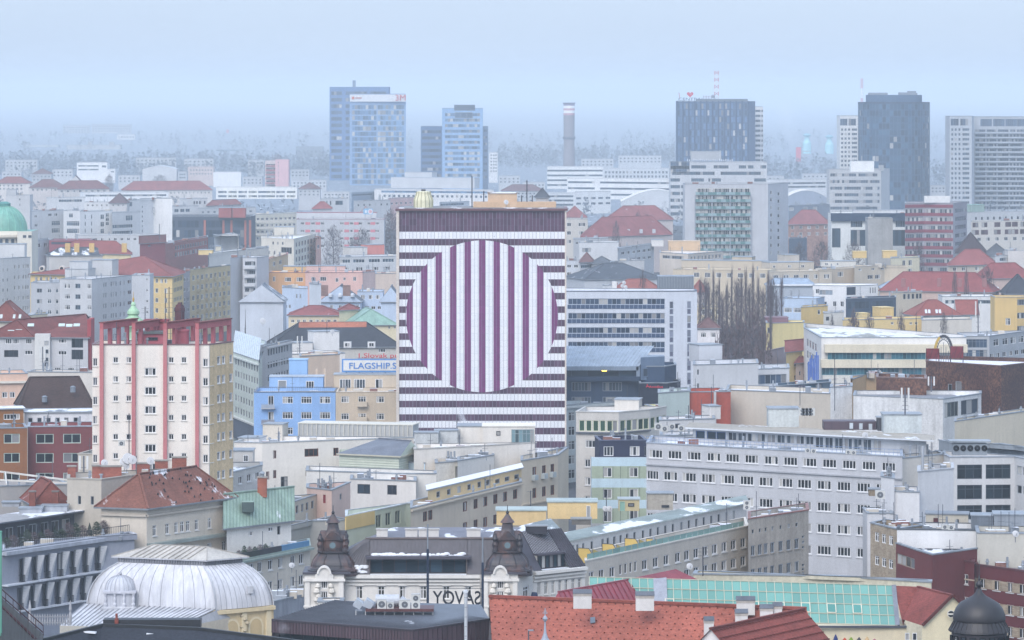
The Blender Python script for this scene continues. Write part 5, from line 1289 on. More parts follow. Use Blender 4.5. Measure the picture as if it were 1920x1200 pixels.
for j in range(9):
 m = MB(); z = b.Z - (33 + 27 * j) * ko
 A, C = PX(1064, Yo)[0], PX(1246, Yo)[0]
 if z < 3: break
 m.box((A + C) / 2, Yo - .04, z, C - A, .1, 7.6 * ko, 'r:3d5272')
 for i in range(23): m.box(A + (C - A) * i / 22, Yo - .12, z, .10, .12, 7.6 * ko, 'r:aeb8c6')
 m.build('spandrel', b.root)
t_ = U(b, 1234, 1301, 545, 519, 7, 'p:7f8790', top='m:8a929c')
m = MB(); c0, zt_, a0 = t_
for i in range(23): m.box(a0[0] - 33 * ko + 66 * ko * i / 22, a0[1] - .12, b.zr, .12, .24, zt_ - b.zr, 'r:a4acb6')
m.build('louvre', b.root)
b = B('villa', 'small white turret house with a dull red pyramid roof', 22, [(1308, 615), (1349, 615)], 'p:e6e2e2', hip=('hip', 2.7, 't:8f6462'), D=6, win=[(0, [1319, 1337], [13], 10, 9, st(3, 2, WF, G1))])
B('villa', 'yellowish old house with balustrades hidden behind the poplars', 20, [(1306, 575), (1352, 575)], 'p:d4c4a4', 'f:b9b4a8', 12, win=[(0, [1318, 1334, 1348], [10, 28], 7, 11, HW)])
b = B('apartment_block', 'long beige apartment row with a set back attic, left part', 21, [(1262, 505), (1440, 507)], 'p:c9bba4', 'f:b4b0a8:.3', 16, win=[(0, (1306, 1430, 7), [10], 11, 9, st(4, 1, WF, G1))], cap='p:b9ac98')
for x0, x1, yb_, yt_ in ((1276, 1440, 503, 489), (1300, 1316, 490, 483), (1372, 1410, 490, 482)): U(b, x0, x1, yb_, yt_, 7, 'p:c9bba6')
b = B('apartment_block', 'beige apartment row with white attic boxes below the dark roofed block', 20.5, [(1440, 510), (1560, 508)], 'p:c4b8a6', 'f:b4b0a8:.3', 16, win=[(0, (1455, 1550, 6), [10], 10, 8, HW3)], cap='p:b4a896')
U(b, 1440, 1530, 508, 492, 8, 'p:cbbfae', win=[(.06, .12, .4, .7, HW), (.4, .48, .4, .7, HW), (.7, .78, .4, .7, HW)]); U(b, 1470, 1500, 497, 478, 7, 'p:c9c0b4')
b = B('apartment_block', 'beige corner block with one triple window facing forward', 21, [(1534, 506), (1628, 502)], 'p:c9b9a4', 'f:b4b0a8:.3', 14, win=[(0, [1576], [10], 11, 9, HW3)], cap='p:b4a896')
U(b, 1540, 1605, 500, 490, 7, 'p:d8d4cc', win=[(.1, .2, .3, .7, HW), (.4, .5, .3, .7, HW)])
b = B('apartment_block', 'beige block with pale quoins behind the corner block', 22, [(1602, 500), (1672, 497), (1700, 498)], 'p:c9bca8', 'f:b4b0a8:.3', 14, win=[(0, [1613, 1637, 1655], [6], 6, 4, HW), (0, [1632, 1646], [21], 10, 8, HW3)], cap='p:a8a096')
b = B('apartment_block', 'cream end block with open balconies and a yellow roof hut', 23.5, [(1670, 484), (1724, 482)], 'p:d8cfb4', 'f:b4b0a8:.3', 12, win=[(0, [1695], [10, 26], 6, 10, HW), (0, [1707], [10, 26], 7, 10, HW)])
U(b, 1600, 1625, 484, 472, 6, 'p:d9bb7c', top='p:dcc28a'); U(b, 1656, 1682, 484, 471, 6, 'p:d9bb80', top='p:dcc28a')
b = B('apartment_block', 'brick fronted barrack with a pale red roof right of the green balcony slab', 21, [(1476, 421), (1556, 420)], 'k:b08a7c', hip=('hip', 7, 't:b8686a'), D=16, win=[(0, (1486, 1548, 5), [6, 18], 6, 6, HW3)])
B('office_block', 'low dark terrace with white huts below the curved hall roof', 23, [(1479, 386), (1556, 384)], 'p:7d8694', 'f:8d96a2:.2', 14, win=[(0, [1484, 1510, 1528], [6], 8, 6, st(1, 1, WF, 'g:c9ccd0:.9'))])
B('garage', 'low dark garage with a rounded roof light under the brick barrack', 16, [(1479, 447), (1513, 446)], 'p:4c5a6c', 'f:6d7884:.2', 12)
b = B('office_block', 'pale framed block with dark red glazed bays at the right edge', 24, [(1821, 415), (1935, 413)], 'p:cfc9c0', 'f:b4b4b4:.3', 16, win=[(0, [1829, 1846, 1870, 1890.5, 1903, 1919], [7], 11, 9, st(2, 1, 'r:6a4a4c', 'g:5a3f48:.2')), (0, [1829, 1846, 1870, 1890.5, 1903, 1919], [21], 13, 9, st(2, 1, 'r:6a4a4c', 'g:5a3f48:.2')), (0, (1836, 1920, 6), [34], 7, 7, HW)])
b = B('office_block', 'teal green roof hut on a long grey block at the right edge', 25, [(1812, 398), (1935, 396)], 'p:b9bfc6', 'f:a4acb6:.25', 14, win=[(0, (1830, 1920, 9), [12], 4, 6, SW)])
U(b, 1820, 1848, 400, 384, 7, 'p:7fb0a2', top='m:8ab4a8')
b = B('house', 'dark brown roofed house with pale chimneys behind the red gable', 22, [(1792, 475), (1848, 474)], 'p:bdb9b4', hip=('hip', 8, 't:5b4a50'), D=20)
B('house', 'grey slate roofed wing right of the dark brown roof', 21, [(1846, 479), (1890, 478)], 'p:c4c4c4', hip=('hip', 4.5, 't:6c7078'), D=14, win=[(0, [1882], [6, 20], 12, 5, st(4, 1, GF, G2))])
b = B('house', 'house with a bright pinkish red hipped roof and bare shrubs in front', 19, [(1778, 498), (1868, 496)], 'p:c4b8a8', hip=('hip', 6.0, 't:c0605c'), D=16, win=[(0, [1790, 1807, 1832], [7], 7, 7, HW)])
B('office_block', 'white windowed side wall between the red roof and the blank wall', 22, [(1866, 480), (1891, 479)], 'p:d0d2d4', 'f:b4b8bc:.3', 10, win=[(0, [1882], [7, 21], 15, 6, st(4, 1, GF, G2))])
B('office_block', 'tall blank pale wall at the right edge beside the red hipped roof', 24, [(1890, 470), (1940, 470)], 'p:cfcac6', 'f:b4b8bc:.3', 12)
def shed_row(lab, x0, x1, ye, yr, Z, edge):
 b = B('warehouse', lab, Z, [(x0, ye), (x1, ye)], 'p:9fb0c4', hip=('half', (ye - yr) * F * (H - Z) / (ye - HZ) / F * .8, 'm:93a2b4:.02'), D=14)
 m = MB(); m.bar(b.eave[0] + Vector((0, .6, .3)), b.eave[1] + Vector((0, .6, .3)), 1.6, .5, 's:ffffff'); m.build('snow_strip', b.root)
 return b
shed_row('long blue grey shed roof with a white snowy edge in front of the beige row', 1440, 1530, 536, 520, 16, 1)
shed_row('blue grey shed roof with a snowy edge behind the white cube house', 1655, 1870, 541, 526, 15.5, 1)
b = B('apartment_block', 'long red roof with chimneys running to the right edge', 17.5, [(1650, 545), (1860, 548)], 'p:c9b0a4', hip=('hip', 6.5, 't:b8504e'), D=14)
for xx in (1694, 1761, 1800, 1846): p = P(xx, 530, b.zr + 4); m = MB(); m.box(p[0], p[1], b.zr + 2.5, 1.4, 1.0, 3, 'p:9a6a68'); m.build('chimney', b.root)
B('apartment_block', 'red roofed house far right above the long red roof', 18, [(1826, 523), (1935, 521)], 'p:c9b0a4', hip=('hip', 5.5, 't:b8504e'), D=14)
b = B('house', 'dark slate roof at the right edge in front of the red roofs', 17, [(1886, 551), (1940, 551)], 'p:b9b9bd', hip=('hip', 6.5, 't:4a4e5c'), D=14)
B('office_block', 'blue grey flat shed with a red strip behind the poplars', 17, [(1462, 559), (1530, 560)], 'p:b4c4d8', 'f:c0c8d2:.3', 14, win=[(0, [1477, 1495], [22], 15, 9, st(6, 2, WF, G1))])
b = B('apartment_block', 'modern white cube house with a big dark square window', 20.5, [(1524, 535), (1586, 536), (1646, 534)], 'p:dfe0e2', 'f:b4bac0:.35', 14,
  win=[(0, [1533], [11], 8, 9, HW), (0, [1548], [13], 26, 9, st(4, 1, GF, 'g:8a96a2:.5')), (0, [1536, 1565, 1579], [34], 7, 10, HW), (0, [1543], [36], 15, 12, st(3, 1, WF, G2)), (1, [1596], [10], 17, 15, st(1, 1, DF, 'g:2d3c50:.0')), (1, [1632, 1637, 1641], [10], 2, 11, SW)])
b = B('office_block', 'dark glazed storey of the white cube house with a planted roof', 17.5, [(1586, 560), (1680, 557)], 'p:2f4258', 'f:6d7478:.2', 10, win=[(0, [1610, 1655], [13], 40, 14, st(6, 1, 'r:31445a', 'g:2c4256:.05'))])
b = B('office_block', 'beige columned roof pavilion beside the dark glazed storey', 18, [(1672, 549), (1729, 547)], 'p:c9bca8', 'f:b9b4ac:.3', 8, win=[(0, [1696, 1704, 1712, 1720, 1726], [8], 5, 10, SW)])
b = B('office_block', 'long white terrace house with trees on its flat roof', 19, [(1767, 556), (1866, 556)], 'p:d8d9da', 'f:9aa09c:.2', 14, win=[(0, [1790, 1850], [10], 36, 7, st(6, 1, GF, G2))])
b = B('house', 'house with a warm red roof, paired skylights and a pale gable', 17.5, [(1716, 592), (1802, 591)], 'p:d0cdc8', hip=('hip', 4.6, 't:b8584a'), D=12)
for xx in (1736, 1742, 1756, 1762): p = P(xx, 582, b.zr + 1.7); m = MB(); m.bar((p[0], p[1] - 1.2, b.zr + .9), (p[0], p[1] + .1, b.zr + 1.95), .7, .12, 'r:dfe6ee'); m.build('skylight', b.root)
b = B('house', 'small red gable roof right of the paired skylights', 17.5, [(1796, 590), (1834, 590)], 'p:d4d4d2', hip=('gable', 4.4, 't:b8584a', 0), D=10)
b = B('apartment_block', 'tall yellow block with balconies at the right edge', 21, [(1865, 557), (1907, 557), (1935, 556)], 'p:d8b878', 'f:b4ac9c:.3', 12, win=[(0, [1890], [46], 9, 13, st(2, 2, WF, G1)), (1, [1915], [10, 35, 60], 16, 11, st(4, 1, GF, G1))])
b = B('apartment_block', 'pale yellow block with a balcony edge right of the dark trees', 21, [(1436, 605), (1446, 606), (1508, 604)], 'p:e0cd92', 'f:c4c6c4:.3', 14, win=[(0, [1441], (14, 70, 3), 5, 10, SW)])
U(b, 1436, 1478, 606, 596, 7, 'p:7a5a62', top='m:7a5a62')
b = B('apartment_block', 'yellow stair hut beside a white hut on a flat roof', 22, [(1502, 576), (1552, 573)], 'p:dcbd7c', 'f:c4c6c4:.3', 9, win=[(0, [1536], [11], 5, 9, st(1, 2, WF, G1))])
b = B('house', 'white roof hut with one square window', 21, [(1544, 587), (1582, 585)], 'p:dedad4', 'f:c4c6c4:.3', 8, win=[(0, [1552], [11], 7, 8, SW)])
b = B('apartment_block', 'long low yellow attic wall with downpipes behind the white department store', 20, [(1580, 600), (1730, 597)], 'p:d9c088', 'f:bcc0c4:.35', 12, win=[(0, [1673, 1688], [8], 5, 5, HW), (0, [1708, 1718], [9], 5, 5, HW)])
U(b, 1650, 1677, 596, 577, 6, 'p:dcbe80', top='p:dcc48c'); U(b, 1616, 1632, 597, 588, 5, 'p:dcc48c', top='p:dcc48c')
B('apartment_block', 'long low beige attic wall right of the yellow attic', 20, [(1728, 600), (1822, 598)], 'p:d4ccc0', 'f:bcc0c4:.35', 12)
for (x0, x1, yt, yb_, lab) in ((1600, 1660, 604, 618, 'quilted grey air duct lying on the long white roof'), (1706, 1774, 607, 622, 'long grey ribbed air duct on the long white roof')):
 pass
b = B('department_store', 'long white store with two teal glass bands and a sunken roof', 27, [(1507, 614), (1540, 633), (1812, 633)], 'p:dcdad8', 'f:a4a49e:.2', 18,
  win=[(0, [1514, 1519, 1524, 1529], [24, 46], 3.6, 14, st(1, 2, GF, G2)), (0, [1520], [80], 14, 36, st(2, 1, GF, 'g:9aa4b0:.5'))])
bs = b
m = MB()
Ys = b.g[1][1]; ks = Ys / F
def strip(x0, x1, ya, yb_, out, key, mb):
 A, C = PX(x0, Ys)[0], PX(x1, Ys)[0]
 mb.box((A + C) / 2, Ys - out / 2, ZY(yb_, Ys), C - A, out, (yb_ - ya) * ks, key)
m2 = MB(); strip(1545, 1812, 645, 660, 2.6, 'p:dcd2bc', m2); m2.build('cornice', b.root)
m2 = MB(); strip(1538, 1740, 673, 688, 3.4, 'p:dcd2bc', m2); m2.build('cornice', b.root)
m2 = MB(); strip(1541, 1735, 702, 722, 3.4, 'p:d8d4cc', m2); m2.build('cornice', b.root)
put_window(b.root, PX(1552, Ys - 1.9), PX(1735, Ys - 1.9), 0, 183 * (Ys - 1.9) / F, ZY(673, Ys), ZY(660, Ys), st(26, 1, 'r:5d8a94', 'g:31687a:.12'), depth=0)
put_window(b.root, PX(1541, Ys - 2.4), PX(1728, Ys - 2.4), 0, 187 * (Ys - 2.4) / F, ZY(702, Ys), ZY(688, Ys), st(26, 1, 'r:5d8a94', 'g:31687a:.15'), depth=0)
b = B('office_block', 'grey office with white window pairs at the right edge beyond the rust walls', 24, [(1806, 630), (1855, 630), (1940, 619)], 'p:aab0b8', 'f:a4a8ae:.3', 14, win=[(1, [1868, 1885, 1900, 1915], [14], 10, 13, st(2, 2, WF, G1)), (1, (1860, 1930, 7), [38], 7, 10, HW), (0, [1830], [14, 34], 42, 16, st(6, 2, 'r:7a8490', G3))])
b = B('house', 'narrow yellow house with a red roof squeezed beside the white store', 21, [(1474, 660), (1504, 657)], 'p:dcc890', hip=('gable', 2.6, 't:b8605c', 0), D=10, win=[(0, [1491], [24, 50], 3, 9, SW)])
b = B('house', 'glazed conservatory roof in dull red and grey left of the yellow house', 17, [(1438, 690), (1476, 680)], 'p:c4ccd4', hip=('gable', 4, 'm:8a7a84'), D=8)
b = B('house', 'pale pink house with a tiny red roof against the white store', 18, [(1492, 681), (1510, 679)], 'p:dcc4b4', hip=('hip', 1.8, 't:b8605c'), D=6, win=[(0, [1500], [20], 3, 8, SW)])
m = MB(); xq = PX(1525, Ys - 3)
for i in range(7): m.box(PX(1516 + 3 * i, Ys - 4)[0], Ys - 4 - .12 * (i % 2), ZY(714 + i, Ys), .33, .1, (38 + i * 3 + (i % 3) * 4) * ks, 'r:4a6fc0')
tag(m.build('scaffold_sheet'), 'blue scaffold sheet hanging on the corner of the white store', 'tarpaulin')
b = B('theatre', 'tall rust brown hall clad in speckled copper panels', 33, [(1736, 677), (1877, 686), (1940, 679)], 'y:432a2a', 'f:a49c98:.3', 18, cap='m:6a4a44', split=False,
  win=[(0, [1781], [49], 8, 19, SW), (0, [1797], [44], 11, 20, SW), (0, [1884], [30], 6, 12, SW)])
rust = b
b = B('theatre', 'low rust brown hall of speckled panels before the tall rust hall', 31, [(1643, 707), (1737, 710)], 'y:503430', 'f:b4aeaa:.3', 10, cap='m:7a625c')
for (x0, x1, y0, y1, lab) in ((1737, 1761, 655, 672, 'dark red lattice board left of the arched frame'), (1782, 1806, 651, 670, 'dark red lattice board right of the arched frame')):
 t_ = thing('billboard', lab, 'billboard', (PX((x0 + x1) / 2, rust.Y)[0], rust.Y + 3, rust.zr))
 m = MB(); X = PX((x0 + x1) / 2, rust.Y + 3)[0]; kk = rust.Y / F; w = (x1 - x0) * kk
 m.box(X, rust.Y + 3, ZY(y1 + 3, rust.Y), w, .3, (y1 - y0 + 3) * kk, 'r:7a2a34'); m.build('panel', t_)
 m = MB(); z0, z1 = ZY(y1 + 3, rust.Y), ZY(y0, rust.Y)
 for i in range(4): m.bar((X - w / 2 + w * i / 4, rust.Y + 2.8, z0), (X - w / 2 + w * (i + 1) / 4, rust.Y + 2.8, z1 if i % 2 else (z0 + z1) / 2), .1, .1, 'r:4a2028')
 for xx in (-w / 2, w / 2): m.box(X + xx, rust.Y + 3.2, rust.zr, .15, .15, z1 - rust.zr, 'r:3c2a2c')
 m.build('frame', t_)
t_ = thing('arch_frame', 'arched lattice frame with a yellow rim on the rust hall roof', 'frame', (PX(1772, rust.Y)[0], rust.Y + 3, rust.zr))
kk = rust.Y / F; X0 = PX(1772, rust.Y)[0]; Z0 = ZY(668, rust.Y)
m = MB(); m3 = MB()
pr = lambda a, r: (X0 + r * kk * 17 * math.cos(a), rust.Y + 3, Z0 + r * kk * 37 * math.sin(a))
for i in range(12):
 a0, a1 = R(20 + 13.3 * i), R(20 + 13.3 * (i + 1))
 (m3 if i > 6 else m).bar(pr(a0, 1), pr(a1, 1), .5, .22, 'r:c9a850' if i > 6 else 'r:4a4c54', (0, 1, 0))
 m.bar(pr(a0, .8), pr(a1, .8), .15, .12, 'r:4a4c54', (0, 1, 0)); m.bar(pr(a0, 1), pr(a1, .8), .1, .1, 'r:6a6e78', (0, 1, 0))
for i in range(7): m.box(X0 + (i - 3) * 4.6 * kk, rust.Y + 3, rust.zr, .1, .1, (40 - abs(i - 3) * 8) * kk, 'r:6a6e78')
m.build('lattice', t_); m3.build('rim', t_)
b = B('office_block', 'long white weathered wall with a glazed box at its right end', 28.4, [(1600, 741), (1768, 748), (1840, 738)], 'q:d8d8d8', 'f:8f9096:.15', 12, win=[(1, [1784], [22], 26, 28, st(4, 1, 'r:8a8f8f', 'g:4a5458:.2')), (1, [1818], [22], 32, 28, st(3, 1, 'r:6a7078', 'g:3c4856:.1'))])
B('stair_tower', 'white weathered tower stub between beige wall and white wall', 29.6, [(1557, 726), (1598, 724)], 'q:dcdcde', 'f:b9bcc0:.3', 8)
B('house', 'peach sloping roof house behind the low rust hall', 29, [(1598, 711), (1640, 698), (1684, 699)], 'p:d8b488', 'f:c9bca8:.2', 10)
b = B('office_block', 'long beige blank wall with a flat snowy roof', 26.5, [(1362, 731), (1558, 738)], 'p:c4bcb0', 'f:c4c6c8:.3', 14)
b = B('office_block', 'rust red panelled firewall between mint wall and beige wall', 26.7, [(1292, 735), (1370, 734)], 'q:a8503f', 'f:c4c6c8:.3', 10)
m = MB(); p = PX(1340.5, b.Y); m.box(p[0], b.Y - .1, 0, .5, .4, b.Z, 'p:b9b9bc'); m.build('pilaster', b.root)
b = B('office_block', 'mint green firewall right of the dark blue office', 27, [(1234, 737), (1293, 733)], 'p:b4d0c8', 'f:c4c6c8:.3', 10)
b = B('house', 'pale yellow low wall under the rust red firewall', 22, [(1235, 765), (1330, 763)], 'p:dcd49c', 'f:c4c6c8:.35', 10)
b = B('office_block', 'grey block with machines on its roof below the pyramid roofed turret', 27, [(1300, 684), (1422, 681)], 'p:c4c8d0', 'f:c4c6c8:.35', 14, win=[(0, [1309], [14, 40], 3, 10, SW)])
U(b, 1309, 1356, 679, 647, 6, 'p:c4cad6');
b = B('office_block', 'low grey office with a cantilevered white roof right of the machine roof', 24.5, [(1383, 693), (1480, 690)], 'p:c9ccd2', 'm:c0cad4', 14, win=[(0, [1430], [20], 90, 18, st(9, 1, GF, G3))])
b = B('office_block', 'low purple and teal striped glass strip beside the beige blank wall', 24, [(1455, 724), (1558, 716)], 'p:4c6070', 'f:b4b8be:.3', 8, win=[(0, [1478, 1500], [8], 20, 12, st(5, 1, 'r:7a5a78', 'g:3c5a70:.1')), (0, [1530], [8], 24, 12, st(4, 1, 'r:31445a', 'g:2c5a70:.1'))])
Yd = 930; kd = Yd / F
b = B('office_block', 'dark navy office with lit windows and a red winged logo', Yd, [(1040, 687), (1246, 687, Yd), (1268, 690, Yd + 6)], 'p:3b4d66', 'f:8a9098', 14,
  win=[(0, [1090, 1148], [38], 36, 17, st(6, 1, GF, 'g:4a5866:.3')), (0, [1090, 1148, 1206], [64], 36, 14, st(6, 1, GF, 'g:5a6470:.5'))])
m = MB()
A, C = PX(1040, Yd - 1), PX(1197, Yd - 1)
za, zb_ = ZY(686, Yd), ZY(668, Yd)
m.face([(A[0], Yd - 2, za), (C[0], Yd - 2, za), (C[0] + 4, Yd + 12, zb_ + 1.6), (A[0] + 2, Yd + 12, zb_ + 1.6)], 'm:9aa6b4')
m.prism([(A[0], Yd - 2), (C[0], Yd - 2), (C[0], Yd - 1.4), (A[0], Yd - 1.4)], za - .9, za + .02, 'm:8996a6', None, True)
m.ribs((A[0], Yd - 2, za), (C[0], Yd - 2, za), (C[0] + 4, Yd + 12, zb_ + 1.6), (A[0] + 2, Yd + 12, zb_ + 1.6), 24, .12, .1, 'm:b4bec8'); m.build('roof', b.root)
m = MB()
m.prism([(C[0] - .5, Yd - 2), (C[0] + .3, Yd - 2), (C[0] + .3, Yd - 1.2), (C[0] - .5, Yd - 1.2)], ZY(712, Yd), za, 'm:8492a4')
m.box((A[0] + C[0]) / 2, Yd - 1.5, ZY(713, Yd), C[0] - A[0] + .6, 1.6, 1.0, 'p:33435a')
m.build('terrace_frame', b.root)
put_window(b.root, (A[0], Yd - .6), (C[0], Yd - .6), .2, C[0] - A[0] - .8, ZY(707, Yd), ZY(688, Yd), st(5, 1, 'r:44566e', 'g:3c5064:.05'), depth=0)
m = MB(); X = PX(1228, Yd)[0]
m.prism([(C[0] + .5, Yd - 1), (PX(1247, Yd)[0], Yd + 3), (PX(1247, Yd)[0], Yd + 8), (C[0] + 1, Yd + 8)], ZY(712, Yd), ZY(686, Yd) + 2, 'p:6d7f96', 'm:8996a6'); m.build('roof_house', b.root)
put_window(b.root, (C[0] + .8, Yd - .92), (PX(1240, Yd)[0], Yd + 2.2), .3, 4.6, ZY(706, Yd), ZY(690, Yd), st(2, 1, 'r:6d7f96', 'g:4a5a6c:.2'), depth=.05)
for xx in (1138, 1188):
 m = MB(); p = PX(xx, Yd); m.bar((p[0] - 1, Yd + 5.4, ZY(679, Yd) + .25), (p[0] + 1.7, Yd + 5.4, ZY(679, Yd) + .25), 1.8, .5, 'r:5a6878'); m.build('skylight', b.root)
bx = B('office_block', 'near black box with a red emblem jutting from the dark navy office', Yd - 6, [(1199, 718), (1252, 717, Yd - 6), (1276, 711, Yd - 1)], 'p:232a3c', 'f:5a6470', 10)
text('Anodius', bx.root, PX(1230, Yd - 6.3), ZY(723.5, Yd), 4.6 * kd, 'r:e0304a', width=26 * kd, bold=.01, rot=0.0)
m = MB(); p = PX(1214, Yd - 6.2)
for a in (100, 220, 340): m.bar((p[0], p[1] - .1, ZY(720, Yd)), (p[0] + .42 * math.cos(R(a)), p[1] - .1, ZY(720, Yd) + .42 * math.sin(R(a))), .2, .1, 'r:e0304a', (0, 1, 0))
m.build('emblem', bx.root)
m = MB(); p = PX(1133, Yd - .75)
for i in range(5): m.lathe(p[0] + (i - 2) * .22, p[1], [(.05, ZY(696, Yd)), (.17, ZY(694.5, Yd)), (.05, ZY(692.5, Yd))], 'e:ffcf5a:2.5', 8)
m.build('lamp', b.root)
b = B('tenement', 'pale turquoise old house with framed windows squeezed beside the striped tower', 915, [(1058, 760), (1236, 758, 935)], 'p:b4c8cc', 'f:b4b8be:.3', 12, win=[(0, [1072], (22, 130, 5), 12, 17, st(2, 2, 'r:d8dcdc', G1))], bands=[(0, 2, 4, .5, 'p:c4d0d0')])
b = B('theatre', 'long cream parapet sweeping up to the right edge below the rust hall', 27, [(1790, 790), (1935, 769)], 'p:dccfb8', 'f:8f9298:.1', 6)
W2 = st(2, 2, WF, G1, 'r:dcdcdc'); W3 = st(3, 2, WF, G1, 'r:dcdcdc'); W1 = st(1, 2, WF, G1, 'r:dcdcdc'); WN = st(2, 1, WF, G1, 'r:dcdcdc'); WN4 = st(4, 1, WF, G1, 'r:e6e6e8')
WBR = st(2, 1, 'r:7a4a3c', G1)
b = B('house', 'upper red roofed house with snow streaks and skylights at the left edge', 31, [(-25, 602), (44, 602)], 'p:c9c0b0', hip=('half', 4.6, 't:a85446:.05'), D=12)
for xx in (3, 27, 38): p = P(xx, 592, b.zr + 1.5); m = MB(); m.bar((p[0], p[1] - 1.1, b.zr + .9), (p[0], p[1] - .1, b.zr + 1.8), .6, .12, 'r:cfdad8'); m.build('skylight', b.root)
b = B('house', 'small beige flat roofed box between the grey flats and the red roofs', 30, [(44, 592), (89, 588)], 'p:d4c8ac', 'f:c4c4c0:.3', 8, win=[(0, [56], [7], 6, 6, HW)])
b = B('apartment_block', 'grey apartment house with a red tiled roof, skylights and dark loggias', 30, [(-25, 632), (66, 632), (165, 633)], 'p:bfc0c6', hip=('half', 4.0, 't:a04e46'), D=11,
  poly=[(172, 606), (-25, 606)], win=[(0, [16, 30, 54], [8], 12, 10, CW), (0, [21], [31], 26, 13, st(3, 1, DF, G1)), (0, [54], [29], 15, 8, CW), (1, [117], [7, 29], 16, 8, CW), (1, [145], [10, 32], 22, 18, st(3, 1, DF, 'g:31383f:.05')), (1, [108, 133], [60], 12, 7, CW)])
for xx, yy in ((21, 613), (21, 619), (36, 610), (36, 617), (58, 610), (116, 610), (130, 611), (144, 610)):
 p = P(xx, yy, b.zr + 2.0); q = (633 - yy) / 30 * 3.4; m = MB(); yq = b.Y + q * .75 - .3
 m.bar((PX(xx, yq)[0], yq - .55, b.zr + q - .15), (PX(xx, yq)[0], yq + .2, b.zr + q + .45), 1.5, .14, 'r:cfe0dc'); m.build('skylight', b.root)
m = MB(); p = PX(81, b.Y); m.box(p[0], b.Y - .6, 0, 28 * b.Y / F, 2.4, b.Z + .8, 'p:d4d2ce'); m.build('stair_block', b.root)
for i, dy in enumerate((6, 22, 37, 46)): put_window(b.root, PX(83, b.Y - 1.82), PX(92, b.Y - 1.82), .05, 1.0, b.Z - (dy + 8) * b.Y / F, b.Z - dy * b.Y / F, st(1, 1, GF, G1), depth=0)
m = MB(); m.box(PX(168, b.Y)[0], b.Y + 3, 0, 7 * b.Y / F, 8, b.Z + 4.2, 'p:a2464a'); m.build('firewall', b.root)
b = B('house', 'peach old house with a curved white gable at the left edge', 30, [(-20, 701), (52, 700)], 'p:d9b8a4', 'f:c4c0bc:.3', 10, win=[(0, [9, 23], [40], 10, 11, st(2, 1, WF, G1))], bands=[(0, 14, 4, .5, 'p:dcd4c8')])
b = B('house', 'long pale flat roofed strip above the brown tiled roof', 29, [(52, 697), (175, 698)], 'p:d0cac2', 'f:c9c9c8:.4', 6)
b = B('house', 'broad dark brown tiled roof with roof vents beside the cream tower', 29, [(36, 766), (176, 764)], 'p:b9b0a8', hip=('half', 5.4, 't:5e4640'), D=11, eave=.2)
for xx, yy in ((84, 748), (137, 729)):
 q = (765 - yy) / 58 * 5.2; yq = b.Y + q * .95; m = MB(); m.lathe(PX(xx, yq)[0], yq - .3, [(.5, b.zr + q - .4), (.5, b.zr + q + .5), (.6, b.zr + q + .55), (.2, b.zr + q + .8)], 'r:8a929c', 10); m.build('vent', b.root)
b = B('office_block', 'maroon clad house with a white attic band of six square windows', 28.5, [(52, 800), (176, 799)], 'p:7b4444', 'f:b4bcc6:.3', 9, cap='m:9aa2ac',
  win=[(0, [84, 135], [23, 59, 96], 33, 18, st(2, 1, 'r:cfe0d4', G1))])
S(b, (46, 796), (176, 795), 22, 6, 'p:dcdce2', win=[([57, 74, 91, 108, 124.5, 142], [15], 8, 11, st(1, 1, GF, G1))], roof='f:8a929c:.2')
b = B('office_block', 'ochre brown house with green framed windows at the left edge', 28.6, [(-20, 803), (51, 802)], 'p:8f5f3c', 'f:b4bcc6:.3', 9, cap='m:8a929c', win=[(0, [22], [20, 56, 93], 30, 18, st(2, 1, 'r:cfe0d4', G1))])
S(b, (-15, 798), (44, 797), 30, 5, 'p:96683f', win=[([22], [14], 30, 11, st(5, 1, WF, G1))], roof='f:c9c9c9:.3')
b = B('apartment_block', 'grey terrace house with rails and a bare wall before the cream tower', 30, [(146, 851), (248, 853), (294, 842)], 'p:c4bdb2', 'f:8f9490:.15', 8, cap='p:b4aea4')
rail_b = b
b = B('apartment_block', 'tall plain beige house with a row of brick chimneys along its top', 31, [(126, 897), (190, 899), (350, 878)], 'p:bcb4a8', 'f:8d9196:.2', 8, cap='p:a8a298', win=[(0, [149, 173], [40], 6, 16, SW)])
kn = b.Y / F
for (xa, xb, yt, yb_) in ((126, 141, 877, 894), (190, 227, 877, 896), (172, 190, 876, 894), (256, 280, 871, 888), (290, 314, 866, 883), (322, 349, 860, 877)):
 p = P((xa + xb) / 2, yb_, b.Z - .3); m = MB(); w = (xb - xa) * p[1] / F; h = (yb_ - yt) * p[1] / F
 m.box(p[0], p[1] + .6, b.Z - .6, w, .9, h + .4, 'k:a8604c', .12); m.box(p[0], p[1] + .6, b.Z - .2 + h, w + .25, 1.15, .18, 'q:9a948c', .12); m.build('chimney', b.root)
chim_b = b
b = B('house', 'beige house with a hipped orange brown roof streaked with snow', 27.5, [(190, 950), (275, 953), (435, 932)], 'p:d0c6b8', hip=('hip', 4.6, 't:a8634c:.15', 1), poly=[(352, 925)], eave=.7, D=12,
  win=[(1, [290, 314, 331, 342, 352.5, 369, 393, 420], [44], 7.5, 20, W2), (1, [290, 314, 342, 369, 393, 420], [92], 8, 20, W2)], bands=[(0, 12, 4, .35, 'p:bdb4a8'), (1, 12, 4, .35, 'p:bdb4a8'), (1, 66, 6, 1.0, 'm:8a9490')])
hipb = b
b = B('house', 'orange tiled roof corner with brick chimneys behind the planted terrace', 27, [(64, 946), (130, 944)], 'p:c4bdb2', hip=('half', 3.2, 't:a8523c:.06'), D=9)
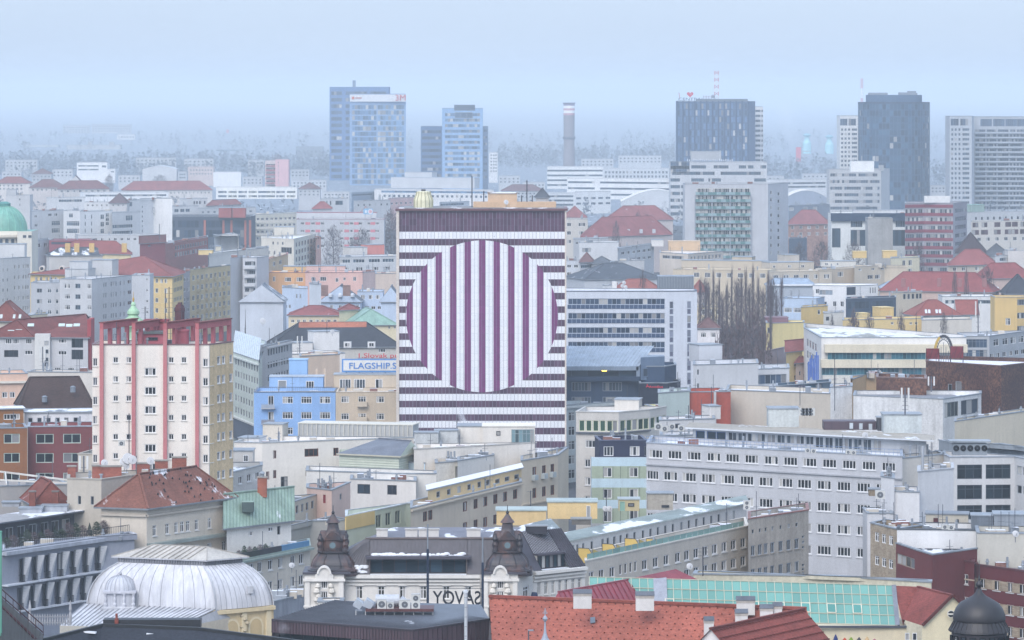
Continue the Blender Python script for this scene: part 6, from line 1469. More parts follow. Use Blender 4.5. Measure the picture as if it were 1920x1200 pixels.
for xx in (61, 104): p = P(xx, 940, b.zr + .6); m = MB(); m.box(p[0], p[1], b.zr - 1, .9, .8, 3.0, 'k:8f5040'); m.box(p[0], p[1], b.zr + 2, 1.1, 1, .15, 'q:7a7470'); m.build('chimney', b.root)
b = B('house', 'long grey parapet house with white roof beams at the left edge', 28, [(-20, 912), (128, 908)], 'p:a8a4a2', 'f:b4b8bc:.3', 8)
m = MB()
for (x0, y0, x1, y1) in ((0, 887, 126, 903), (0, 903, 126, 909), (10, 888, 12, 911), (79, 899, 80, 912)):
 a, c = P(x0, y0 + 8, b.zr + .6), P(x1, y1 + 8, b.zr + .6); m.bar(a + (b.zr + 1.5,), c + (b.zr + 1.5,), .22, .25, 'r:e2ddd4')
m.build('roof_frame', b.root)
b = B('office_block', 'blank white house with a few brown framed windows in the middle', 26, [(439, 829), (492, 830), (776, 820)], 'p:e2dcd4', 'f:c9c6c2:.3', 13, cap='m:a4a8ac',
  win=[(1, [515], [23, 60], 6.5, 15, WBR), (1, [584], [22], 26, 15, st(3, 1, 'r:7a4a3c', G1)), (1, [630], [22], 10, 15, WBR), (1, [502], [62], 6.5, 15, WBR), (1, [533], [79], 13, 28, st(2, 2, 'r:5a6068', G1)), (1, [577], [58], 8, 16, WBR)])
t_ = U(b, 556, 776, 822, 796, 5, 'p:b4b8ba', top='p:d4d0c4', name='plant_screen')
m = MB(); c0, zt_, a0 = t_
for i in range(26):
 w = 220 * a0[1] / F; u = -w / 2 + w * i / 25
 m.box(a0[0] + u * math.cos(b.rz), a0[1] + u * math.sin(b.rz) - .15, b.zr, .16, .2, zt_ - b.zr, 'r:dcd8cc')
m.build('screen_posts', b.root)
U(b, 492, 530, 826, 796, 4, 'p:cfc6b8'); U(b, 446, 486, 832, 822, 5, 'p:d8d6d4')
b = B('house', 'white stepped house with grey duct boxes and a glazed corner room', 25.5, [(776, 842), (858, 838), (1004, 830)], 'p:e0d9d0', 'f:d0cdc8:.4', 10, cap='m:b4b0aa')
U(b, 777, 822, 838, 812, 3, 'q:b9c0c2'); U(b, 815, 858, 835, 808, 3, 'q:c0c6c8'); U(b, 858, 907, 832, 800, 6, 'p:e2dcd4');
t_ = U(b, 905, 1003, 833, 800, 7, 'p:e0dad2', top='p:e6e0d6', win=[(.55, .98, .02, .85, st(6, 2, 'r:9aa8ac', 'g:7a98a0:.3')), (.26, .34, .5, .75, st(1, 1, DF, G1))])
b = B('house', 'low white parapet house with a snow covered roof before the glazed room', 24, [(858, 864), (926, 853)], 'p:e0dcd6', 'f:d4d4d4:.45', 7)
b = B('house', 'white house with flaking plaster and a green door', 23.5, [(816, 868), (898, 862)], 'q:dcd8d0', 'f:8f9294:.1', 8, win=[(0, [858], [20], 9, 22, st(1, 1, 'r:b4c0a0', 'g:b9c4a4:.9'))])
b = B('workshop', 'ribbed pale hut with a gabled slate roof', 24.5, [(636, 850), (748, 855), (785, 846)], 'p:c4ccbc', hip=('gable', 2.2, 'm:6a6e78:.02', 0), D=8, cap='r:c9c4b0')
m = MB()
for j in range(8):
 for wi in (0, 1):
  A, C = b.g[wi], b.g[wi + 1]; m.bar((A[0], A[1] - .04, b.Z - .4 - .42 * j), (C[0], C[1] - .04, b.Z - .4 - .42 * j), .1, .14, 'r:e0e4d6')
m.build('boarding', b.root)
b = B('house', 'pale blue sheet metal box on stilts below the ribbed hut', 23, [(646, 862), (797, 868)], 'm:b9ccd8', 'm:c0d0da', 3)
b = B('house', 'long white parapet with a grey vent panel and beige stub', 22.5, [(574, 882), (746, 888), (818, 888)], 'p:dcd9d4', 'f:9aa0a4:.2', 8, win=[(1, [760], [12], 20, 10, st(1, 1, GF, 'g:a4b0bc:.0'))])
b = B('house', 'grey flat house with a small hut on its roof, left of the white house', 26, [(358, 878), (408, 893), (492, 872)], 'p:c4c2be', 'f:8f9498:.2', 9, cap='m:8a8f94', win=[(1, [419, 435, 451, 467, 483], [18], 7.5, 15, WN)])
U(b, 404, 474, 874, 846, 5, 'p:cfcac4', win=[(.75, .88, .3, .75, WN)])
b = B('house', 'small pink rendered roof house with red doors', 23, [(575, 914), (622, 919), (657, 904)], 'p:dcc0b4', 'f:8f8a8a:.1', 6, win=[(1, [639], [20], 4, 12, SW), (0, [608], [18], 5, 16, st(1, 1, 'r:9a4040', 'g:9a3a40:.0'))])
b = B('house', 'white roof house with open bays and pillars behind the snowy terrace roof', 22, [(657, 898), (780, 902)], 'p:dedad6', 'f:b9bcc0:.3', 8, win=[(0, [682], [18], 24, 18, st(2, 1, DF, 'g:3c4c5c:.05')), (0, [735], [18], 18, 18, st(2, 1, DF, 'g:2c3440:.0'))])
b = B('apartment_block', 'long beige street house with a yellow attic running up to a tall corner', 23, [(770, 953), (978, 903)], 'p:cfc0ac', 'f:b4b0aa:.3', 11, win=[(0, [797, 807, 872, 892, 910, 929, 947, 966], [22, 62], 8, 19, WBR)], bands=[(0, 3, 3, .4, 'p:c0b4a2')])
S(b, (802, 946), (978, 903), 26, 7, 'p:d9be90', win=[([822, 842, 861, 880, 899, 915], [12], 7, 12, SW), ([933, 951, 969], [14], 9, 10, SW)], roof='f:c9c9c6:.4')
b = B('apartment_block', 'tall beige corner house with small balconies and a blank brown end wall', 23.5, [(977, 864), (1046, 853), (1066, 838)], 'p:cdbfaa', 'f:c4bfb6:.3', 9, win=[(0, [1002, 1020, 1036], [25, 65, 105], 7.5, 19, WBR)], bands=[(0, 82, 3, .3, 'p:bdb09c')])
m = MB()
for xx in (1002, 1020, 1036):
 A = wall_t(b.g[0], b.g[1], xx); d_ = (Vector(b.g[1]) - Vector(b.g[0])).normalized(); p = Vector(b.g[0]) + d_ * A
 m.box(p.x, p.y - .5, b.Z - 40 * b.Y / F, 1.3, .9, .9, 'r:b9c0c0', b.rz)
m.build('balcony', b.root)
b = B('apartment_block', 'yellow and sage green terrace house with tall doors and snow on its roof', 21, [(648, 968), (702, 957), (772, 942), (800, 940)], 'p:c4ccb8', 'f:d8dade:.40', 9, cap='m:c4ccd0',
  win=[(0, [656, 675, 689], [16], 10, 17, st(2, 1, WF, G1)), (1, [710, 728, 746, 763], [22], 10, 25, st(2, 1, 'r:c4ccb8', 'g:2f4a44:.05'))])
m = MB(); A, C = b.g[0], b.g[1]; m.bar((A[0], A[1] - .12, b.Z - 1.1), (C[0], C[1] - .12, b.Z - 1.1), .2, 2.1, 'p:d9be80');
m.build('yellow_front', b.root)
b = B('house', 'beige flat roofed house with tall dark windows and shrubs before it', 22, [(495, 944), (530, 947), (598, 926)], 'p:cbbfae', 'f:a8a4a2:.25', 8, win=[(1, [541], [19], 13, 20, st(2, 1, DF, G2)), (1, [557, 567, 576, 586], [17], 5, 16, SW)])
b = B('house', 'grey terrace wall with a white awning and hedges behind the left cupola', 19.5, [(545, 985), (620, 968), (660, 975)], 'p:a4a29e', 'f:9a9c9e:.2', 6)
b = B('house', 'white house with a green metal roof, brick stack and snow patches', 23.5, [(425, 990), (546, 976)], 'p:dcd8d2', hip=('gable', 4.6, 'm:8fa596:.07', 0), D=9, eave=.5, win=[(0, [470], [16], 8, 9, HW), (0, [508], [12], 10, 9, HW), (0, [523], [16], 6, 17, SW)])
A, C = b.eave[0], b.eave[1]; r0, r1 = b.ridge
m = MB(); m.ribs(A + Vector((0, 0, .03)), C + Vector((0, 0, .03)), r1 + Vector((0, 0, .03)), r0 + Vector((0, 0, .03)), 22, .07, .07, 'm:7f9688'); m.build('seams', b.root)
p = r0.lerp(r1, .55); m = MB(); m.box(p.x, p.y - .6, p.z - 1, 1.4, 1.0, 2.9, 'k:b0664c'); m.box(p.x, p.y - .6, p.z + 1.9, 1.6, 1.2, .15, 'q:a49a90'); m.lathe(p.x, p.y - .6, [(.3, p.z + 2), (.3, p.z + 2.5), (.5, p.z + 2.55), (.1, p.z + 2.9)], 'r:9aa2aa', 8); m.build('chimney', b.root)
q = A.lerp(C, .35).lerp(r0.lerp(r1, .35), .55); m = MB(); m.box(q.x, q.y - 1.0, q.z - .6, 1.7, 2, 1.5, 'p:4c5a58', top='m:8fa596'); m.build('dormer', b.root)
b = B('apartment_block', 'beige terrace house with a planted roof terrace and dark upright windows', 20, [(428, 1054), (582, 1024)], 'p:cdc5b8', 'f:a4a09a:.2', 10, cap='m:8fa098', win=[(0, [445, 471, 487, 507, 526, 549, 565], [21], 8.5, 20, WN), (0, [471, 487, 507, 526, 549, 565], [62], 9, 20, WN)], bands=[(0, 2, 4, .7, 'm:8a9a94')])
terr = b
b = B('office_block', 'pale rounded office with a band of green tinted windows', 27, [(1080, 772), (1160, 773), (1218, 768), (1250, 762)], 'p:c9c4bd', 'f:c4c2be:.3', 12, cap='m:b9b6b0',
  win=[(0, [1091, 1104, 1117, 1130, 1143], [26], 11, 21, st(1, 1, 'r:e4e6c8', 'g:3c5c4c:.1')), (0, [1153], [26], 10, 21, st(1, 1, 'r:e4e6c8', 'g:3c5c4c:.1')), (1, [1168, 1180, 1191, 1202, 1212], [26], 10, 21, st(1, 1, 'r:e4e6c8', 'g:3c5c4c:.1')), (2, [1224, 1235, 1244], [26], 8, 21, st(1, 1, 'r:e4e6c8', 'g:3c5c4c:.1')),
   (0, [1110], [60], 24, 14, st(4, 1, WF, G1)), (0, [1102], [96, 130, 165], 11, 15, WN)], bands=[(0, 37.5, 3, .4, 'm:5a5f68'), (1, 37.5, 3, .4, 'm:5a5f68')])
U(b, 1152, 1198, 770, 750, 5, 'p:cdc6bc')
b = B('office_block', 'office of navy, pale blue and sage green panels with white windows', 23.5, [(1124, 826), (1213, 825.5)], 'p:2c3048', 'f:b4bac0:.3', 10, cap='m:4a5068', win=[(0, [1141, 1190], [20], 18, 18, st(3, 1, WF, G1)), (0, [1210], [20], 4, 18, SW)])
nv = b
kk = nv.Y / F
r_ = MB(); x0, x1 = PX(1109, nv.Y - 1.2)[0], PX(1213, nv.Y - 1.2)[0]
fz = [(857, 873, 'p:c2d8e2'), (873, 896, 'p:a6b29c'), (896, 913, 'p:c2d8e2'), (913, 936, 'p:a6b29c'), (936, 952, 'p:c2d8e2'), (952, 980, 'p:a6b29c'), (980, 1100, 'p:b4b8bc')]
for y0, y1, col in fz:
 wz0, wz1 = max(0, ZY(y1, nv.Y)), ZY(y0, nv.Y)
 hs = []
 if 'a6b29c' in col:
  for xx in (1139, 1188):
   c_ = PX(xx, nv.Y)[0] - x0; hs.append((c_ - 8 * kk, c_ + 8 * kk, wz0 + .25, wz1 - .25))
 wall_faces(r_, (x0, nv.Y - 1.2), (x1, nv.Y - 1.2), wz0, wz1, hs, col)
 for h in hs: put_window(nv.root, (x0, nv.Y - 1.2), (x1, nv.Y - 1.2), *h, st(2, 1, WF, G1))
 if 'a6b29c' in col:
  for xx in (1131, 1149, 1163, 1177, 1199): r_.box(PX(xx, nv.Y)[0], nv.Y - 1.22, wz0, .06, .04, wz1 - wz0, 'r:3c4450')
r_.face([(x0, nv.Y - 1.2, 0), (x0, nv.Y - 1.2, ZY(857, nv.Y)), (x0, nv.Y + 6, ZY(857, nv.Y)), (x0, nv.Y + 6, 0)][::-1], 'p:b4c4cc')
r_.face([(x0, nv.Y - 1.2, ZY(857, nv.Y)), (x1, nv.Y - 1.2, ZY(857, nv.Y)), (x1, nv.Y - .01, ZY(857, nv.Y)), (x0, nv.Y - .01, ZY(857, nv.Y))], 'm:c0ccd4')
r_.build('panel_front', nv.root)
b = B('office_block', 'big pale grey office with five rows of white windows and a set back glazed storey', 29, [(1212, 830), (1692, 856)], 'p:b9bdc8', 'f:a8aeb4:.25', 14, cap='m:9aa2ae',
  win=[(0, [1229, 1265, 1301, 1338, 1373, 1409, 1446, 1482, 1518, 1555, 1592, 1629, 1666], [20], 26, 16, WN4), (0, [1222, 1257, 1292, 1328, 1364, 1400, 1436, 1473, 1508, 1545, 1582, 1619, 1655], [60, 99.5, 139, 179], 26, 17, WN4)],
  bands=[(0, 39, 2.5, .3, 'p:a8aeba')])
grey = b
ft, zt_ = S(b, (1300, 829), (1737, 853), 26, 8, 'p:aab2be', win=[([1313, 1334, 1352], [14], 17, 20, st(1, 1, 'r:3c5a8c', 'g:31485c:.1')), ([1373, 1391, 1409, 1427, 1446, 1464, 1482, 1500, 1518, 1536, 1554, 1572, 1590, 1608, 1626, 1645], [13.5], 16, 21, st(2, 1, 'r:b4bac2', 'g:4a5662:.35'))], roof='f:b4aca0:.07', cap='p:c9d2dc', over=1.3)
m = MB()
A, C = Vector(b.g[0]), Vector(b.g[1])
for i in range(60):
 q = A.lerp(C, i / 60); m.box(q.x, q.y + .25, b.Z + .1, .05, .05, 1.0, 'r:7d95bc')
for dz in (.55, 1.05): m.bar((A.x, A.y + .25, b.Z + dz), (C.x, C.y + .25, b.Z + dz), .06, .06, 'r:7d95bc')
m.build('railing', b.root)
grey_top = zt_
class _Q: pass
gt = _Q(); gt.zr = zt_ + .003; gt.root = b.root; gt.rz = b.rz; gt.Y = b.Y
U(gt, 1441, 1498, 801, 767, 5, 'q:b9c4c4'); U(gt, 1657, 1728, 812, 778, 5, 'q:b9c8cc'); U(gt, 1646, 1658, 808, 784, 3, 'p:4a4a50')
t_ = U(gt, 1545, 1643, 806, 790, 4, 'm:4c3a44', lip=False)
for i in range(5):
 c0 = t_[0]; m = MB(); X = PX(1562 + 17 * i, t_[2][1])[0]; m.box(X, t_[2][1] - .08 + (X - t_[2][0]) * math.tan(b.rz), gt.zr + .2, .6, .08, 1.0, 'g:c4ccd4:.0'); m.build('skylight', b.root)
m = MB(); X0, X1 = PX(1526, b.Y)[0], PX(1612, b.Y)[0]
yq = b.g[0][1] + (X0 - b.g[0][0]) * math.tan(b.rz) - .3
put_window(b.root, (X0, yq), (X1, yq + (X1 - X0) * math.tan(b.rz)), .1, X1 - X0, ZY(1084, b.Y), ZY(1063, b.Y), st(4, 1, 'r:3c6a9c', 'g:31444c:.1'), depth=0, name='shop_front')
b = B('office_block', 'white stepped house with roof terraces and blank walls', 30, [(1721, 884), (1788, 878)], 'p:d2d3d8', 'f:7a7674:.1', 9, cap='m:b4b6ba')
whs = b
b = B('office_block', 'lower white terrace step with rails and garden furniture', 27, [(1675, 921), (1724, 923)], 'p:d2d3d8', 'f:a8a49e:.25', 8)
B('office_block', 'narrow white side wall rising left of the terrace step', 29, [(1652, 893), (1677, 897)], 'p:d0d1d6', 'f:b4b6ba:.3', 7)
b = B('office_block', 'low snowy roof with a dark fan in front of the big grey office', 24, [(1626, 962), (1676, 962)], 'p:c9cad0', 'f:d4d6da:.45', 8)
U(b, 1630, 1650, 930, 918, 2, 'q:9a8a74');
b = B('office_block', 'white framed house with big dark glazed windows at the right', 28.5, [(1781, 857), (1902, 856), (1940, 863)], 'p:c6c8cc', 'f:7a7f86:.1', 12, cap='m:9aa0a8',
  win=[(0, [1818, 1871.5], [28, 66, 104], 47, 27, st(3, 2, 'r:4a525c', 'g:25323c:.03')), (1, [1911, 1922], [24, 60], 9, 16, SW)])
glz = b
b = B('office_block', 'big grey louvred plant enclosures behind the cooling fans', 28, [(1804, 834), (1876, 832), (1940, 842)], 'm:9098a0', 'f:9aa0a6:.1', 10)
b = B('house', 'beige brick house with white windows and a dark flat roof', 25, [(1632, 980), (1682, 992)], 'k:b9a890', 'f:50565e:.05', 10, poly=[(1735, 984), (1660, 974)], win=[(0, [1644, 1657, 1670], [24, 68, 110], 8, 17, st(2, 2, WF, G1))])
b = B('house', 'long white firewall with a hut and air units on its roof', 25, [(1682, 992), (1832, 994)], 'p:dcdde0', 'f:565c64:.08', 9, cap='m:4a4f56')
U(b, 1736, 1815, 986, 965, 4, 'p:bdb6a8', top='m:7a7f86', win=[(.18, .3, .02, .7, st(1, 1, 'r:5a2a2c', 'g:5a2a2c:.0')), (.72, .78, .25, .6, st(1, 1, DF, G1))])
wfw = b
b = B('house', 'pale wall with grey louvred ducts above it at the right edge', 25.2, [(1832, 999), (1940, 1000)], 'p:c4c0b6', 'f:7a8088:.1', 9)
U(b, 1864, 1935, 996, 966, 5, 'm:8a9098'); U(b, 1822, 1862, 994, 968, 4, 'm:6c747e')
b = B('office_block', 'dark red clad office with a black flat roof and snow sheet', 23, [(1680, 1018), (1722, 1032), (1748, 1040)], 'p:6e3434', 'f:3c4048:.12', 8, poly=[(1882, 1021), (1800, 1012)], win=[(0, [1698], [28], 34, 20, st(4, 1, 'r:9a8a7c', 'g:6a6258:.5'))])
b = B('office_block', 'dark red banded office with white windows on a beige strip', 21.5, [(1747, 1043), (1827, 1054)], 'p:642c30', 'f:8f8c8a:.15', 9, cap='m:5a3034', win=[(0, [1760, 1788, 1809], [34, 76, 116], 13, 19, st(2, 1, WF, G1, 'r:dcdcdc'))])
m = MB()
for dy in (34, 76, 116):
 A, C = b.g[0], b.g[1]; m.bar((A[0], A[1] - .02, b.Z - dy * b.Y / F), (C[0], C[1] - .02, b.Z - dy * b.Y / F), .05, .2, 'p:c4b4a0')
m.build('band', b.root)
b = B('office_block', 'dark red banded office wing with beige brick strips at the right edge', 21, [(1828, 1058), (1945, 1074)], 'p:642c30', 'f:8f8c8a:.15', 10, cap='m:5a3034', win=[(0, [1843, 1869, 1894, 1916], [34, 76, 116], 13, 19, st(2, 1, WF, G1, 'r:dcdcdc'))])
for dy in (34, 76, 116):
 m = MB(); A, C = b.g[0], b.g[1]
 hs_ = []
 zc = b.Z - dy * b.Y / F; L = math.dist(A, C)
 for xx in (1843, 1869, 1894, 1916): u = wall_t(A, C, xx); hs_.append((u - .42, u + .42, zc - .6, zc + .6))
 d_ = (Vector(C) - Vector(A)).normalized(); nn = Vector((d_.y, -d_.x)) * .03
 wall_faces(m, tuple(Vector(A) + nn), tuple(Vector(C) + nn), zc - .68, zc + .68, hs_, 'k:b4a48c', depth=.03); m.build('band', b.root)
gh = thing('greenhouse', 'pale yellow ribbed greenhouse on the dark red office roof', 'greenhouse', P(1905, 1052, 20.3) + (20.3,))
p = P(1905, 1052, 20.3); kq = p[1] / F
m = MB(); w, h = 56 * kq, 33 * kq
x, y = p
m.prism([(x - w / 2, y), (x + w / 2, y), (x + w / 2, y + 3), (x - w / 2, y + 3)], 20.3, 20.3 + h * .5, 'p:c4c0a0')
m.face([(x - w / 2, y, 20.3 + h * .5), (x + w / 2, y, 20.3 + h * .5), (x + w / 2, y + 2, 20.3 + h), (x - w / 2 + .5, y + 2, 20.3 + h)], 'm:c9c49c'); m.build('shell', gh)
m = MB(); m.ribs((x - w / 2, y, 20.3 + h * .5), (x + w / 2, y, 20.3 + h * .5), (x + w / 2, y + 2, 20.3 + h), (x - w / 2 + .5, y + 2, 20.3 + h), 9, .08, .08, 'r:e0dcb8'); m.build('ribs', gh)
b = B('apartment_block', 'long beige apartment front below a white terrace storey with yellow screens', 23, [(1097, 1052), (1403, 986)], 'p:c6bdb0', 'f:b4b0aa:.2', 12, cap='p:d4cec4',
  win=[(0, [1109, 1128, 1148, 1209, 1229.5, 1249.5, 1271, 1288, 1305.5, 1322.5, 1340, 1358, 1375.5, 1393.6], [32, 69, 106], 10, 20, WN), (0, [1164, 1173.5, 1183, 1192], [31, 69], 5, 20, st(1, 1, WF, G1))])
longb = b
ft, zt_ = S(b, (1064, 1046), (1400, 972), 30, 10, 'p:d8d4d0', win=[([1075, 1083, 1094, 1110, 1130, 1140, 1152, 1164, 1176, 1190, 1206, 1220, 1234, 1248, 1262, 1278, 1292, 1306, 1320, 1334, 1348, 1362, 1376], [17], 4.5, 17, SW)], roof='f:94a09e:.14', cap='m:a4aca8', over=.5)
lt = _Q(); lt.zr = zt_ + .003; lt.root = b.root; lt.rz = b.rz; lt.Y = b.Y
U(lt, 931, 1024, 985, 958, 5, 'p:dcbf8c', top='m:a8b4b0'); t_ = U(lt, 1027, 1120, 973, 942, 5, 'p:dcc08c', top='m:a8b4b0', win=[(.78, .86, .02, .8, st(1, 1, WF, 'g:c4c4c4:.9'))])
U(lt, 1160, 1199, 958, 937, 3, 'p:c4b48c', top='m:a8b0b0', win=[(.45, .75, .4, .7, st(1, 1, DF, G1)), (.05, .3, .0, .85, st(1, 1, 'r:9fc0b0', 'g:8fb4a4:.0'))]); U(lt, 1214, 1262, 956, 926, 3, 'q:b4aca0', win=[(.55, .85, .15, .3, st(2, 1, DF, G1))])
U(lt, 1072, 1108, 984, 974, 2, 'q:6a6660', top='m:8a8a88')
b = B('apartment_block', 'stone grey end house with two rows of dark windows and tiny attic openings', 25, [(1403, 973), (1516, 956)], 'q:b0a79c', 'f:c0c0c2:.3', 10, cap='m:8a5a50',
  win=[(0, [1412, 1425, 1436, 1448.5, 1464, 1479, 1494], [25], 4.5, 8, SW), (0, [1412, 1425, 1436, 1448.5, 1464, 1479, 1494], [61, 105], 8, 20, st(2, 1, GF, G1, 'q:9a9288')), (0, [1506], [50, 60, 70, 104, 112, 120], 4.5, 5, SW)])
A, C = Vector(longb.g[0]), Vector(longb.g[1])
d_ = (C - A).normalized(); bk = Vector((-d_.y, d_.x))
g2 = MB()
for i, xx in enumerate((1115, 1160, 1202, 1242)):
 u = wall_t(longb.g[0], longb.g[1], xx); q = A + d_ * u
 s_ = thing('terrace_screen', ('amber glass screen nearest the dark mansard roof', 'amber glass screen with a rounded corner second from the dark roof', 'amber glass screen before a dark planter box', 'low amber glass screen farthest along the white terrace')[i], 'screen', (q.x, q.y, longb.zr), 'amber screens on the white terrace')
 m = MB(); z = longb.zr; hh = (2.1, 2.0, 2.1, 1.4)[i]
 f_ = [q + bk * .3, q + bk * 2.6]
 pl = [(f_[0].x, f_[0].y, z), (f_[1].x, f_[1].y, z), (f_[1].x, f_[1].y, z + hh), (f_[0].x + bk.x * .6, f_[0].y + bk.y * .6, z + hh), (f_[0].x, f_[0].y, z + hh * .6)]
 m.face(pl, 'r:d8b868'); m.face([(v[0] + d_.x * .08, v[1] + d_.y * .08, v[2]) for v in pl[::-1]], 'r:d8b868')
 f2 = [q + d_ * .05 + bk * .35, q + d_ * 1.6 + bk * .35]
 m.face([(f2[0].x, f2[0].y, z), (f2[1].x, f2[1].y, z), (f2[1].x, f2[1].y, z + hh * .75), (f2[0].x, f2[0].y, z + hh)], 'r:d8bc70'); m.build('glass', s_)
 m = MB()
 for a_, b_ in zip(pl, pl[1:] + pl[:1]): m.bar(a_, b_, .07, .07, 'r:4a5058')
 m.bar((f2[0].x, f2[0].y, z), (f2[0].x, f2[0].y, z + hh), .07, .07, 'r:4a5058'); m.bar((f2[1].x, f2[1].y, z), (f2[1].x, f2[1].y, z + hh * .75), .07, .07, 'r:4a5058'); m.build('frame', s_)
m = MB(); n_ = 26
for i in range(n_):
 a_, c_ = A.lerp(C, .02 + .96 * i / n_) + bk * .2, A.lerp(C, .02 + .96 * (i + .94) / n_) + bk * .2
 m.face([(a_.x, a_.y, longb.Z + .1), (c_.x, c_.y, longb.Z + .1), (c_.x, c_.y, longb.Z + .85), (a_.x, a_.y, longb.Z + .85)], 'g:8fb4ac:.0')
 m.bar((a_.x, a_.y, longb.Z + .1), (a_.x, a_.y, longb.Z + .9), .05, .05, 'r:6f8f8a')
m.build('glass_rail', longb.root)
B('office_block', 'low pale grey roof house with air units behind the navy panelled office', 26.4, [(1238, 817), (1312, 815)], 'p:c4c6ca', 'f:b4b8bc:.3', 8)
b = B('office_block', 'pale grey roof house with a dark hatch left of the big grey office storey', 27, [(1236, 788), (1340, 785)], 'p:c9c9cc', 'f:b9bcc0:.3', 8, win=[(0, [1268], [12], 14, 10, SW)])
U(b, 1330, 1352, 786, 762, 4, 'p:d4d0cc')
B('office_block', 'pale beige end block with a flue right of the big grey office', 28.5, [(1692, 859), (1772, 851)], 'p:cfc9c0', 'f:9a9690:.1', 6)
pm = MB(); pm.lathe(0, 0, [(.02, 0), (.09, .05), (.11, .12), (.07, .2), (.05, .26), (.06, .3), (.01, .35)], 'r:22242c', 8, 0, 1, 1.6); pm.mesh([(-.05, .1, .12), (.05, .1, .12), (.04, .34, .08), (-.04, .34, .08)], [(0, 1, 2, 3)], 'r:2c3038'); po = pm.build('pigeon')
E, (r0, r1) = hipb.eave, hipb.ridge
rn = random.Random(9)
ea, eb = (E[0], E[1]) if E[0].y + E[1].y < E[2].y + E[3].y else (E[3], E[2])
ra, rb_ = r0, r1
for i in range(46):
 u, v = rn.random(), rn.random() ** (.3 if i < 26 else 1)
 q = ea.lerp(eb, .12 + .76 * u).lerp(ra.lerp(rb_, u), v * .97)
 o = po if i == 0 else po.copy()
 if i: COL.objects.link(o)
 o.location = q + Vector((0, -.03, .06)); o.rotation_euler = (0, 0, rn.random() * 6); tag(o, 'small dark pigeon sitting on the hipped orange brown roof', 'bird', 'pigeons on the hipped roof')
def cream_tower():
 wS = st(2, 1, WF, 'g:2a3038:.15', 'r:e6e2da')
 b = B('apartment_tower', 'tall cream apartment tower with pink pillars and a red pergola crown', 640, [(173, 646), (392, 646, 640), (437, 640.5)], 'p:eae2d8', 'f:b4a49c:.2', 10, par=.4, cap='m:7a5a5c', split=True,
   win=[(0, [217, 241.5, 321, 345], (29, 245, 7), 10, 11, wS), (0, [282], (51, 230, 6), 22, 15, st(3, 1, WF, 'g:2a3038:.15', 'r:e6e2da')), (0, [178.5], (33, 250, 7), 8, 15, st(2, 1, WF, 'g:5a6068:.3', 'r:e6e2da')), (0, [385.5], (34, 250, 7), 9, 15, wS),
    (1, [396.5], (33, 250, 7), 6, 15, wS), (1, [410, 419, 433], (32, 248, 7), 5.5, 15, wS)])
 k = 640 / F
 A, C = Vector(b.g[1]), Vector(b.g[2]); d_ = (C - A).normalized(); n = Vector((d_.y, -d_.x))
 m = MB()
 for p_ in (187, 247, 306, 366):
  pass
 dv = Vector((4.4, 12.0)) / 12.8
 zt = ZY(606, 640)
 for i, (xa, xb) in enumerate(((187.5, 194.5), (247.5, 254.5), (306.5, 313.5), (366.5, 373.5))):
  m = MB(); X = PX((xa + xb) / 2, 640)[0]; w = (xb - xa) * k
  yf = 640 - .25 - .0 * i
  m.box(X, yf - .05, 0, w, .7, zt - .9, 'p:c07a7c'); m.build('pillar', b.root)
  pg = MB()
  x0, y0 = X, yf
  L = 12.5 if i != 1 else 9.5
  a3 = Vector((x0, y0 - .35, zt - .45)); e3 = Vector((x0 + dv.x * L, y0 + dv.y * L, zt - .45))
  pg.bar(a3, e3, w, .95, 'p:b5686c')
  pg.bar(a3 + Vector((0, 0, .55)), e3 + Vector((0, 0, .55)), w + .35, .18, 't:a8504a')
  for j in range(1, 5 if i in (0, 3) else 4):
   q = a3.lerp(e3, j / (4.0 if i in (0, 3) else 3.5) * .98)
   pg.box(q.x, q.y, b.zr, w * .95, .6, zt - .9 - b.zr, 'p:b0646a', math.atan2(dv.y, dv.x) - math.pi / 2)
  pg.build('pergola', b.root)
 def blk(x0, x1, yb_, yt, D, key, top=None, dy=0):
  m_ = MB(); xm = PX((x0 + x1) / 2, 642 + dy)[0]; m_.box(xm, 642 + dy + D / 2, b.zr, (x1 - x0) * k, D, (yb_ - yt) * k, key); m_.box(xm, 642 + dy + D / 2, b.zr + (yb_ - yt) * k + .002, (x1 - x0) * k + .6, D + .6, .3, top or 'm:5a6262'); m_.build('penthouse', b.root)
 blk(258, 306, 648, 625, 4, 'p:a85c66', dy=.5); blk(272, 312, 648, 606, 3, 'p:a45a64', 'p:8a4048', dy=6)
 put_window(b.root, PX(278, 642.48), PX(296, 642.48), 0, 1.5, b.zr + .9, b.zr + 1.4, st(3, 1, DF, G1), depth=0)
 m = MB(); xm = PX(341, 643)[0]; m.lathe(xm, 645, [(11.5 * k, b.zr), (11.5 * k, b.zr + 2.1), (12.5 * k, b.zr + 2.15), (12.5 * k, b.zr + 2.4), (10 * k, b.zr + 2.5)], 'p:a85c66', 20); m.build('round_house', b.root)
 return b
ct = cream_tower()
m = MB(); A, C = Vector(ct.g[1]), Vector(ct.g[2]); d_ = (C - A).normalized(); n_ = Vector((d_.y, -d_.x))
hs_ = []
L = (C - A).length
for xx, ww in ((396.5, 6.6), (410, 6.1), (419, 6.1), (433, 6.1)):
 for i in range(7):
  dy = (33 + 217 * i / 6) if xx == 396.5 else (32 + 216 * i / 6)
  u0, u1 = wall_t(ct.g[1], ct.g[2], xx - ww / 2), wall_t(ct.g[1], ct.g[2], xx + ww / 2)
  z1 = ct.Z - (dy - 8) * A.y / F; hs_.append((u0, min(u1, L - .05), z1 - 16 * A.y / F, z1))
u_ = wall_t(ct.g[1], ct.g[2], 393.2)
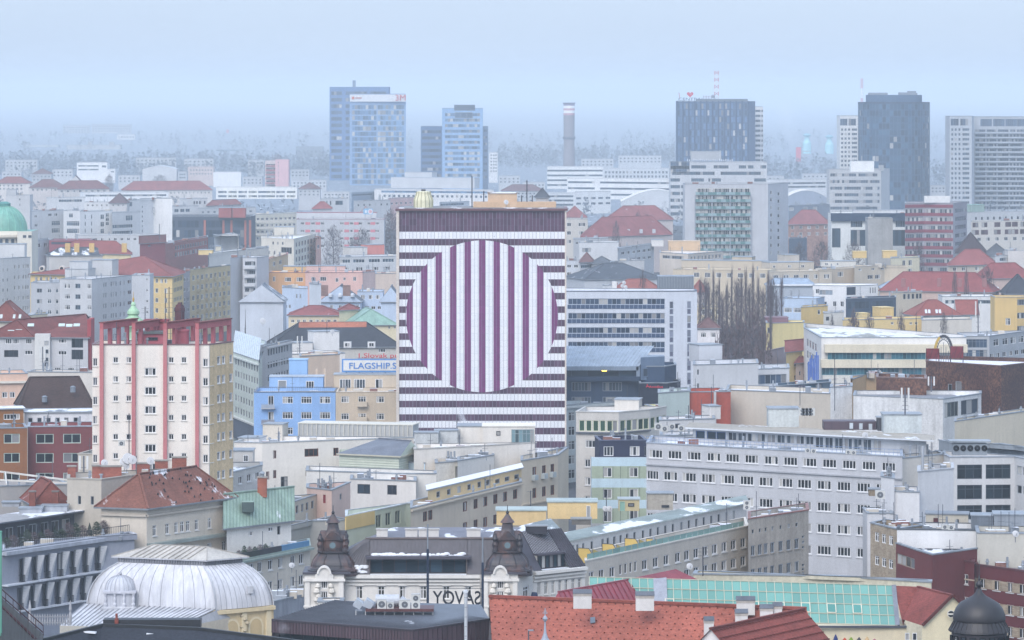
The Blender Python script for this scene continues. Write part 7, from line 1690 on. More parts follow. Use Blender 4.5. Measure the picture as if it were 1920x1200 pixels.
wall_faces(m, tuple(A + n_ * .03 + d_ * u_), tuple(C + n_ * .03), 0, ct.Z - .1, [(h[0] - u_, h[1] - u_, h[2], h[3]) for h in hs_ if h[0] > u_], 'q:d8bf98', depth=.03)
m.build('side_render', ct.root)
def cupola_hotel():
 Y = 480.0; k = Y / F
 Z = ZY(1078, Y)
 root = thing('hotel', 'white corner hotel with a dark metal mansard and two copper brown cupolas', 'hotel', (PX(800, Y)[0], Y + 8, 0))
 xl, xr = PX(647, Y)[0], PX(900, Y)[0]
 xL0, xR1 = PX(568, Y)[0], PX(1000, Y)[0]
 wW = st(2, 2, WF, 'g:5a5a55:.35', 'r:e0dcd4')
 wall = 'p:dedad4'
 m = MB(); hs = []
 A, C = (xl, Y), (xr, Y)
 for xx in (674, 715, 755, 794, 837, 878):
  c = PX(xx, Y)[0] - xl
  for dy in (33, 82): hs.append((c - 6.2 * k, c + 6.2 * k, Z - (dy + 12) * k, Z - (dy - 12) * k))
 wall_faces(m, A, C, 0, Z, hs, wall);
 wing = P(1097, 1062, Z)
 W0, W1 = (xR1, Y + 3.0), wing
 hw = []
 for xx in (1011, 1024, 1037, 1050, 1062, 1075, 1087):
  u0, u1 = wall_t(W0, W1, xx - 3), wall_t(W0, W1, xx + 3)
  for dy in (33, 82): hw.append((u0, u1, Z - (dy + 12) * k, Z - (dy - 12) * k))
 wall_faces(m, W0, W1, 0, Z, hw, wall)
 back = (xL0 + 2, Y + 26); bR = (W1[0] - 1, W1[1] + 8)
 for a, c in ((W1, bR), (bR, back), (back, (xL0, Y + 3))): wall_faces(m, a, c, 0, Z, [], wall)
 m.build('wall', root)
 for h in hs: put_window(root, A, C, *h, wW, split=True)
 for h in hw: put_window(root, W0, W1, *h, wW, split=True)
 cn = MB()
 for (a, c) in ((A, C), (W0, W1)):
  d_ = (Vector(c) - Vector(a)).normalized(); n = Vector((d_.y, -d_.x))
  for z, hh, o in ((Z, .35, .55), (Z - .55, .25, .3), (Z - 1.05, .15, .18), (Z - 3.4, .3, .25)):
   p = [Vector(a) + n * .003, Vector(a) + n * o, Vector(c) + n * o, Vector(c) + n * .003]
   cn.prism([tuple(p[1]), tuple(p[2]), tuple(p[3]), tuple(p[0])], z - hh, z, 'p:e0ddd8', None, True)
 for xx in (674, 715, 755, 794, 837, 878): cn.box(PX(xx, Y)[0], Y - .1, Z - 20 * k, 17 * k, .24, .2, wall)
 cn.build('cornice', root)
 met = 'm:46434c'
 rise, run = 4.0, 2.4
 e0, e1 = Vector((xL0 + 1.2, Y + .2, Z + .02)), Vector((xR1 - 2.6, Y + .2, Z + .02))
 r0, r1 = Vector((PX(684, Y)[0], Y + run, Z + rise)), Vector((xR1 - 3.4, Y + run, Z + rise))
 dx0, dx1 = PX(700, Y)[0], PX(868, Y)[0]
 m = MB()
 t = lambda f, x: Vector((x, Y + .2 + (run - .2) * f, Z + .02 + rise * f))
 f0 = .47
 m.face([e0, t(0, dx0 - .5), t(f0, dx0 - .5), t(1, dx0 - .5), r0], met)
 m.face([t(0, dx1 + .5), e1, r1, t(1, dx1 + .5), t(f0, dx1 + .5)], met)
 m.face([t(f0, dx0 - .5), t(f0, dx1 + .5), t(1, dx1 + .5), t(1, dx0 - .5)], met)
 w0, w1 = Vector((W0[0] - .4, W0[1] + .2, Z + .02)), Vector((W1[0], W1[1], Z + .02))
 dW = (w1 - w0).normalized(); nb = Vector((-dW.y, dW.x, 0))
 up = nb * 3.6 + Vector((0, 0, 4.3))
 w1b = w0.lerp(w1, .86) + up
 w0b = w0 + up * 1.0 - dW * .5
 a1, a2 = .22, .72
 g = lambda u, f: (w0.lerp(w1, u)).lerp((w0 + up).lerp(w0.lerp(w1, .9) + up, u), f)
 fw = .40
 m.face([g(a1, fw), g(a2, fw), g(a2, 1), g(a1, 1)], 'm:4c4a54:.30')
 m.face([g(0, 0), g(a1, 0), g(a1, fw), g(a1, 1), g(0, 1)], met)
 m.face([g(a2, 0), g(1, 0), g(1, 1), g(a2, 1), g(a2, fw)], met)
 m.face([g(1, 0), Vector((bR[0], bR[1], Z)), Vector((bR[0] - 3, bR[1] + 1, Z + 4.3)), g(1, 1)], met)
 zt = Z + rise
 m.face([r0, r1, Vector((r1.x + 2, r1.y + 8, zt + .5)), Vector((r0.x + 3, r0.y + 8, zt + .5))], 'm:6a6872:.14')
 m.face([g(0, 1), g(1, 1), Vector((bR[0] - 3, bR[1] + 4, Z + 4.5)), Vector((r1.x + 2, r1.y + 10, Z + 4.5))], 'f:8f9a9c:.2')
 m.face([e0, r0, Vector((r0.x + 3, r0.y + 8, zt + .5)), Vector((e0.x, e0.y + 14, Z))][::-1], met)
 m.build('mansard', root)
 s_ = MB()
 s_.ribs(t(f0, dx0 - .5), t(f0, dx1 + .5), t(1, dx1 + .5), t(1, dx0 - .5), 26, .07, .09, 'm:44424c'); s_.build('seams', root); s_ = MB()
 s_.ribs(t(0, e0.x + 2.5), t(0, dx0 - .5), t(1, dx0 - .5), t(1, r0.x + .2), 8, .07, .09, 'm:44424c'); s_.build('seams', root); s_ = MB()
 s_.ribs(t(0, dx1 + .5), e1, r1, t(1, dx1 + .5), 10, .07, .09, 'm:44424c'); s_.build('seams', root); s_ = MB()
 s_.ribs(g(a1, fw), g(a2, fw), g(a2, 1), g(a1, 1), 18, .08, .1, 'm:44424c'); s_.build('seams', root); s_ = MB()
 s_.ribs(g(a2, 0), g(1, 0), g(1, 1), g(a2, 1), 7, .08, .1, 'm:44424c'); s_.build('seams', root); s_ = MB()
 s_.bar(r0 + Vector((0, 0, .05)), r1 + Vector((0, 0, .05)), .35, .2, 'm:6a5e5c')
 s_.build('seams', root)
 dm = MB()
 zc = Z + .02 + rise * f0
 yb = Y + .2 + (run - .2) * f0
 dm.box((dx0 + dx1) / 2, Y + .25 + .2, zc - .02, dx1 - dx0 + 1.8, 1.8, .28, 'm:4c4852')
 dm.prism([(dx0 - .5, Y + .3), (dx0 - .42, Y + .3), (dx0 - .42, Y + 1.6), (dx0 - .5, Y + 1.6)], Z, zc, 'm:5a4c4c')
 dm.prism([(dx1 + .42, Y + .3), (dx1 + .5, Y + .3), (dx1 + .5, Y + 1.6), (dx1 + .42, Y + 1.6)], Z, zc, 'm:5a4c4c')
 dm.box((dx0 + dx1) / 2, Y + .7, Z + .01, dx1 - dx0 + .8, 1.5, .05, 'f:9a9a9e:.3')
 dm.build('dormer', root)
 put_window(root, (dx0 - .4, Y + 1.0), (dx1 + .4, Y + 1.0), 0, dx1 - dx0 + .8, Z + .08, zc - .03, st(8, 1, 'r:343038', 'g:3a5060:.06'), depth=0, split=True)
 q0, q1 = g(a1, fw), g(a2, fw)
 b0, b1 = g(a1, 0), g(a2, 0)
 off = nb * .9
 A2, C2 = (b0.x + off.x, b0.y + off.y), (b1.x + off.x, b1.y + off.y)
 L2 = math.dist(A2, C2)
 put_window(root, A2, C2, 0, L2, Z + .05, q0.z - .02, st(7, 1, 'r:343038', 'g:2f4450:.05'), depth=0, split=True)
 dm = MB(); dm.bar(q0 - nb * .25 + Vector((0, 0, .03)), q1 - nb * .25 + Vector((0, 0, .03)), 1.2, .22, 'm:4c4852'); dm.bar(b0 + off * .5, b1 + off * .5, .9, .05, 'f:9a9a9e:.3'); dm.build('dormer', root)
 for xa, xb in ((706, 727), (760, 783), (785, 800), (802, 823), (875, 901)):
  c = MB(); x = PX((xa + xb) / 2, Y + 4)[0]; w = (xb - xa) * k
  c.box(x, Y + 4.2, zt - .1, w, 1.0, 1.0, 'p:d4d0cc'); c.box(x, Y + 4.2, zt + .9, w + .15, 1.15, .1, 'q:c0bcb8'); c.build('chimney', root)
 c = MB(); x = PX(968, Y + 6)[0]; c.box(x + 2.4, Y + 8, zt, 2.6, 1.2, .9, 'p:3c3c44'); c.box(x + 2.4, Y + 8, zt + .9, 2.8, 1.4, .12, 'm:8a8f94'); c.build('chimney', root)
 def pavilion(cx, w, yf):
  x = PX(cx, yf)[0]; hw_ = w * k / 2
  pv = MB()
  zt_ = Z + .25
  ar = [(x - 6 * k + 12 * k * i / 12, Z - .95 + 9 * k * math.sin(math.pi * i / 12)) for i in range(13)]
  hs = [(hw_ - 6.5 * k, hw_ + 6.5 * k, Z - 3.2, Z - 1.75), (hw_ - 6 * k, hw_ + 6 * k, Z - 1.45, Z - .55), (hw_ - 6.5 * k, hw_ + 6.5 * k, Z - 6.6, Z - 4.2)]
  wall_faces(pv, (x - hw_, yf), (x + hw_, yf), 0, zt_, hs, wall)
  wall_faces(pv, (x - hw_, yf + 4.5), (x - hw_, yf), 0, zt_, [], wall)
  wall_faces(pv, (x + hw_, yf), (x + hw_, yf + 4.5), 0, zt_, [], wall)
  gp = [(x - 17 * k, Z - .2)] + [(x - 17 * k + 6 * k * (1 - math.cos(a)), Z + .1 + 4 * k * math.sin(a)) for a in (0, .6, 1.2)]
  top = [(x + 12 * k * math.cos(a), Z + .45 + 13 * k * math.sin(a)) for a in [math.pi * (1 - i / 14) for i in range(15)]]
  out = [(x - 17 * k, Z - .4), (x - 17 * k, Z + .2), (x - 13 * k, Z + .4)] + top + [(x + 13 * k, Z + .4), (x + 17 * k, Z + .2), (x + 17 * k, Z - .4)]
  fa = [(p[0], yf - .35, p[1]) for p in out]; fb = [(p[0], yf + .3, p[1]) for p in out]
  pv.face(fa[::-1], wall);
  for i in range(len(out) - 1): pv.face([fa[i], fa[i + 1], fb[i + 1], fb[i]], 'p:e4e0da')
  pv.face([fa[0], fa[-1], fb[-1], fb[0]], wall)
  pv.build('pavilion', root)
  tr = MB()
  for p0, p1 in zip(top, top[1:]): tr.bar((p0[0], yf - .42, p0[1] - .12), (p1[0], yf - .42, p1[1] - .12), .2, .26, 'p:e6e2dc', (0, 1, 0))
  tr.box(x, yf - .15, Z - .55, 2 * hw_ + .3, .5, .28, 'p:e4e0da')
  tr.box(x, yf - .12, Z - 3.62, 2 * hw_ + .2, .4, .2, 'p:e4e0da')
  for sx in (-1, 1):
   tr.box(x + sx * (hw_ - .35), yf - .1, 0, .55, .3, Z - .55, 'p:e2ded8')
   for j, (du, dz, r_) in enumerate(((12, -1.1, .34), (14, -1.7, .42), (11, -2.3, .36), (14.5, -2.7, .34), (10, -3.0, .3))):
    tr.lathe(x + sx * du * k, yf - .2, [(r_ * .3, Z + dz - r_), (r_, Z + dz - r_ * .3), (r_ * .8, Z + dz + r_ * .5), (r_ * .2, Z + dz + r_)], 'p:dcd6cc', 8)
  tr.build('ornament', root)
  put_window(root, (x - hw_, yf), (x + hw_, yf), *hs[0], st(3, 1, WF, G1), split=True, name='window')
  put_window(root, (x - hw_, yf), (x + hw_, yf), *hs[1], st(3, 1, WF, G1), split=True, name='arched_window')
  put_window(root, (x - hw_, yf), (x + hw_, yf), *hs[2], st(3, 2, WF, G1), split=True, name='window')
  return x, hw_
 def cupola(cx, yc):
  x = PX(cx, yc)[0]; u = .01727
  z = lambda yy: Z + .1 + (520 - yy) * u
  dome = MB()
  pr = [(188, 528), (186, 512), (172, 500), (168, 482), (158, 474), (156, 466), (155, 455), (150, 440), (140, 424), (126, 408), (112, 394), (102, 382), (98, 376)]
  s2 = 1.0
  sq = math.sqrt(2) * .82
  def ring(mb, prof, key, n=16, bulge=.86):
   vs, fs = [], []
   for r_, zz in prof:
    for i in range(n):
     a = 2 * math.pi * (i + .5) / n
     c_, s_ = math.cos(a), math.sin(a)
     f = (abs(c_) ** 5 + abs(s_) ** 5) ** (-1 / 5)      # rounded square plan
     vs.append((x + r_ * u * f * c_, yc + r_ * u * f * s_, zz))
   for j in range(len(prof) - 1):
    for i in range(n):
     i2 = (i + 1) % n; fs.append((j * n + i, j * n + i2, (j + 1) * n + i2, (j + 1) * n + i))
   fs.append(tuple((len(prof) - 1) * n + i for i in range(n)))
   mb.mesh(vs, fs, key)
  ring(dome, [(r_ * .92, z(yy)) for r_, yy in pr], 'c:3f3c42', 32)
  o = dome.build('dome', root, smooth=False)
  cr = MB()
  ring(cr, [(100, z(378)), (106, z(376)), (106, z(370)), (96, z(368)), (92, z(366))], 'c:38363c', 24)
  ring(cr, [(166, z(500)), (172, z(498)), (172, z(490)), (160, z(486))], 'c:38363c', 24); cr.build('cornice', root)
  ln = MB(); ring(ln, [(74, z(368)), (74, z(292)), (84, z(290)), (84, z(284)), (70, z(280))], 'c:38353c', 20); ln.build('lantern', root)
  hb = MB()
  for a in (0, 1, 2, 3):
   an = a * math.pi / 2 - math.pi / 2
   dx, dy = math.cos(an), math.sin(an); tx, ty = -dy, dx
   q = lambda s, zz, d=82: (x + dx * d * u + tx * s * u, yc + dy * d * u + ty * s * u, zz)
   gp = [q(-62, z(292)), q(62, z(292)), q(46, z(268)), q(20, z(240)), q(0, z(232)), q(-20, z(240)), q(-46, z(268))]
   gb = [q(-62, z(292), 40), q(62, z(292), 40), q(46, z(268), 30), q(20, z(240), 10), q(0, z(232), 4), q(-20, z(240), 10), q(-46, z(268), 30)]
   hb.face(gp, 'c:38353c')
   for i in range(len(gp)): hb.face([gp[i], gb[i], gb[(i + 1) % 7], gp[(i + 1) % 7]], 'c:38353c')
  hb.build('gable', root)
  for a in (0, 1):      # round lights on the two sides towards the streets
   an = -math.pi / 2 if a == 0 else 0.0
   dx, dy = math.cos(an), math.sin(an)
   oc = MB(); c0 = Vector((x + dx * 74 * u, yc + dy * 74 * u, z(326)))
   oc.tube(c0, c0 + Vector((dx, dy, 0)) * .14, 30 * u, 'c:4a464c', 18); ob_ = oc.build('round_window', root)
   pn = MB(); pn.tube(c0 + Vector((dx, dy, 0)) * .14, c0 + Vector((dx, dy, 0)) * .16, 21 * u, 'g:7a9098:.0', 18); pn.build('pane', ob_)
  for sx in (-1, 1):
   for sy in (-1, 1):
    st_ = MB()
    bx, by = x + sx * 84 * u, yc + sy * 84 * u
    st_.lathe(bx, by, [(20 * u, z(366)), (16 * u, z(340)), (20 * u, z(322)), (14 * u, z(300)), (20 * u, z(282)), (14 * u, z(266)), (9 * u, z(256)), (11 * u, z(250)), (3 * u, z(243))], 'c:34323a', 9)
    st_.lathe(bx + sx * 10 * u, by, [(9 * u, z(340)), (14 * u, z(318)), (6 * u, z(296))], 'c:34323a', 7)
    st_.build('statue', root)
  sp = MB()
  ring(sp, [(66, z(282)), (56, z(262)), (46, z(240)), (39, z(215)), (36, z(190)), (35, z(182)), (48, z(176)), (46, z(172)), (30, z(152)), (18, z(134)), (11, z(122))], 'c:3c3840', 20); sp.build('spire', root)
  fn = MB(); fn.lathe(x, yc, [(4 * u, z(124)), (10 * u, z(116)), (12 * u, z(110)), (8 * u, z(103)), (3 * u, z(98)), (2 * u, z(60))], 'r:3a3c42', 10); fn.build('finial', root)
  rb = MB()
  for i in range(8):
   a = 2 * math.pi * (i + .5) / 8; c_, s_ = math.cos(a), math.sin(a); f = (abs(c_) ** 5 + abs(s_) ** 5) ** (-1 / 5)
   pp = [Vector((x + r_ * .925 * u * f * c_, yc + r_ * .925 * u * f * s_, z(yy))) for r_, yy in pr[4:]]
   for v0, v1 in zip(pp, pp[1:]): rb.bar(v0, v1, .14, .1, 'c:35333a')
  rb.build('ribs', root)
 x, hw_ = pavilion(608, 74, Y - 1.4)
 cupola(624.5, Y + 1.6)
 x, hw_ = pavilion(938, 66, Y - 1.4)
 cupola(951.5, Y + 1.6)
 m = MB(); a, c = (PX(938, Y - 1.4)[0] + hw_, Y - 1.4), W0
 Lc = math.dist(a, c); hh = [(Lc * .35, Lc * .7, Z - 3.1, Z - 1.4), (Lc * .35, Lc * .7, Z - 6.4, Z - 4.2)]
 wall_faces(m, a, c, 0, Z + .25, hh, wall); m.build('wall', root)
 for h in hh: put_window(root, a, c, *h, st(2, 2, WF, G1), split=True)
 m = MB(); m.lathe(PX(1002, Y)[0], Y + 1.2, [(.3, Z - 3), (.42, Z - 2.6), (.3, Z - 2.2)], 'r:2c3a5a', 10); m.build('lamp', root)
 for cx, w in ((608, 80), (941, 76)):
  m = MB()
  x = PX(cx, Y - 1)[0]; hh_ = w * k / 2
  m.prism([(x - hh_, Y - 1.7), (x + hh_ + .6, Y - 1.7), (x + hh_ + .6, Y + 4.5), (x - hh_, Y + 4.5)], Z + .26, Z + .5, 'm:4c4a54', None, True)
  m.build('skirt_roof', root)
 sn = tag(clumps([(t(f0 + .03 + .08 * random.random(), dx0 + (dx1 - dx0) * random.random() ** 1.6), .16 + .22 * random.random()) for i in range(70)], 'snow_line'), 'line of crusted snow along the dormer lintel of the copper cupola hotel', 'snow')
 sn2 = tag(clumps([(t(.05 + .2 * random.random(), dx0 - .8 - 1.2 * random.random()), .14 + .16 * random.random()) for i in range(16)], 'snow_heap'), 'small snow heap on the mansard beside the left cupola', 'snow')
 return root, Z
def clumps(pts, name, key='s:ffffff'):
 m = MB()
 for p, r in pts:
  n = 7
  m.lathe(p.x, p.y - .05, [(r, p.z - .1), (r * .9, p.z + r * .25), (r * .45, p.z + r * .5)], key, n, random.random() * 6, 1.3, .8)
 return m.build(name)
random.seed(11)
hotel, hotel_Z = cupola_hotel()
def P3(px, py, Y): return Vector((PX(px, Y)[0], Y, ZY(py, Y)))
def zinc_dome():
 Z = 24.5
 root = thing('concert_hall', 'cream concert hall under a swelling grey zinc dome with a small cupola', 'building', P(330, 1140, Z) + (0,))
 fl, fr, br = P(163, 1133, Z), P(405, 1144, Z), P(513, 1134, Z)
 FL, FR, BR = Vector(fl), Vector(fr), Vector(br)
 BL = FL + (BR - FR)
 ctr = (FL + FR + BR + BL) / 4
 k = FR.y / F
 H1 = (1143 - 1063) * k
 prof = [(1.0, 0), (.995, .10), (.985, .22), (.965, .36), (.935, .50), (.89, .64), (.835, .76), (.77, .87), (.70, .95), (.665, 1.0)]
 d = MB(); corners = [FL, FR, BR, BL]
 nseg = 12
 def ringpts(s, z, per=nseg):
  out = []
  for i in range(4):
   a, c = corners[i], corners[(i + 1) % 4]
   pa, pc = ctr + (a - ctr) * s, ctr + (c - ctr) * s
   for j in range(per):
    f = j / per
    q = pa.lerp(pc, f)
    q = q + (q - ctr).normalized() * (.35 * math.sin(math.pi * f) * s)
    out.append((q.x, q.y, z))
  return out
 rs = [ringpts(s, Z + H1 * f) for s, f in prof]
 n = len(rs[0]); vs = [v for r in rs for v in r]
 fs = [(j * n + i, j * n + (i + 1) % n, (j + 1) * n + (i + 1) % n, (j + 1) * n + i) for j in range(len(rs) - 1) for i in range(n)]
 d.mesh(vs, fs, 'm:cdced4'); d.build('dome', root, smooth=True)
 rb = MB()
 for i in range(n):
  w = .28 if i % nseg == 0 else .06
  for r0_, r1_ in zip(rs, rs[1:]): rb.bar(r0_[i], r1_[i], w, .12 if w > .2 else .07, 'm:a4a6ae' if w < .2 else 'm:c4c6cc')
 rb.build('seams', root)
 z1 = Z + H1
 q = [ctr + (c - ctr) * .66 for c in corners]
 m = MB(); m.prism([tuple(v) for v in q], z1, z1 + .55, 'm:9a9ca4');
 e = [ctr + (c - ctr) * .74 for c in corners]
 m.prism([tuple(v) for v in e], z1 + .55, z1 + .72, 'm:b9bac0', None, True); m.build('frieze', root)
 dn = MB()
 for i in range(4):
  a, c = q[i], q[(i + 1) % 4]
  N = 34 if i % 2 == 0 else 22
  for j in range(N):
   v = a.lerp(c, (j + .5) / N); o = (v - ctr).normalized() * .1
   dn.box(v.x + o.x, v.y + o.y, z1 + .12, .14, .18, .42, 'm:7a7c84', math.atan2((c - a).y, (c - a).x))
 dn.build('dentils', root)
 tp = MB(); zt = z1 + .72; rr = 1.35
 E = [Vector((v.x, v.y, zt)) for v in e]
 mA, mB = (E[3] + E[0]) / 2, (E[1] + E[2]) / 2
 r0, r1 = mA.lerp(mB, .22) + Vector((0, 0, rr)), mA.lerp(mB, .78) + Vector((0, 0, rr))
 top = 'm:b9b4ac'
 tp.face([E[0], E[1], r1, r0], top); tp.face([E[2], E[3], r0, r1], top); tp.face([E[3], E[0], r0], top); tp.face([E[1], E[2], r1], top)
 tp.ribs(E[0].lerp(E[1], .2), E[0].lerp(E[1], .8), r1, r0, 9, .1, .1, 'm:a09a92')
 for a_, b_ in ((E[0], r0), (E[1], r1), (E[2], r1), (r0, r1)): tp.bar(a_, b_, .16, .14, 'm:a8a29a')
 tp.build('roof', root)
 w = MB(); wc = [ctr + (c - ctr) * 1.0 for c in corners]
 hs = [((BR - FR).length * f - .6, (BR - FR).length * f + .6, Z - 4.2, Z - 1.2) for f in (.3, .75)]
 for i in range(4): wall_faces(w, tuple(wc[i]), tuple(wc[(i + 1) % 4]), 0, Z + .02, [], 'p:dcc8a0')
 w.build('wall', root)
 aw = MB(); a, c = FR, BR; d_ = (c - a).normalized(); nn = Vector((d_.y, -d_.x))
 for f in (.27, .68):
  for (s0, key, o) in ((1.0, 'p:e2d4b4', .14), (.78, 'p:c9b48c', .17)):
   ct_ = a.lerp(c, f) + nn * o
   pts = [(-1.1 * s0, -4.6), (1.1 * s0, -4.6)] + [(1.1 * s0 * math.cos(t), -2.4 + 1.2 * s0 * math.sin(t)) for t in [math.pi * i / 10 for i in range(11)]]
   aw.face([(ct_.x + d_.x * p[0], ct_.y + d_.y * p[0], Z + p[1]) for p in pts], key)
 for f in (.05, .475, .9): v = a.lerp(c, f) + nn * .12; aw.box(v.x, v.y, Z - 8, .7, .3, 7.4, 'p:e2d4b4', math.atan2(d_.y, d_.x))
 aw.bar(tuple(a + nn * .2) + (Z - .3,), tuple(c + nn * .2) + (Z - .3,), .5, .45, 'p:d9c8a4')
 v = a.lerp(c, .475) + nn * .25
 for j in range(7): aw.lathe(v.x + (j % 3 - 1) * .35, v.y, [(.12, Z - 1.2 - .45 * j), (.3, Z - 1.0 - .45 * j), (.1, Z - .75 - .45 * j)], 'p:b9ac92', 7)
 aw.build('arch_relief', root)
 lo = MB()
 s0, s1, s2 = P3(112, 1176, 494), P3(328, 1179, 491), P3(432, 1156, 500); zs = s1.z; s0.z = zs
 lo.face([(s0.x, s0.y, zs), (s1.x, s1.y, zs), (FR.x, FR.y - .35, Z + .12), (FL.x - .2, FL.y - .3, Z + .12)], 'm:c4c5ca:.05')
 lo.face([(s1.x, s1.y, zs), (s2.x, s2.y, zs + .2), (FR.x + .25, FR.y, Z + .1)], 'm:a4a6ac')
 lo.face([(s0.x, s0.y, zs), (s1.x, s1.y, zs), (s1.x, s1.y, 0), (s0.x, s0.y, 0)][::-1], 'p:c4bfb4')
 lo.face([(s1.x, s1.y, zs), (s2.x, s2.y, zs + .2), (s2.x + 1.5, s2.y, 0), (s1.x, s1.y, 0)][::-1], 'p:c9c0b0')
 lo.ribs((s0.x, s0.y, zs + .04), (s1.x, s1.y, zs + .04), (FR.x, FR.y - .35, Z + .16), (FL.x - .2, FL.y - .3, Z + .16), 26, .07, .08, 'm:9a9ca2'); lo.build('skirt_roof', root)
 x, y = P(225, 1137, Z - .3); u = k
 zb = Z - 1.6; y -= 2.2; x = PX(226, y)[0]
 c = MB(); c.box(x, y, zb, 70 * u, 4.0, 9 * u + 1, 'm:b4b5bc'); c.box(x, y, zb + 9 * u + 1, 64 * u, 3.6, .15, 'm:c4c5ca'); c.build('plinth', root)
 z2 = zb + 9 * u + 1.15
 c = MB(); c.box(x, y, z2, 52 * u, 2.8, 25 * u, 'm:aeb0b8'); c.build('lantern', root)
 c = MB()
 for i in range(4):
  for sy in (-1.5, 1.5): c.lathe(x + (i - 1.5) * 17.5 * u, y + sy, [(.2, z2), (.26, z2 + .3), (.14, z2 + .5), (.2, z2 + .9), (.12, z2 + 1.2), (.22, z2 + 25 * u)], 'm:c0c1c8', 8)
 for i in range(3): c.lathe(x + 26 * u, y + (i - 1) * 1.2, [(.2, z2), (.24, z2 + .3), (.14, z2 + .5), (.2, z2 + .9), (.2, z2 + 25 * u)], 'm:c0c1c8', 8)
 c.build('column', root)
 z3 = z2 + 25 * u
 c = MB(); c.box(x, y, z3, 62 * u, 3.5, .28, 'm:b9bac2'); c.build('cornice', root)
 c = MB(); R0 = 29 * u
 pr = [(R0 * math.cos(a) ** .8 if a < 1.5 else .05, z3 + .28 + 27 * u * math.sin(a)) for a in [math.pi / 2 * i / 9 for i in range(10)]]
 c.lathe(x, y, pr, 'm:b9bbc2', 20, 0, 1, .85); c.build('cupola', root, smooth=True)
 c = MB()
 for i in range(20):
  a = 2 * math.pi * i / 20
  for (ra, za), (rb_, zb_) in zip(pr, pr[1:]): c.bar((x + ra * math.cos(a), y + .85 * ra * math.sin(a), za), (x + rb_ * math.cos(a), y + .85 * rb_ * math.sin(a), zb_), .07, .08, 'm:a2a4ac')
 c.lathe(x, y, [(.1, pr[-1][1]), (.2, pr[-1][1] + .2), (.05, pr[-1][1] + .5)], 'm:9a9ca4', 8); c.build('ribs', root)
 hd = MB(); v = FR.lerp(BR, .62); p3 = v + (v - ctr).normalized() * -.3; hd.box(p3.x, p3.y - .2, Z + 1.7, .7, .8, .9, 'm:c4c6cc', .5, 'm:d4d6da'); hd.build('hatch', root)
 rl = MB(); qa, qc = P3(56, 1163, 490), P3(132, 1161, 490); pa, pc = tuple(qa[:2]), tuple(qc[:2]); zr_ = qa.z - .6
 for i in range(17):
  f = i / 16; xx, yy = pa[0] + (pc[0] - pa[0]) * f, pa[1] + (pc[1] - pa[1]) * f
  rl.lathe(xx, yy, [(.05, zr_ + 0.0), (.12, zr_ + 0.5), (.04, zr_ + 0.9), (.09, zr_ + 1.1), (.02, zr_ + 1.4)], 'r:a8a8ac', 6)
 for dz in (zr_ + 0.3, zr_ + 1.0): rl.bar(pa + (dz,), pc + (dz,), .08, .08, 'r:a8a8ac')
 for f in (0, 1): rl.lathe(pa[0] + (pc[0] - pa[0]) * f, pa[1], [(.14, zr_), (.2, zr_ + 1.2), (.1, zr_ + 1.6), (.2, zr_ + 1.9), (.04, zr_ + 3)], 'r:b4b4b8', 8)
 rl.build('balustrade', root)
 return root
zinc = zinc_dome()
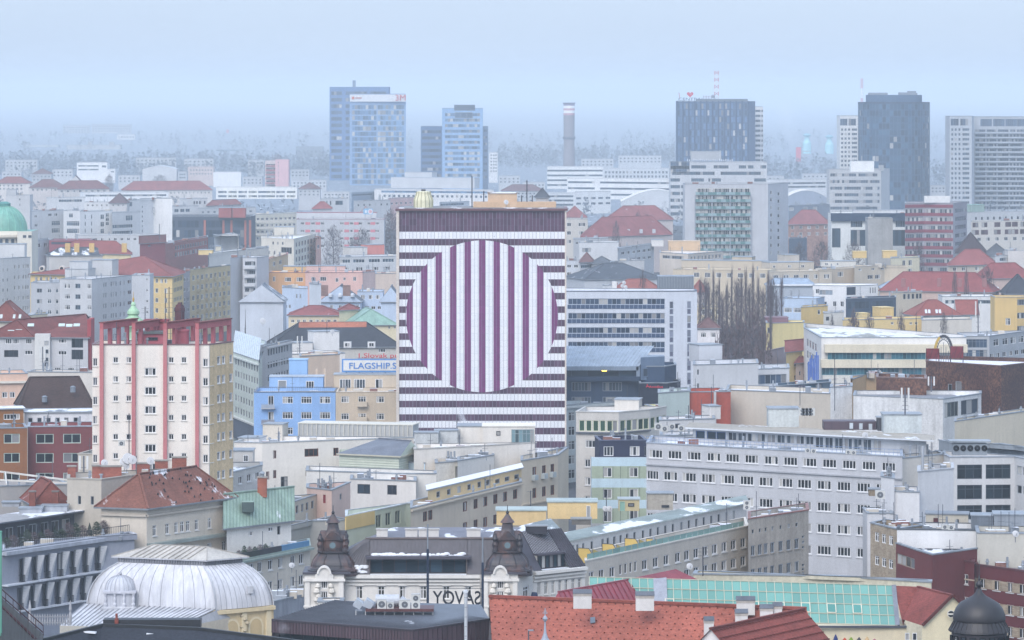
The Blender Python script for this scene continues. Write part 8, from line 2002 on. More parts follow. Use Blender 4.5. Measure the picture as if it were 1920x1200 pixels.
def panel_house():
 Z = 24.0
 root_b = B('hotel', 'grey panelled house with leaning fins, tall dark windows and a planted terrace', Z, [(4, 1032), (242, 998), (252, 1002)], 'p:9498a4', 'f:8d9298:.15', 10, cap='m:b4b8c2')
 A, C = Vector(root_b.g[0]), Vector(root_b.g[1]); d_ = (C - A).normalized(); n = Vector((d_.y, -d_.x)); L = (C - A).length
 k = A.y / F
 root = root_b.root
 def row(xs, dy0, dy1, xs_t):
  zt, zb = Z - dy0 * k, Z - dy1 * k
  for i, xx in enumerate(xs):
   u = wall_t(root_b.g[0], root_b.g[1], xx)
   put_window(root, tuple(A + n * .12), tuple(C + n * .12), u - 5.2 * k, u + 5.2 * k, zb, zt - .15, st(1, 1, 'r:5a606c', 'g:252f38:.03'), depth=.0, split=True)
   m = MB()
   a = A + d_ * (u + 6.5 * k); b_ = A + d_ * (u + 17.5 * k)
   o0, o1 = n * .15, n * 1.0
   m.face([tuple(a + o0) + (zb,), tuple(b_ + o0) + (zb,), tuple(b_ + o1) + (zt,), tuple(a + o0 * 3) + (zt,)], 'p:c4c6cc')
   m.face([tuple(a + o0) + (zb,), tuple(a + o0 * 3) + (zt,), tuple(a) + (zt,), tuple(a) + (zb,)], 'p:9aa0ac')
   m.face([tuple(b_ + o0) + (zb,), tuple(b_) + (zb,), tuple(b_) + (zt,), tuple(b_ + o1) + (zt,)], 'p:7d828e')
   m.face([tuple(a) + (zt,), tuple(a + o0 * 3) + (zt,), tuple(b_ + o1) + (zt,), tuple(b_) + (zt,)], 'm:c9ccd4')
   for j in range(1, 9):
    f = j / 9; p0 = (a + o0 * (1 + 2 * f)); p1 = (b_ + o0.lerp(o1, f)); zz = zb + (zt - zb) * f
    m.bar(tuple(p0 + n * .01) + (zz,), tuple(p1 + n * .01) + (zz,), .03, .04, 'r:8d929e')
   m.build('fin_panel', root)
   rl = MB(); p0, p1 = A + d_ * (u - 5.6 * k) + n * .5, A + d_ * (u + 5.6 * k) + n * .5
   for j in range(9): q = p0.lerp(p1, j / 8); rl.box(q.x, q.y, zb, .04, .04, .95, 'r:22262e')
   for zz in (zb + .05, zb + .95): rl.bar(tuple(p0) + (zz,), tuple(p1) + (zz,), .06, .06, 'r:22262e')
   for q in (p0, p1): rl.bar(tuple(q) + (zb + .95,), tuple(q - n * .5) + (zb + .95,), .05, .05, 'r:22262e')
   rl.build('railing', root)
 row([38, 62.5, 86, 110, 133.7, 157.5, 180.5, 203.7, 227], 18, 64, None)
 row([35.5, 57.5, 81.5, 105.5, 129.6, 153, 176.5, 200, 223.5], 72, 117, None)
 m = MB()
 for dy in (66, 118):
  m.bar(tuple(A + n * .5) + (Z - dy * k,), tuple(C + n * .5) + (Z - dy * k,), 1.1, .2, 'm:c4c8d0')
 m.bar(tuple(A + n * .4) + (Z - 6 * k,), tuple(C + n * .4) + (Z - 6 * k,), .9, .5, 'm:a8acb6'); m.build('ledge', root)
 S(root_b, (-30, 1022), (176, 990), 38, 6, 'p:50545c', win=[([18, 40, 62, 84, 104, 124, 150], [24], 15, 24, st(2, 1, 'r:c4c8cc', 'g:2a333c:.1'))], roof='f:a8a6a6:.2', cap='m:6c727c', over=1.6)
 zr2 = root_b.zr + 38 * k + .3
 q_ = _Q(); q_.zr = zr2; q_.root = root; q_.rz = root_b.rz; q_.Y = root_b.Y
 for x0, x1, yb_, yt in ((36, 78, 962, 954), (78, 126, 959, 949), (126, 169, 954, 941), (4, 36, 950, 943)): U(q_, x0, x1, yb_, yt, 2, 'm:a4a8b0')
 m = MB()
 for i in range(70):
  q = A.lerp(C, i / 69); m.box(q.x, q.y + .3, Z + .1, .05, .05, .95, 'r:2a2e34')
 m.bar((A.x, A.y + .3, Z + 1.05), (C.x, C.y + .3, Z + 1.05), .07, .07, 'r:2a2e34'); m.build('railing', root)
 return root_b
panel = panel_house()
def P3(px, py, Y): return Vector((PX(px, Y)[0], Y, ZY(py, Y)))
def front():
 r = thing('house', 'big bright orange tiled roof dotted with dark snow guards', 'house', (PX(1200, 425)[0], 420, 0))
 a, c = P3(917, 1119, 432), P3(1512, 1142, 424)
 dn = Vector((0, -7, -6.4)); m = MB()
 a2, c2 = a + dn + Vector((.5, 0, 0)), c + dn + Vector((2, 0, 0))
 m.face([a2, c2, c, a], 't:d4694c'); m.face([a, c, c + Vector((0, 7, -6.4)), a + Vector((0, 7, -6.4))], 't:d4694c')
 m.bar(a + Vector((0, 0, .08)), c + Vector((0, 0, .08)), .5, .28, 't:c85c44'); m.build('roof', r)
 m = MB(); nrm = (c - a).cross(a2 - a).normalized(); nrm *= -1 if nrm.z < 0 else 1
 for j in range(12):
  for i in range(40):
   p = a.lerp(c, (i + .5 * (j % 2) + .3) / 40.5) + dn * ((j + .5) / 12) + nrm * .04
   m.box(p.x, p.y, p.z, .13, .08, .09, 't:8f3c30')
 m.build('snow_guards', r)
 m = MB(); p = a.lerp(c, .33) + dn * .25; m.bar(p + nrm * .12, p + dn * .08 + nrm * .12, .5, .12, 'r:8a929a', nrm); m.build('skylight', r)
 m = MB(); m.prism([(a.x, a.y - 6.9), (c.x + 1, c.y - 6.9), (c.x, c.y + 6.9), (a.x, a.y + 6.9)], 0, a.z - 6.5, 'p:d9cdb8'); m.build('wall', r)
 for xx, yy, w, h in ((1092, 1122, 34, 9), (1209, 1126, 34, 9), (1329, 1184, 18, 20), (1390, 1164, 23, 14), (1398, 1134, 34, 8), (1437, 1154, 24, 13), (1458, 1148, 16, 11)):
  q = 424 - (yy - 1140) * .06; k = q / F; b0 = P3(xx, yy + 4, q); m = MB()
  m.box(b0.x, q, b0.z - .8, w * k, .9, h * k + .8, 'p:d8d4d0'); t_ = b0.z + h * k
  m.box(b0.x, q, t_, w * k + .08, .95, .3, 'q:b8b0a8')
  x0, x1 = b0.x - w * k / 2 - .06, b0.x + w * k / 2 + .06
  m.face([(x0, q - .55, t_ + .3), (x1, q - .55, t_ + .3), (x1, q, t_ + .7), (x0, q, t_ + .7)], 'm:5c6068'); m.face([(x1, q + .55, t_ + .3), (x0, q + .55, t_ + .3), (x0, q, t_ + .7), (x1, q, t_ + .7)], 'm:5c6068')
  m.build('chimney', r)
 r = thing('house', 'steeper red tiled roof with a white gable in front of the orange roof', 'house', (PX(1440, 395)[0], 390, 0))
 n_, f_ = P3(1332, 1179, 388), P3(1507, 1142, 403); d_ = (n_ - f_); d_.z = 0; d_.normalize(); pr = Vector((-d_.y, d_.x, 0)); pr *= -1 if pr.x < 0 else 1
 e = pr * 4.6 + Vector((0, 0, -4.4)); e2 = -pr * 4.6 + Vector((0, 0, -4.4)); n_.z = f_.z
 m = MB(); m.face([n_, f_, f_ + e, n_ + e], 't:b8503f'); m.face([f_, n_, n_ + e2, f_ + e2], 't:b8503f'); m.bar(n_ + Vector((0, 0, .05)), f_ + Vector((0, 0, .05)), .35, .2, 't:a84838'); m.build('roof', r)
 m = MB(); up = e.cross(f_ - n_).normalized(); up *= -1 if up.z < 0 else 1
 for j in range(7):
  for i in range(30): p = n_.lerp(f_, (i + .5) / 30) + e * ((j + .4) / 7) + up * .04; m.box(p.x, p.y, p.z, .3, .16, .1, 't:8a3428')
 m.build('snow_guards', r)
 m = MB(); g0 = n_ - d_ * .3; m.face([g0 + e2, g0 + e, g0][::-1], 'p:e4dedc'); m.prism([tuple((n_ + e)[:2]), tuple((f_ + e)[:2]), tuple((f_ + e2)[:2]), tuple((n_ + e2)[:2])], 0, n_.z - 4.4, 'p:e0dad4'); m.build('gable', r)
 m = MB(); p = n_.lerp(f_, .55) + e * .55 + up * .08; m.bar(p, p + e * .12, .4, .1, 'r:4a525a', up); m.build('skylight', r)
 r = thing('arcade', 'cream building under a long sloping roof of teal glass panes', 'building', (PX(1450, 455)[0], 455, 0))
 a, c = P3(1105, 1082, 462), P3(1676, 1098, 455); dn = Vector((0, -4.4, -3.9)); nx = 36
 m = MB(); fr = MB()
 up = (c - a).cross(dn).normalized(); up *= -1 if up.z < 0 else 1
 for i in range(nx):
  for j in range(4):
   q = [a.lerp(c, (i + u) / nx) + dn * ((j + v) / 4) for u, v in ((0, 1), (1, 1), (1, 0), (0, 0))]
   m.face(q, 'g:74a89e:.0')
 m.build('glazing', r)
 fr.ribs(a + dn, c + dn, c, a, nx, .07, .1, 'r:c8c8b4')
 for j in range(5): p = dn * (j / 4) + up * .06; fr.bar(a + p, c + p, .07, .08, 'r:c8c8b4')
 p = a.lerp(c, .235); fr.bar(p + up * .1, p + dn + up * .1, 1.5, .16, 'm:9a9ea8', up)
 fr.bar(c + up * .05, c + dn + up * .05, .5, .2, 'm:7a7e88', up); fr.build('glazing_bars', r)
 m = MB()
 for i in (3, 6, 9, 19, 22, 25, 28, 31): q = [a.lerp(c, (i + u) / nx) + dn * v + up * .16 for u, v in ((0, .74), (1, .74), (1, .52), (0, .52))]; m.face(q, 'g:5c9a92:.0'); [m.bar(q[t], q[(t + 1) % 4], .1, .1, 'r:e4e0cc') for t in range(4)]
 m.build('vent_light', r)
 lo = c + dn; m = MB(); ax = a.x + 8
 m.prism([(ax, 451.5), (lo.x + 1, lo.y + .1), (lo.x + 1, 462), (ax, 464)], 0, lo.z - .02, 'p:dcd0b4'); m.build('wall', r)
 m = MB(); m.bar((ax, 450.4, lo.z - .1), (lo.x + 1, lo.y, lo.z - .1), .3, .22, 'm:4a4e58'); m.build('gutter', r)
 for i, (xx, col, hh) in enumerate(((1567, 'r:2c3c78', 14), (1584, 'r:c85030', 8), (1596, 'r:88a838', 9), (1611, 'r:4a4a50', 9), (1626, 'r:d8b888', 10), (1640, 'r:c07080', 6))):
  m = MB(); p = P3(xx, 1204, 450.6); m.lathe(p.x, 450.75, [(.05, p.z - .4), (.28, p.z + .1), (.22, p.z + hh * .03), (.03, p.z + hh * .06)], col, 8, 0, 1, .25); m.build('mural', r)
 g = P3(1786, 1116, 447); rb = P3(1721, 1100, 456); el, eb = P3(1729, 1173, 446.8), P3(1692, 1161, 451); er = Vector((g.x + (g.x - el.x), 448, el.z))
 m = MB(); tl = 't:b04e42'; m.face([eb, el, g, rb], tl); m.face([c, c + dn + Vector((.6, 0, 0)), eb, rb], tl); m.face([g, er, er + Vector((-3, 9, 0)), rb], tl)
 m.bar(g + Vector((0, -.25, .05)), el + Vector((0, -.25, .05)), .3, .3, 't:7a3430'); m.bar(g + Vector((0, -.25, .05)), er + Vector((0, -.25, .05)), .3, .3, 't:7a3430'); m.bar(rb, g, .3, .2, tl); m.build('tiled_end', r)
 m = MB(); G = g + Vector((0, .05, -.1)); m.face([(el.x, el.y, 0), (er.x, er.y, 0), er, G, el], 'p:dcd0b0'); m.build('gable', r)
 m = MB(); p = P3(1783, 1151, 446.4); m.tube(p, p + Vector((0, -.12, 0)), .42, 'r:e0dcd0', 16); m.tube(p + Vector((0, -.12, 0)), p + Vector((0, -.15, 0)), .34, 'g:20242a:.0', 16); m.bar(p + Vector((-.34, -.17, 0)), p + Vector((.34, -.17, 0)), .05, .16, 'r:e0dcd0'); m.build('round_window', r)
 for xx in (1700, 1714): put_window(r, (P3(xx - 4, 1190, 447.2).x, 447.0), (P3(xx + 4, 1190, 447.2).x, 447.0), 0, .47, ZY(1200, 447), ZY(1186, 447), st(1, 1, WF, G1), depth=-.3)
 b = B('building', 'long stained cream parapet wall behind the teal glass roof', 480, [(1300, 1076), (1560, 1083, 478), (1746, 1088, 472)], 'q:c8c2ae', 'f:9a9890:.05', 3, par=.4)
 r = thing('house', 'dark red ribbed metal roof with snow smears left of the glass roof', 'house', (PX(1120, 455)[0], 455, 0))
 a, c = P3(1047, 1110, 448), P3(1187, 1085, 462); m = MB(); dn = Vector((2.0, -5, -3.4)); mk = 'm:8a3640:.015'
 m.face([a + Vector((-.6, -1, -.9)), a + dn, c + dn, c, a], mk); m.face([c, c + dn, c + Vector((5, 6, -4)), c + Vector((2.5, 4, -1.6))], mk); m.build('roof', r)
 s = MB(); s.ribs(a + dn, c + dn, c, a, 16, .08, .1, 'm:7a2c38'); s.bar(a, c, .25, .2, 'm:93404a'); s.build('seams', r)
 m = MB(); m.prism([(a.x + 1.5, a.y - 4.5), (c.x + 1.5, c.y - 4.5), (c.x + 3, c.y + 4), (a.x, a.y + 3)], 0, a.z - 3.5, 'p:c4b8a8'); m.build('wall', r)
 r = thing('house', 'small dark red metal roof peak behind the teal glass roof', 'house', (PX(1240, 474)[0], 474, 0))
 a, c = P3(1180, 1085, 470), P3(1267, 1067, 478); m = MB(); m.face([a, a + Vector((1, -4, -2.5)), c + Vector((1.2, -4, -2.5)), c], mk); m.face([c, c + Vector((1.2, -4, -2.5)), c + Vector((3.4, 0, -1.6))], mk); m.prism([(a.x + 1, a.y - 3), (c.x + 1, c.y - 3), (c.x + 1, c.y + 2), (a.x, a.y + 2)], 0, a.z - 2.5, 'p:c4b8a8'); m.build('roof', r)
 r = thing('pavilion', 'dark brown seamed metal pavilion with a flat grey ribbed roof', 'building', (PX(740, 430)[0], 432, 0))
 Z = ZY(1162, 434); p0, p1, p2 = [P(x, y, Z) for x, y in ((510, 1162), (775, 1182), (918, 1161))]
 p3 = (p0[0] + 6, p0[1] + 14); p2b = (p2[0] - 1, p2[1] + 10); V = lambda p, z: Vector((p[0], p[1], z))
 m = MB(); m.face([V(p0, Z), V(p1, Z), V(p2, Z), V(p2b, Z + .3), V(p3, Z + .3)], 'm:5c616a:.02'); m.build('roof', r)
 s = MB()
 for i in range(27): s.bar(V(p0, Z).lerp(V(p3, Z + .3), i / 26) + Vector((0, 0, .05)), V(p1, Z).lerp(V(p2, Z), i / 26) + Vector((0, 0, .05)), .06, .09, 'm:4a4e58')
 s.build('seams', r)
 m = MB(); fk = 'm:55434a'
 for q0, q1, h in ((p0, p1, 1.35), (p1, p2, 6)):
  m.face([V(q0, Z - h), V(q1, Z - h), V(q1, Z + .05), V(q0, Z + .05)], fk); m.bar(V(q0, Z), V(q1, Z), .2, .22, 'm:3c343c')
 m.face([V(p0, 0), V(p0, Z), V(p3, Z), V(p3, 0)], fk); m.face([V(p0, Z - 1.35), V(p1, Z - 1.35), V(p1, Z - 1.3) + Vector((0, 1.2, 0)), V(p0, Z - 1.3) + Vector((0, 1.2, 0))][::-1], fk); m.build('fascia', r)
 s = MB(); s.ribs(V(p0, Z - 1.35), V(p1, Z - 1.35), V(p1, Z), V(p0, Z), 46, .05, .07, 'm:40343c'); s.ribs(V(p1, Z - 6), V(p2, Z - 6), V(p2, Z), V(p1, Z), 16, .05, .07, 'm:40343c'); s.build('fascia_seams', r)
 o = Vector((0, 1.15, 0)); a_, b_ = V(p0, 0) + o, V(p1, 0) + o
 put_window(r, a_[:2], b_[:2], .8, (b_ - a_).length - .3, Z - 6, Z - 1.32, st(11, 1, 'r:26282e', 'g:2c4048:.15'), depth=0)
 m = MB(); q = V(p2, Z); m.face([q, q + Vector((4.4, -7, -4.8)), q + Vector((4.4, -7, -9)), q + Vector((-.5, -7, -9))], 'm:3c3a42'); m.build('lean_to', r)
 m = MB();
 for i in range(3): m.box(q.x + .1 + .42 * i, q.y - .4 - .3 * i, Z - 4, .07, .07, 5.3, 'r:2c3038')
 m.face([q + Vector((.1, -.4, -3)), q + Vector((.94, -1, -3)), q + Vector((.94, -1, 1.3)), q + Vector((.1, -.4, 1.3))], 'g:2c3a48:.0'); m.build('glass_screen', r)
 kk = 436 / F; X = lambda x: PX(x, 438)[0]; G = 'air handling machines on the dark pavilion'
 m = MB(); m.box(X(750), 438, Z + .55, 128 * kk, 3.2, .3, 'm:5a3434')
 for i in range(9): m.box(X(668 + 18 * i), 436.8, Z, .1, .1, .6, 'r:c4c4c4')
 tag(m.build('machine_deck'), 'rust red steel deck on legs carrying air machines on the dark pavilion roof', 'platform')
 for i, (x0, x1, h, lab) in enumerate(((662, 682, 1.0, 'tilted grey intake hood leftmost on the rust red deck'), (680, 702, 1.1, 'second tilted grey intake hood on the rust red deck'))):
  m = MB(); xa, xb = X(x0), X(x1); z = Z + .85; m.mesh([(xa, 436.6, z + .3), (xb - .4, 436.6, z - .1), (xb, 436.6, z + .5), (xa + .5, 436.6, z + 1.0), (xa, 438.6, z + .3), (xb - .4, 438.6, z - .1), (xb, 438.6, z + .5), (xa + .5, 438.6, z + 1.0)], [(0, 1, 2, 3), (4, 7, 6, 5), (0, 4, 5, 1), (1, 5, 6, 2), (2, 6, 7, 3), (3, 7, 4, 0)], 'm:aab0b8'); tag(m.build('intake_hood'), lab, 'ventilation', G)
 m = MB(); m.tube((X(704), 438.6, Z + 1.5), (X(748), 438.6, Z + 1.5), .62, 'm:b9bdc4', 16); m.tube((X(748), 438.6, Z + 1.5), (X(762), 438.6, Z + .9), .6, 'm:b0b4bc', 14); tag(m.build('duct'), 'fat round silver duct lying across the rust red deck', 'duct', G)
 for (x0, x1, h, f, lab) in ((708, 725, .95, 1, 'white air unit in front of the silver duct'), (726, 739, .65, 1, 'smaller white air unit with one fan beside the silver duct'), (772, 788, 1.5, 2, 'tall pale air unit with two fans on the rust red deck'), (749, 770, .9, 1, 'grey round fan housing right of the silver duct')):
  ac_unit((X((x0 + x1) / 2), 436.9, Z + .85), (x1 - x0) * kk, h, f, lab, G)
 for xx, yt, lab in ((802, 983, 'tall dark pole left of the mirrored hotel letters'), (905, 1008, 'shorter dark pole right of the mirrored hotel letters')):
  m = MB(); p = P3(xx, yt, 462); zb_ = Z + .3; m.tube((p.x, 462, 20), (p.x, 462, p.z - 2.8), .14, 'r:2c3a50', 8); m.tube((p.x, 462, p.z - 2.8), (p.x, 462, p.z), .08, 'r:8a929c', 8); tag(m.build('flag_pole'), lab, 'pole')
 s = thing('hotel_sign', 'dark letters seen from behind on a rail in front of the white hotel', 'sign', (PX(857, 462)[0], 462, Z))
 zc = ZY(1133, 462); tx = text('SAVOY', s, (PX(857, 462)[0], 462), zc, 1.55, 'r:262a34', width=90 * 462 / F, rot=math.pi, depth=.2, bold=.02)
 m = MB()
 for dz in (-.12, 1.75): m.bar((PX(803, 462)[0], 462.2, zc + dz), (PX(905, 462)[0], 462.2, zc + dz), .05, .06, 'r:4a5058')
 m.build('rail', s)
 m = MB(); p = P3(873.5, 1112, 425); m.tube((p.x, 425, 20), (p.x, 425, p.z), .17, 'm:c4c8cc', 12); m.tube((p.x, 425, p.z), (p.x - .1, 425, p.z + .28), .24, 'm:d4d8dc', 12)
 for i in range(5): m.tube((p.x, 425, p.z - 1 * i - .5), (p.x, 425, p.z - 1 * i - .42), .19, 'm:a4a8ac', 12)
 tag(m.build('flue'), 'slim silver flue pipe with a bent cap in front of the mirrored letters', 'flue')
 m = MB(); x, y = PX(1022, 400); z = lambda yy: ZY(yy, 400); m.lathe(x, y, [(.75, z(1212)), (.55, z(1203)), (.3, z(1196)), (.16, z(1188)), (.1, z(1178)), (.07, z(1166)), (.2, z(1163)), (.25, z(1160)), (.18, z(1157)), (.05, z(1154)), (.035, z(1140))], 'm:9aa2ae', 12); m.box(x, y, z(1150), .5, .07, .06, 'm:9aa2ae'); m.box(x, y, z(1146.5), .3, .07, .06, 'm:9aa2ae')
 m.prism([(x - .6, y - .6), (x + .6, y - .6), (x + .6, y + .6), (x - .6, y + .6)], 10, z(1205), 'm:6a6e78'); tag(m.build('spire'), 'slender grey spire tip with a ball and cross before the orange roof', 'spire')
 m = MB(); x, y = PX(991, 405); m.tube((x, y, 15), (x, y, ZY(1183, 405)), .06, 'r:5a626c', 8); m.box(x + .22, y, ZY(1183, 405), .55, .2, .12, 'r:9aa2ac'); tag(m.build('street_lamp'), 'short lamp post with a flat head left of the slender spire tip', 'lamp')
 r = thing('turret', 'near black dome turret with a pointed finial in the bottom right corner', 'tower', PX(1838, 330) + (0,))
 x, y = PX(1836, 330); u = 330 / F; z = lambda yy: ZY(yy, 330); kd = 'm:2c2a2e'
 m = MB(); m.lathe(x, y, [(49 * u, z(1162)), (49.5 * u, z(1158)), (48 * u, z(1150)), (44 * u, z(1140)), (36 * u, z(1130)), (24 * u, z(1123)), (13 * u, z(1117)), (6 * u, z(1110)), (4 * u, z(1104))], kd, 32); m.build('dome', r, smooth=True)
 m = MB(); m.lathe(x, y, [(57 * u, z(1183)), (56 * u, z(1179)), (49 * u, z(1168)), (46 * u, z(1162))], kd, 32)
 for i in range(32): a = math.pi * i / 16; m.bar((x + 57.5 * u * math.cos(a), y + 57.5 * u * math.sin(a), z(1182)), (x + 47 * u * math.cos(a), y + 47 * u * math.sin(a), z(1163)), .07, .07, kd)
 m.build('skirt_roof', r)
 m = MB(); m.lathe(x, y, [(2.5 * u, z(1106)), (3 * u, z(1102)), (6 * u, z(1098)), (6.5 * u, z(1095)), (4 * u, z(1091)), (2 * u, z(1088)), (3 * u, z(1086)), (.8 * u, z(1078)), (.4 * u, z(1050))], kd, 12); m.build('finial', r)
 m = MB(); m.lathe(x, y, [(52 * u, 0), (52 * u, z(1185))], 'm:38343a', 32); m.build('drum', r)
 for i in range(-4, 5): a = -math.pi / 2 + i * .34; A = (x + 52.5 * u * math.cos(a - .11), y + 52.5 * u * math.sin(a - .11)); C = (x + 52.5 * u * math.cos(a + .11), y + 52.5 * u * math.sin(a + .11)); put_window(r, A, C, 0, math.dist(A, C), z(1205), z(1189), st(1, 2, 'r:1c1c20', 'g:5a6470:.2'), depth=-.06)
 r = thing('house', 'black edged slate roof with melting snow lines along the bottom left', 'house', (PX(300, 395)[0], 395, 0))
 pts = [P3(62, 1206, 398), P3(192, 1174, 404), P3(372, 1181, 402), P3(640, 1215, 396)]; dn = Vector((0, -6, -4)); m = MB()
 for p, q in zip(pts, pts[1:]): m.face([p + dn, q + dn, q, p], 't:3c4250'); m.bar(p + Vector((0, .1, .1)), q + Vector((0, .1, .1)), .4, .3, 'm:1e2024')
 m.build('roof', r)
 m = MB(); m.box((pts[1].x + pts[2].x) / 2, 405.5, pts[1].z - .3, pts[2].x - pts[1].x, 1.6, .85, 'm:26282e'); m.build('ridge_box', r)
 m = MB(); q = pts[0]; m.prism([(q.x, q.y - 5), (pts[3].x, pts[3].y - 5), (pts[3].x, 406), (q.x, 406)], 0, q.z - 4.5, 'p:6a6a70'); m.build('wall', r)
 for xa, xb, yy in ((152, 180, 1184), (275, 372, 1188), (376, 400, 1192)):
  m = MB(); p, q = P3(xa, yy, 402.5), P3(xb, yy + (xb - xa) * .085, 402.3); m.bar(p, q, .5, .16, 's:ffffff'); m.build('snow_strip', r)
 m = MB(); p = P3(214, 1166, 402); m.lathe(p.x, 404.5, [(.2, p.z - .6), (.2, p.z), (.12, p.z), (.12, p.z + .5)], 'k:a05040', 10); m.build('vent_pipe', r)
 r = thing('house', 'dark ribbed roof slope with a brown rail in the bottom left corner', 'house', (PX(20, 380)[0], 380, 0))
 p0, p1, p2 = P3(-30, 1092, 384), P3(82, 1190, 378), P3(-30, 1230, 372); m = MB(); m.face([p2, P3(70, 1235, 372), p1, p0], 'm:3c3c3a'); m.prism([(p2.x, 376), (p1.x, 376), (p1.x, 384), (p0.x, 384)], 0, p2.z - 2, 'p:5a5a58'); m.build('roof', r)
 s = MB(); s.ribs(p2, P3(70, 1235, 372), p1, p0, 16, .06, .08, 'm:2e2e2c'); s.build('seams', r)
 s = MB()
 for d in (.25, .9): s.bar(p0 + Vector((0, -.4, d)), p1 + Vector((0, -.4, d)), .08, .08, 'r:3c2226')
 s.bar(p0 + Vector((.2, -1.2, -.6)), p1 + Vector((-.6, -1.2, -.3)), .22, .2, 'r:4a2028')
 for i in range(9): q = p0.lerp(p1, i / 8); s.box(q.x, q.y - .4, q.z, .06, .06, .95, 'r:3c2226')
 s.build('rail', r)
 m = MB(); p = P3(1, 998, 376); m.tube((p.x, 376, 20), (p.x, 376, p.z), .13, 'm:5c9a84', 10); m.tube((p.x, 376, p.z), (p.x, 376, p.z + .12), .17, 'm:5c9a84', 10); tag(m.build('copper_pipe'), 'green copper pipe standing at the left edge of the picture', 'pipe')
 b = B('building', 'zinc clad flat annex with snow between dome and white hotel', 22, [(505, 1130), (566, 1116), (572, 1112)], 'm:8f949e', 'f:c4c8cc:.4', 6, par=.2)
 b = B('building', 'low white roof block in front of the left pavilion of the hotel', 468, [(596, 1128), (643, 1120, 468)], 'p:d4d0ca', 'f:d4d4d4:.4', 3, par=.2)
def ac_unit(p, w, h, fans, lab, grp, d=.8):
 r = thing('air_conditioner', lab, 'air conditioner', p, grp); m = MB(); m.box(p[0], p[1], p[2], w, d, h, 'r:d8d8d4'); m.box(p[0], p[1], p[2] + h, w + .04, d + .04, .05, 'r:c4c4c2'); m.build('casing', r)
 for i in range(fans):
  m = MB(); q = Vector((p[0], p[1] - d / 2, p[2] + h * (i + .5) / fans)); rr = min(w, h / fans) * .38
  m.tube(q, q + Vector((0, -.03, 0)), rr, 'r:6a6e74', 14); m.tube(q + Vector((0, -.03, 0)), q + Vector((0, -.05, 0)), rr * .3, 'r:a4a8ac', 8); m.build('fan', r)
front()
TV = {}
def tree_mesh(kind, v):
 if (kind, v) in TV: return TV[kind, v]
 rn = random.Random(v * 7 + len(kind)); t = MB(); c = MB(); key = {'poplar': 'b:6a6068', 'bush': 'b:6a5a5c', 'oak': 'b:5c5458', 'fir': 'l:2e4038', 'green': 'l:4c5a48'}[kind]
 t.tube((0, 0, 0), (0, 0, .5), .011, 'b:4c4548', 6, .008)
 t.tube((0, 0, .5), (0, 0, .96), .008, 'b:4c4548', 5, .002)
 n = {'poplar': 430, 'bush': 520, 'oak': 620, 'fir': 500, 'green': 520}[kind]
 for i in range(n):
  z = rn.uniform(.12 if kind != 'bush' else .02, 1.0); a = rn.uniform(0, 6.28)
  if kind == 'poplar': R_ = .55 * z ** .5 * (1.06 - z) ** .3 * (.3 + .7 * rn.random())
  elif kind == 'fir': R_ = .5 * (1.02 - z)
  else: R_ = .5 * math.sin(math.pi * min(1, (z + .1) / 1.1)) ** .5
  r0 = R_ * rn.uniform(.05, .75); r1 = R_ * rn.uniform(.55, 1.08)
  lift = .16 if kind == 'poplar' else .08 if kind != 'fir' else -.05
  p = Vector((r0 * math.cos(a), r0 * math.sin(a), z * .93)); a2 = a + rn.uniform(-.6, .6)
  q = Vector((r1 * math.cos(a2), r1 * math.sin(a2), min(1.03, z * .93 + lift * rn.uniform(.3, 1.3))))
  w = rn.uniform(.010, .020) if kind == 'poplar' else rn.uniform(.006, .016) if kind == 'oak' else rn.uniform(.012, .03)
  s = Vector((rn.uniform(-1, 1), rn.uniform(-1, 1), rn.uniform(-.5, .5))).normalized() * w
  if kind in ('fir', 'green'): s *= 2.2
  c.face([p - s * .6, p + s * .6, q], key)
  if kind in ('oak', 'bush'): c.face([q - s, q + s, q + Vector((rn.uniform(-.08, .08), rn.uniform(-.08, .08), rn.uniform(.0, .09)))], key)
 a_, b_ = t.build('trunk'), c.build('crown'); TV[kind, v] = (a_.data, b_.data)
 bpy.data.objects.remove(a_); bpy.data.objects.remove(b_)
 return TV[kind, v]
def tree(kind, px, Y, pyt, zb, w, lab, grp=None, v=0, name='tree'):
 h = ZY(pyt, Y) - zb; x, y = PX(px, Y); r = thing(name, lab, 'tree' if name.endswith('tree') else 'plant', (x, y, zb), grp); k = w * Y / F
 for nm, me in zip(('trunk', 'crown'), tree_mesh(kind, v)):
  o = bpy.data.objects.new(nm, me); COL.objects.link(o); o.parent = r; o.scale = (k if nm == 'crown' else h, k if nm == 'crown' else h, h); o.rotation_euler = (0, 0, random.random() * 6)
random.seed(21)
for i in range(19):
 tree('poplar', 1314 + 8.3 * i + random.uniform(-2, 2), 1170 + 30 * (i % 4), random.uniform(494, 530) + (25 if i % 3 == 2 else 0), 0, random.uniform(14, 24), 'bare upright poplar in the row beside the pale blue grey office', 'row of bare poplars beside the pale blue grey office', i % 3, 'poplar_tree')
for i, (px, yt, w, Y) in enumerate(((1385, 600, 60, 1080), (1412, 585, 60, 1120), (1360, 612, 50, 1060), (1432, 615, 40, 1050), (1345, 640, 40, 1040))):
 tree('bush', px, Y, yt, 0, w, 'dense bare thicket at the foot of the poplar row', 'bare thickets under the poplars', i % 2, 'bare_tree')
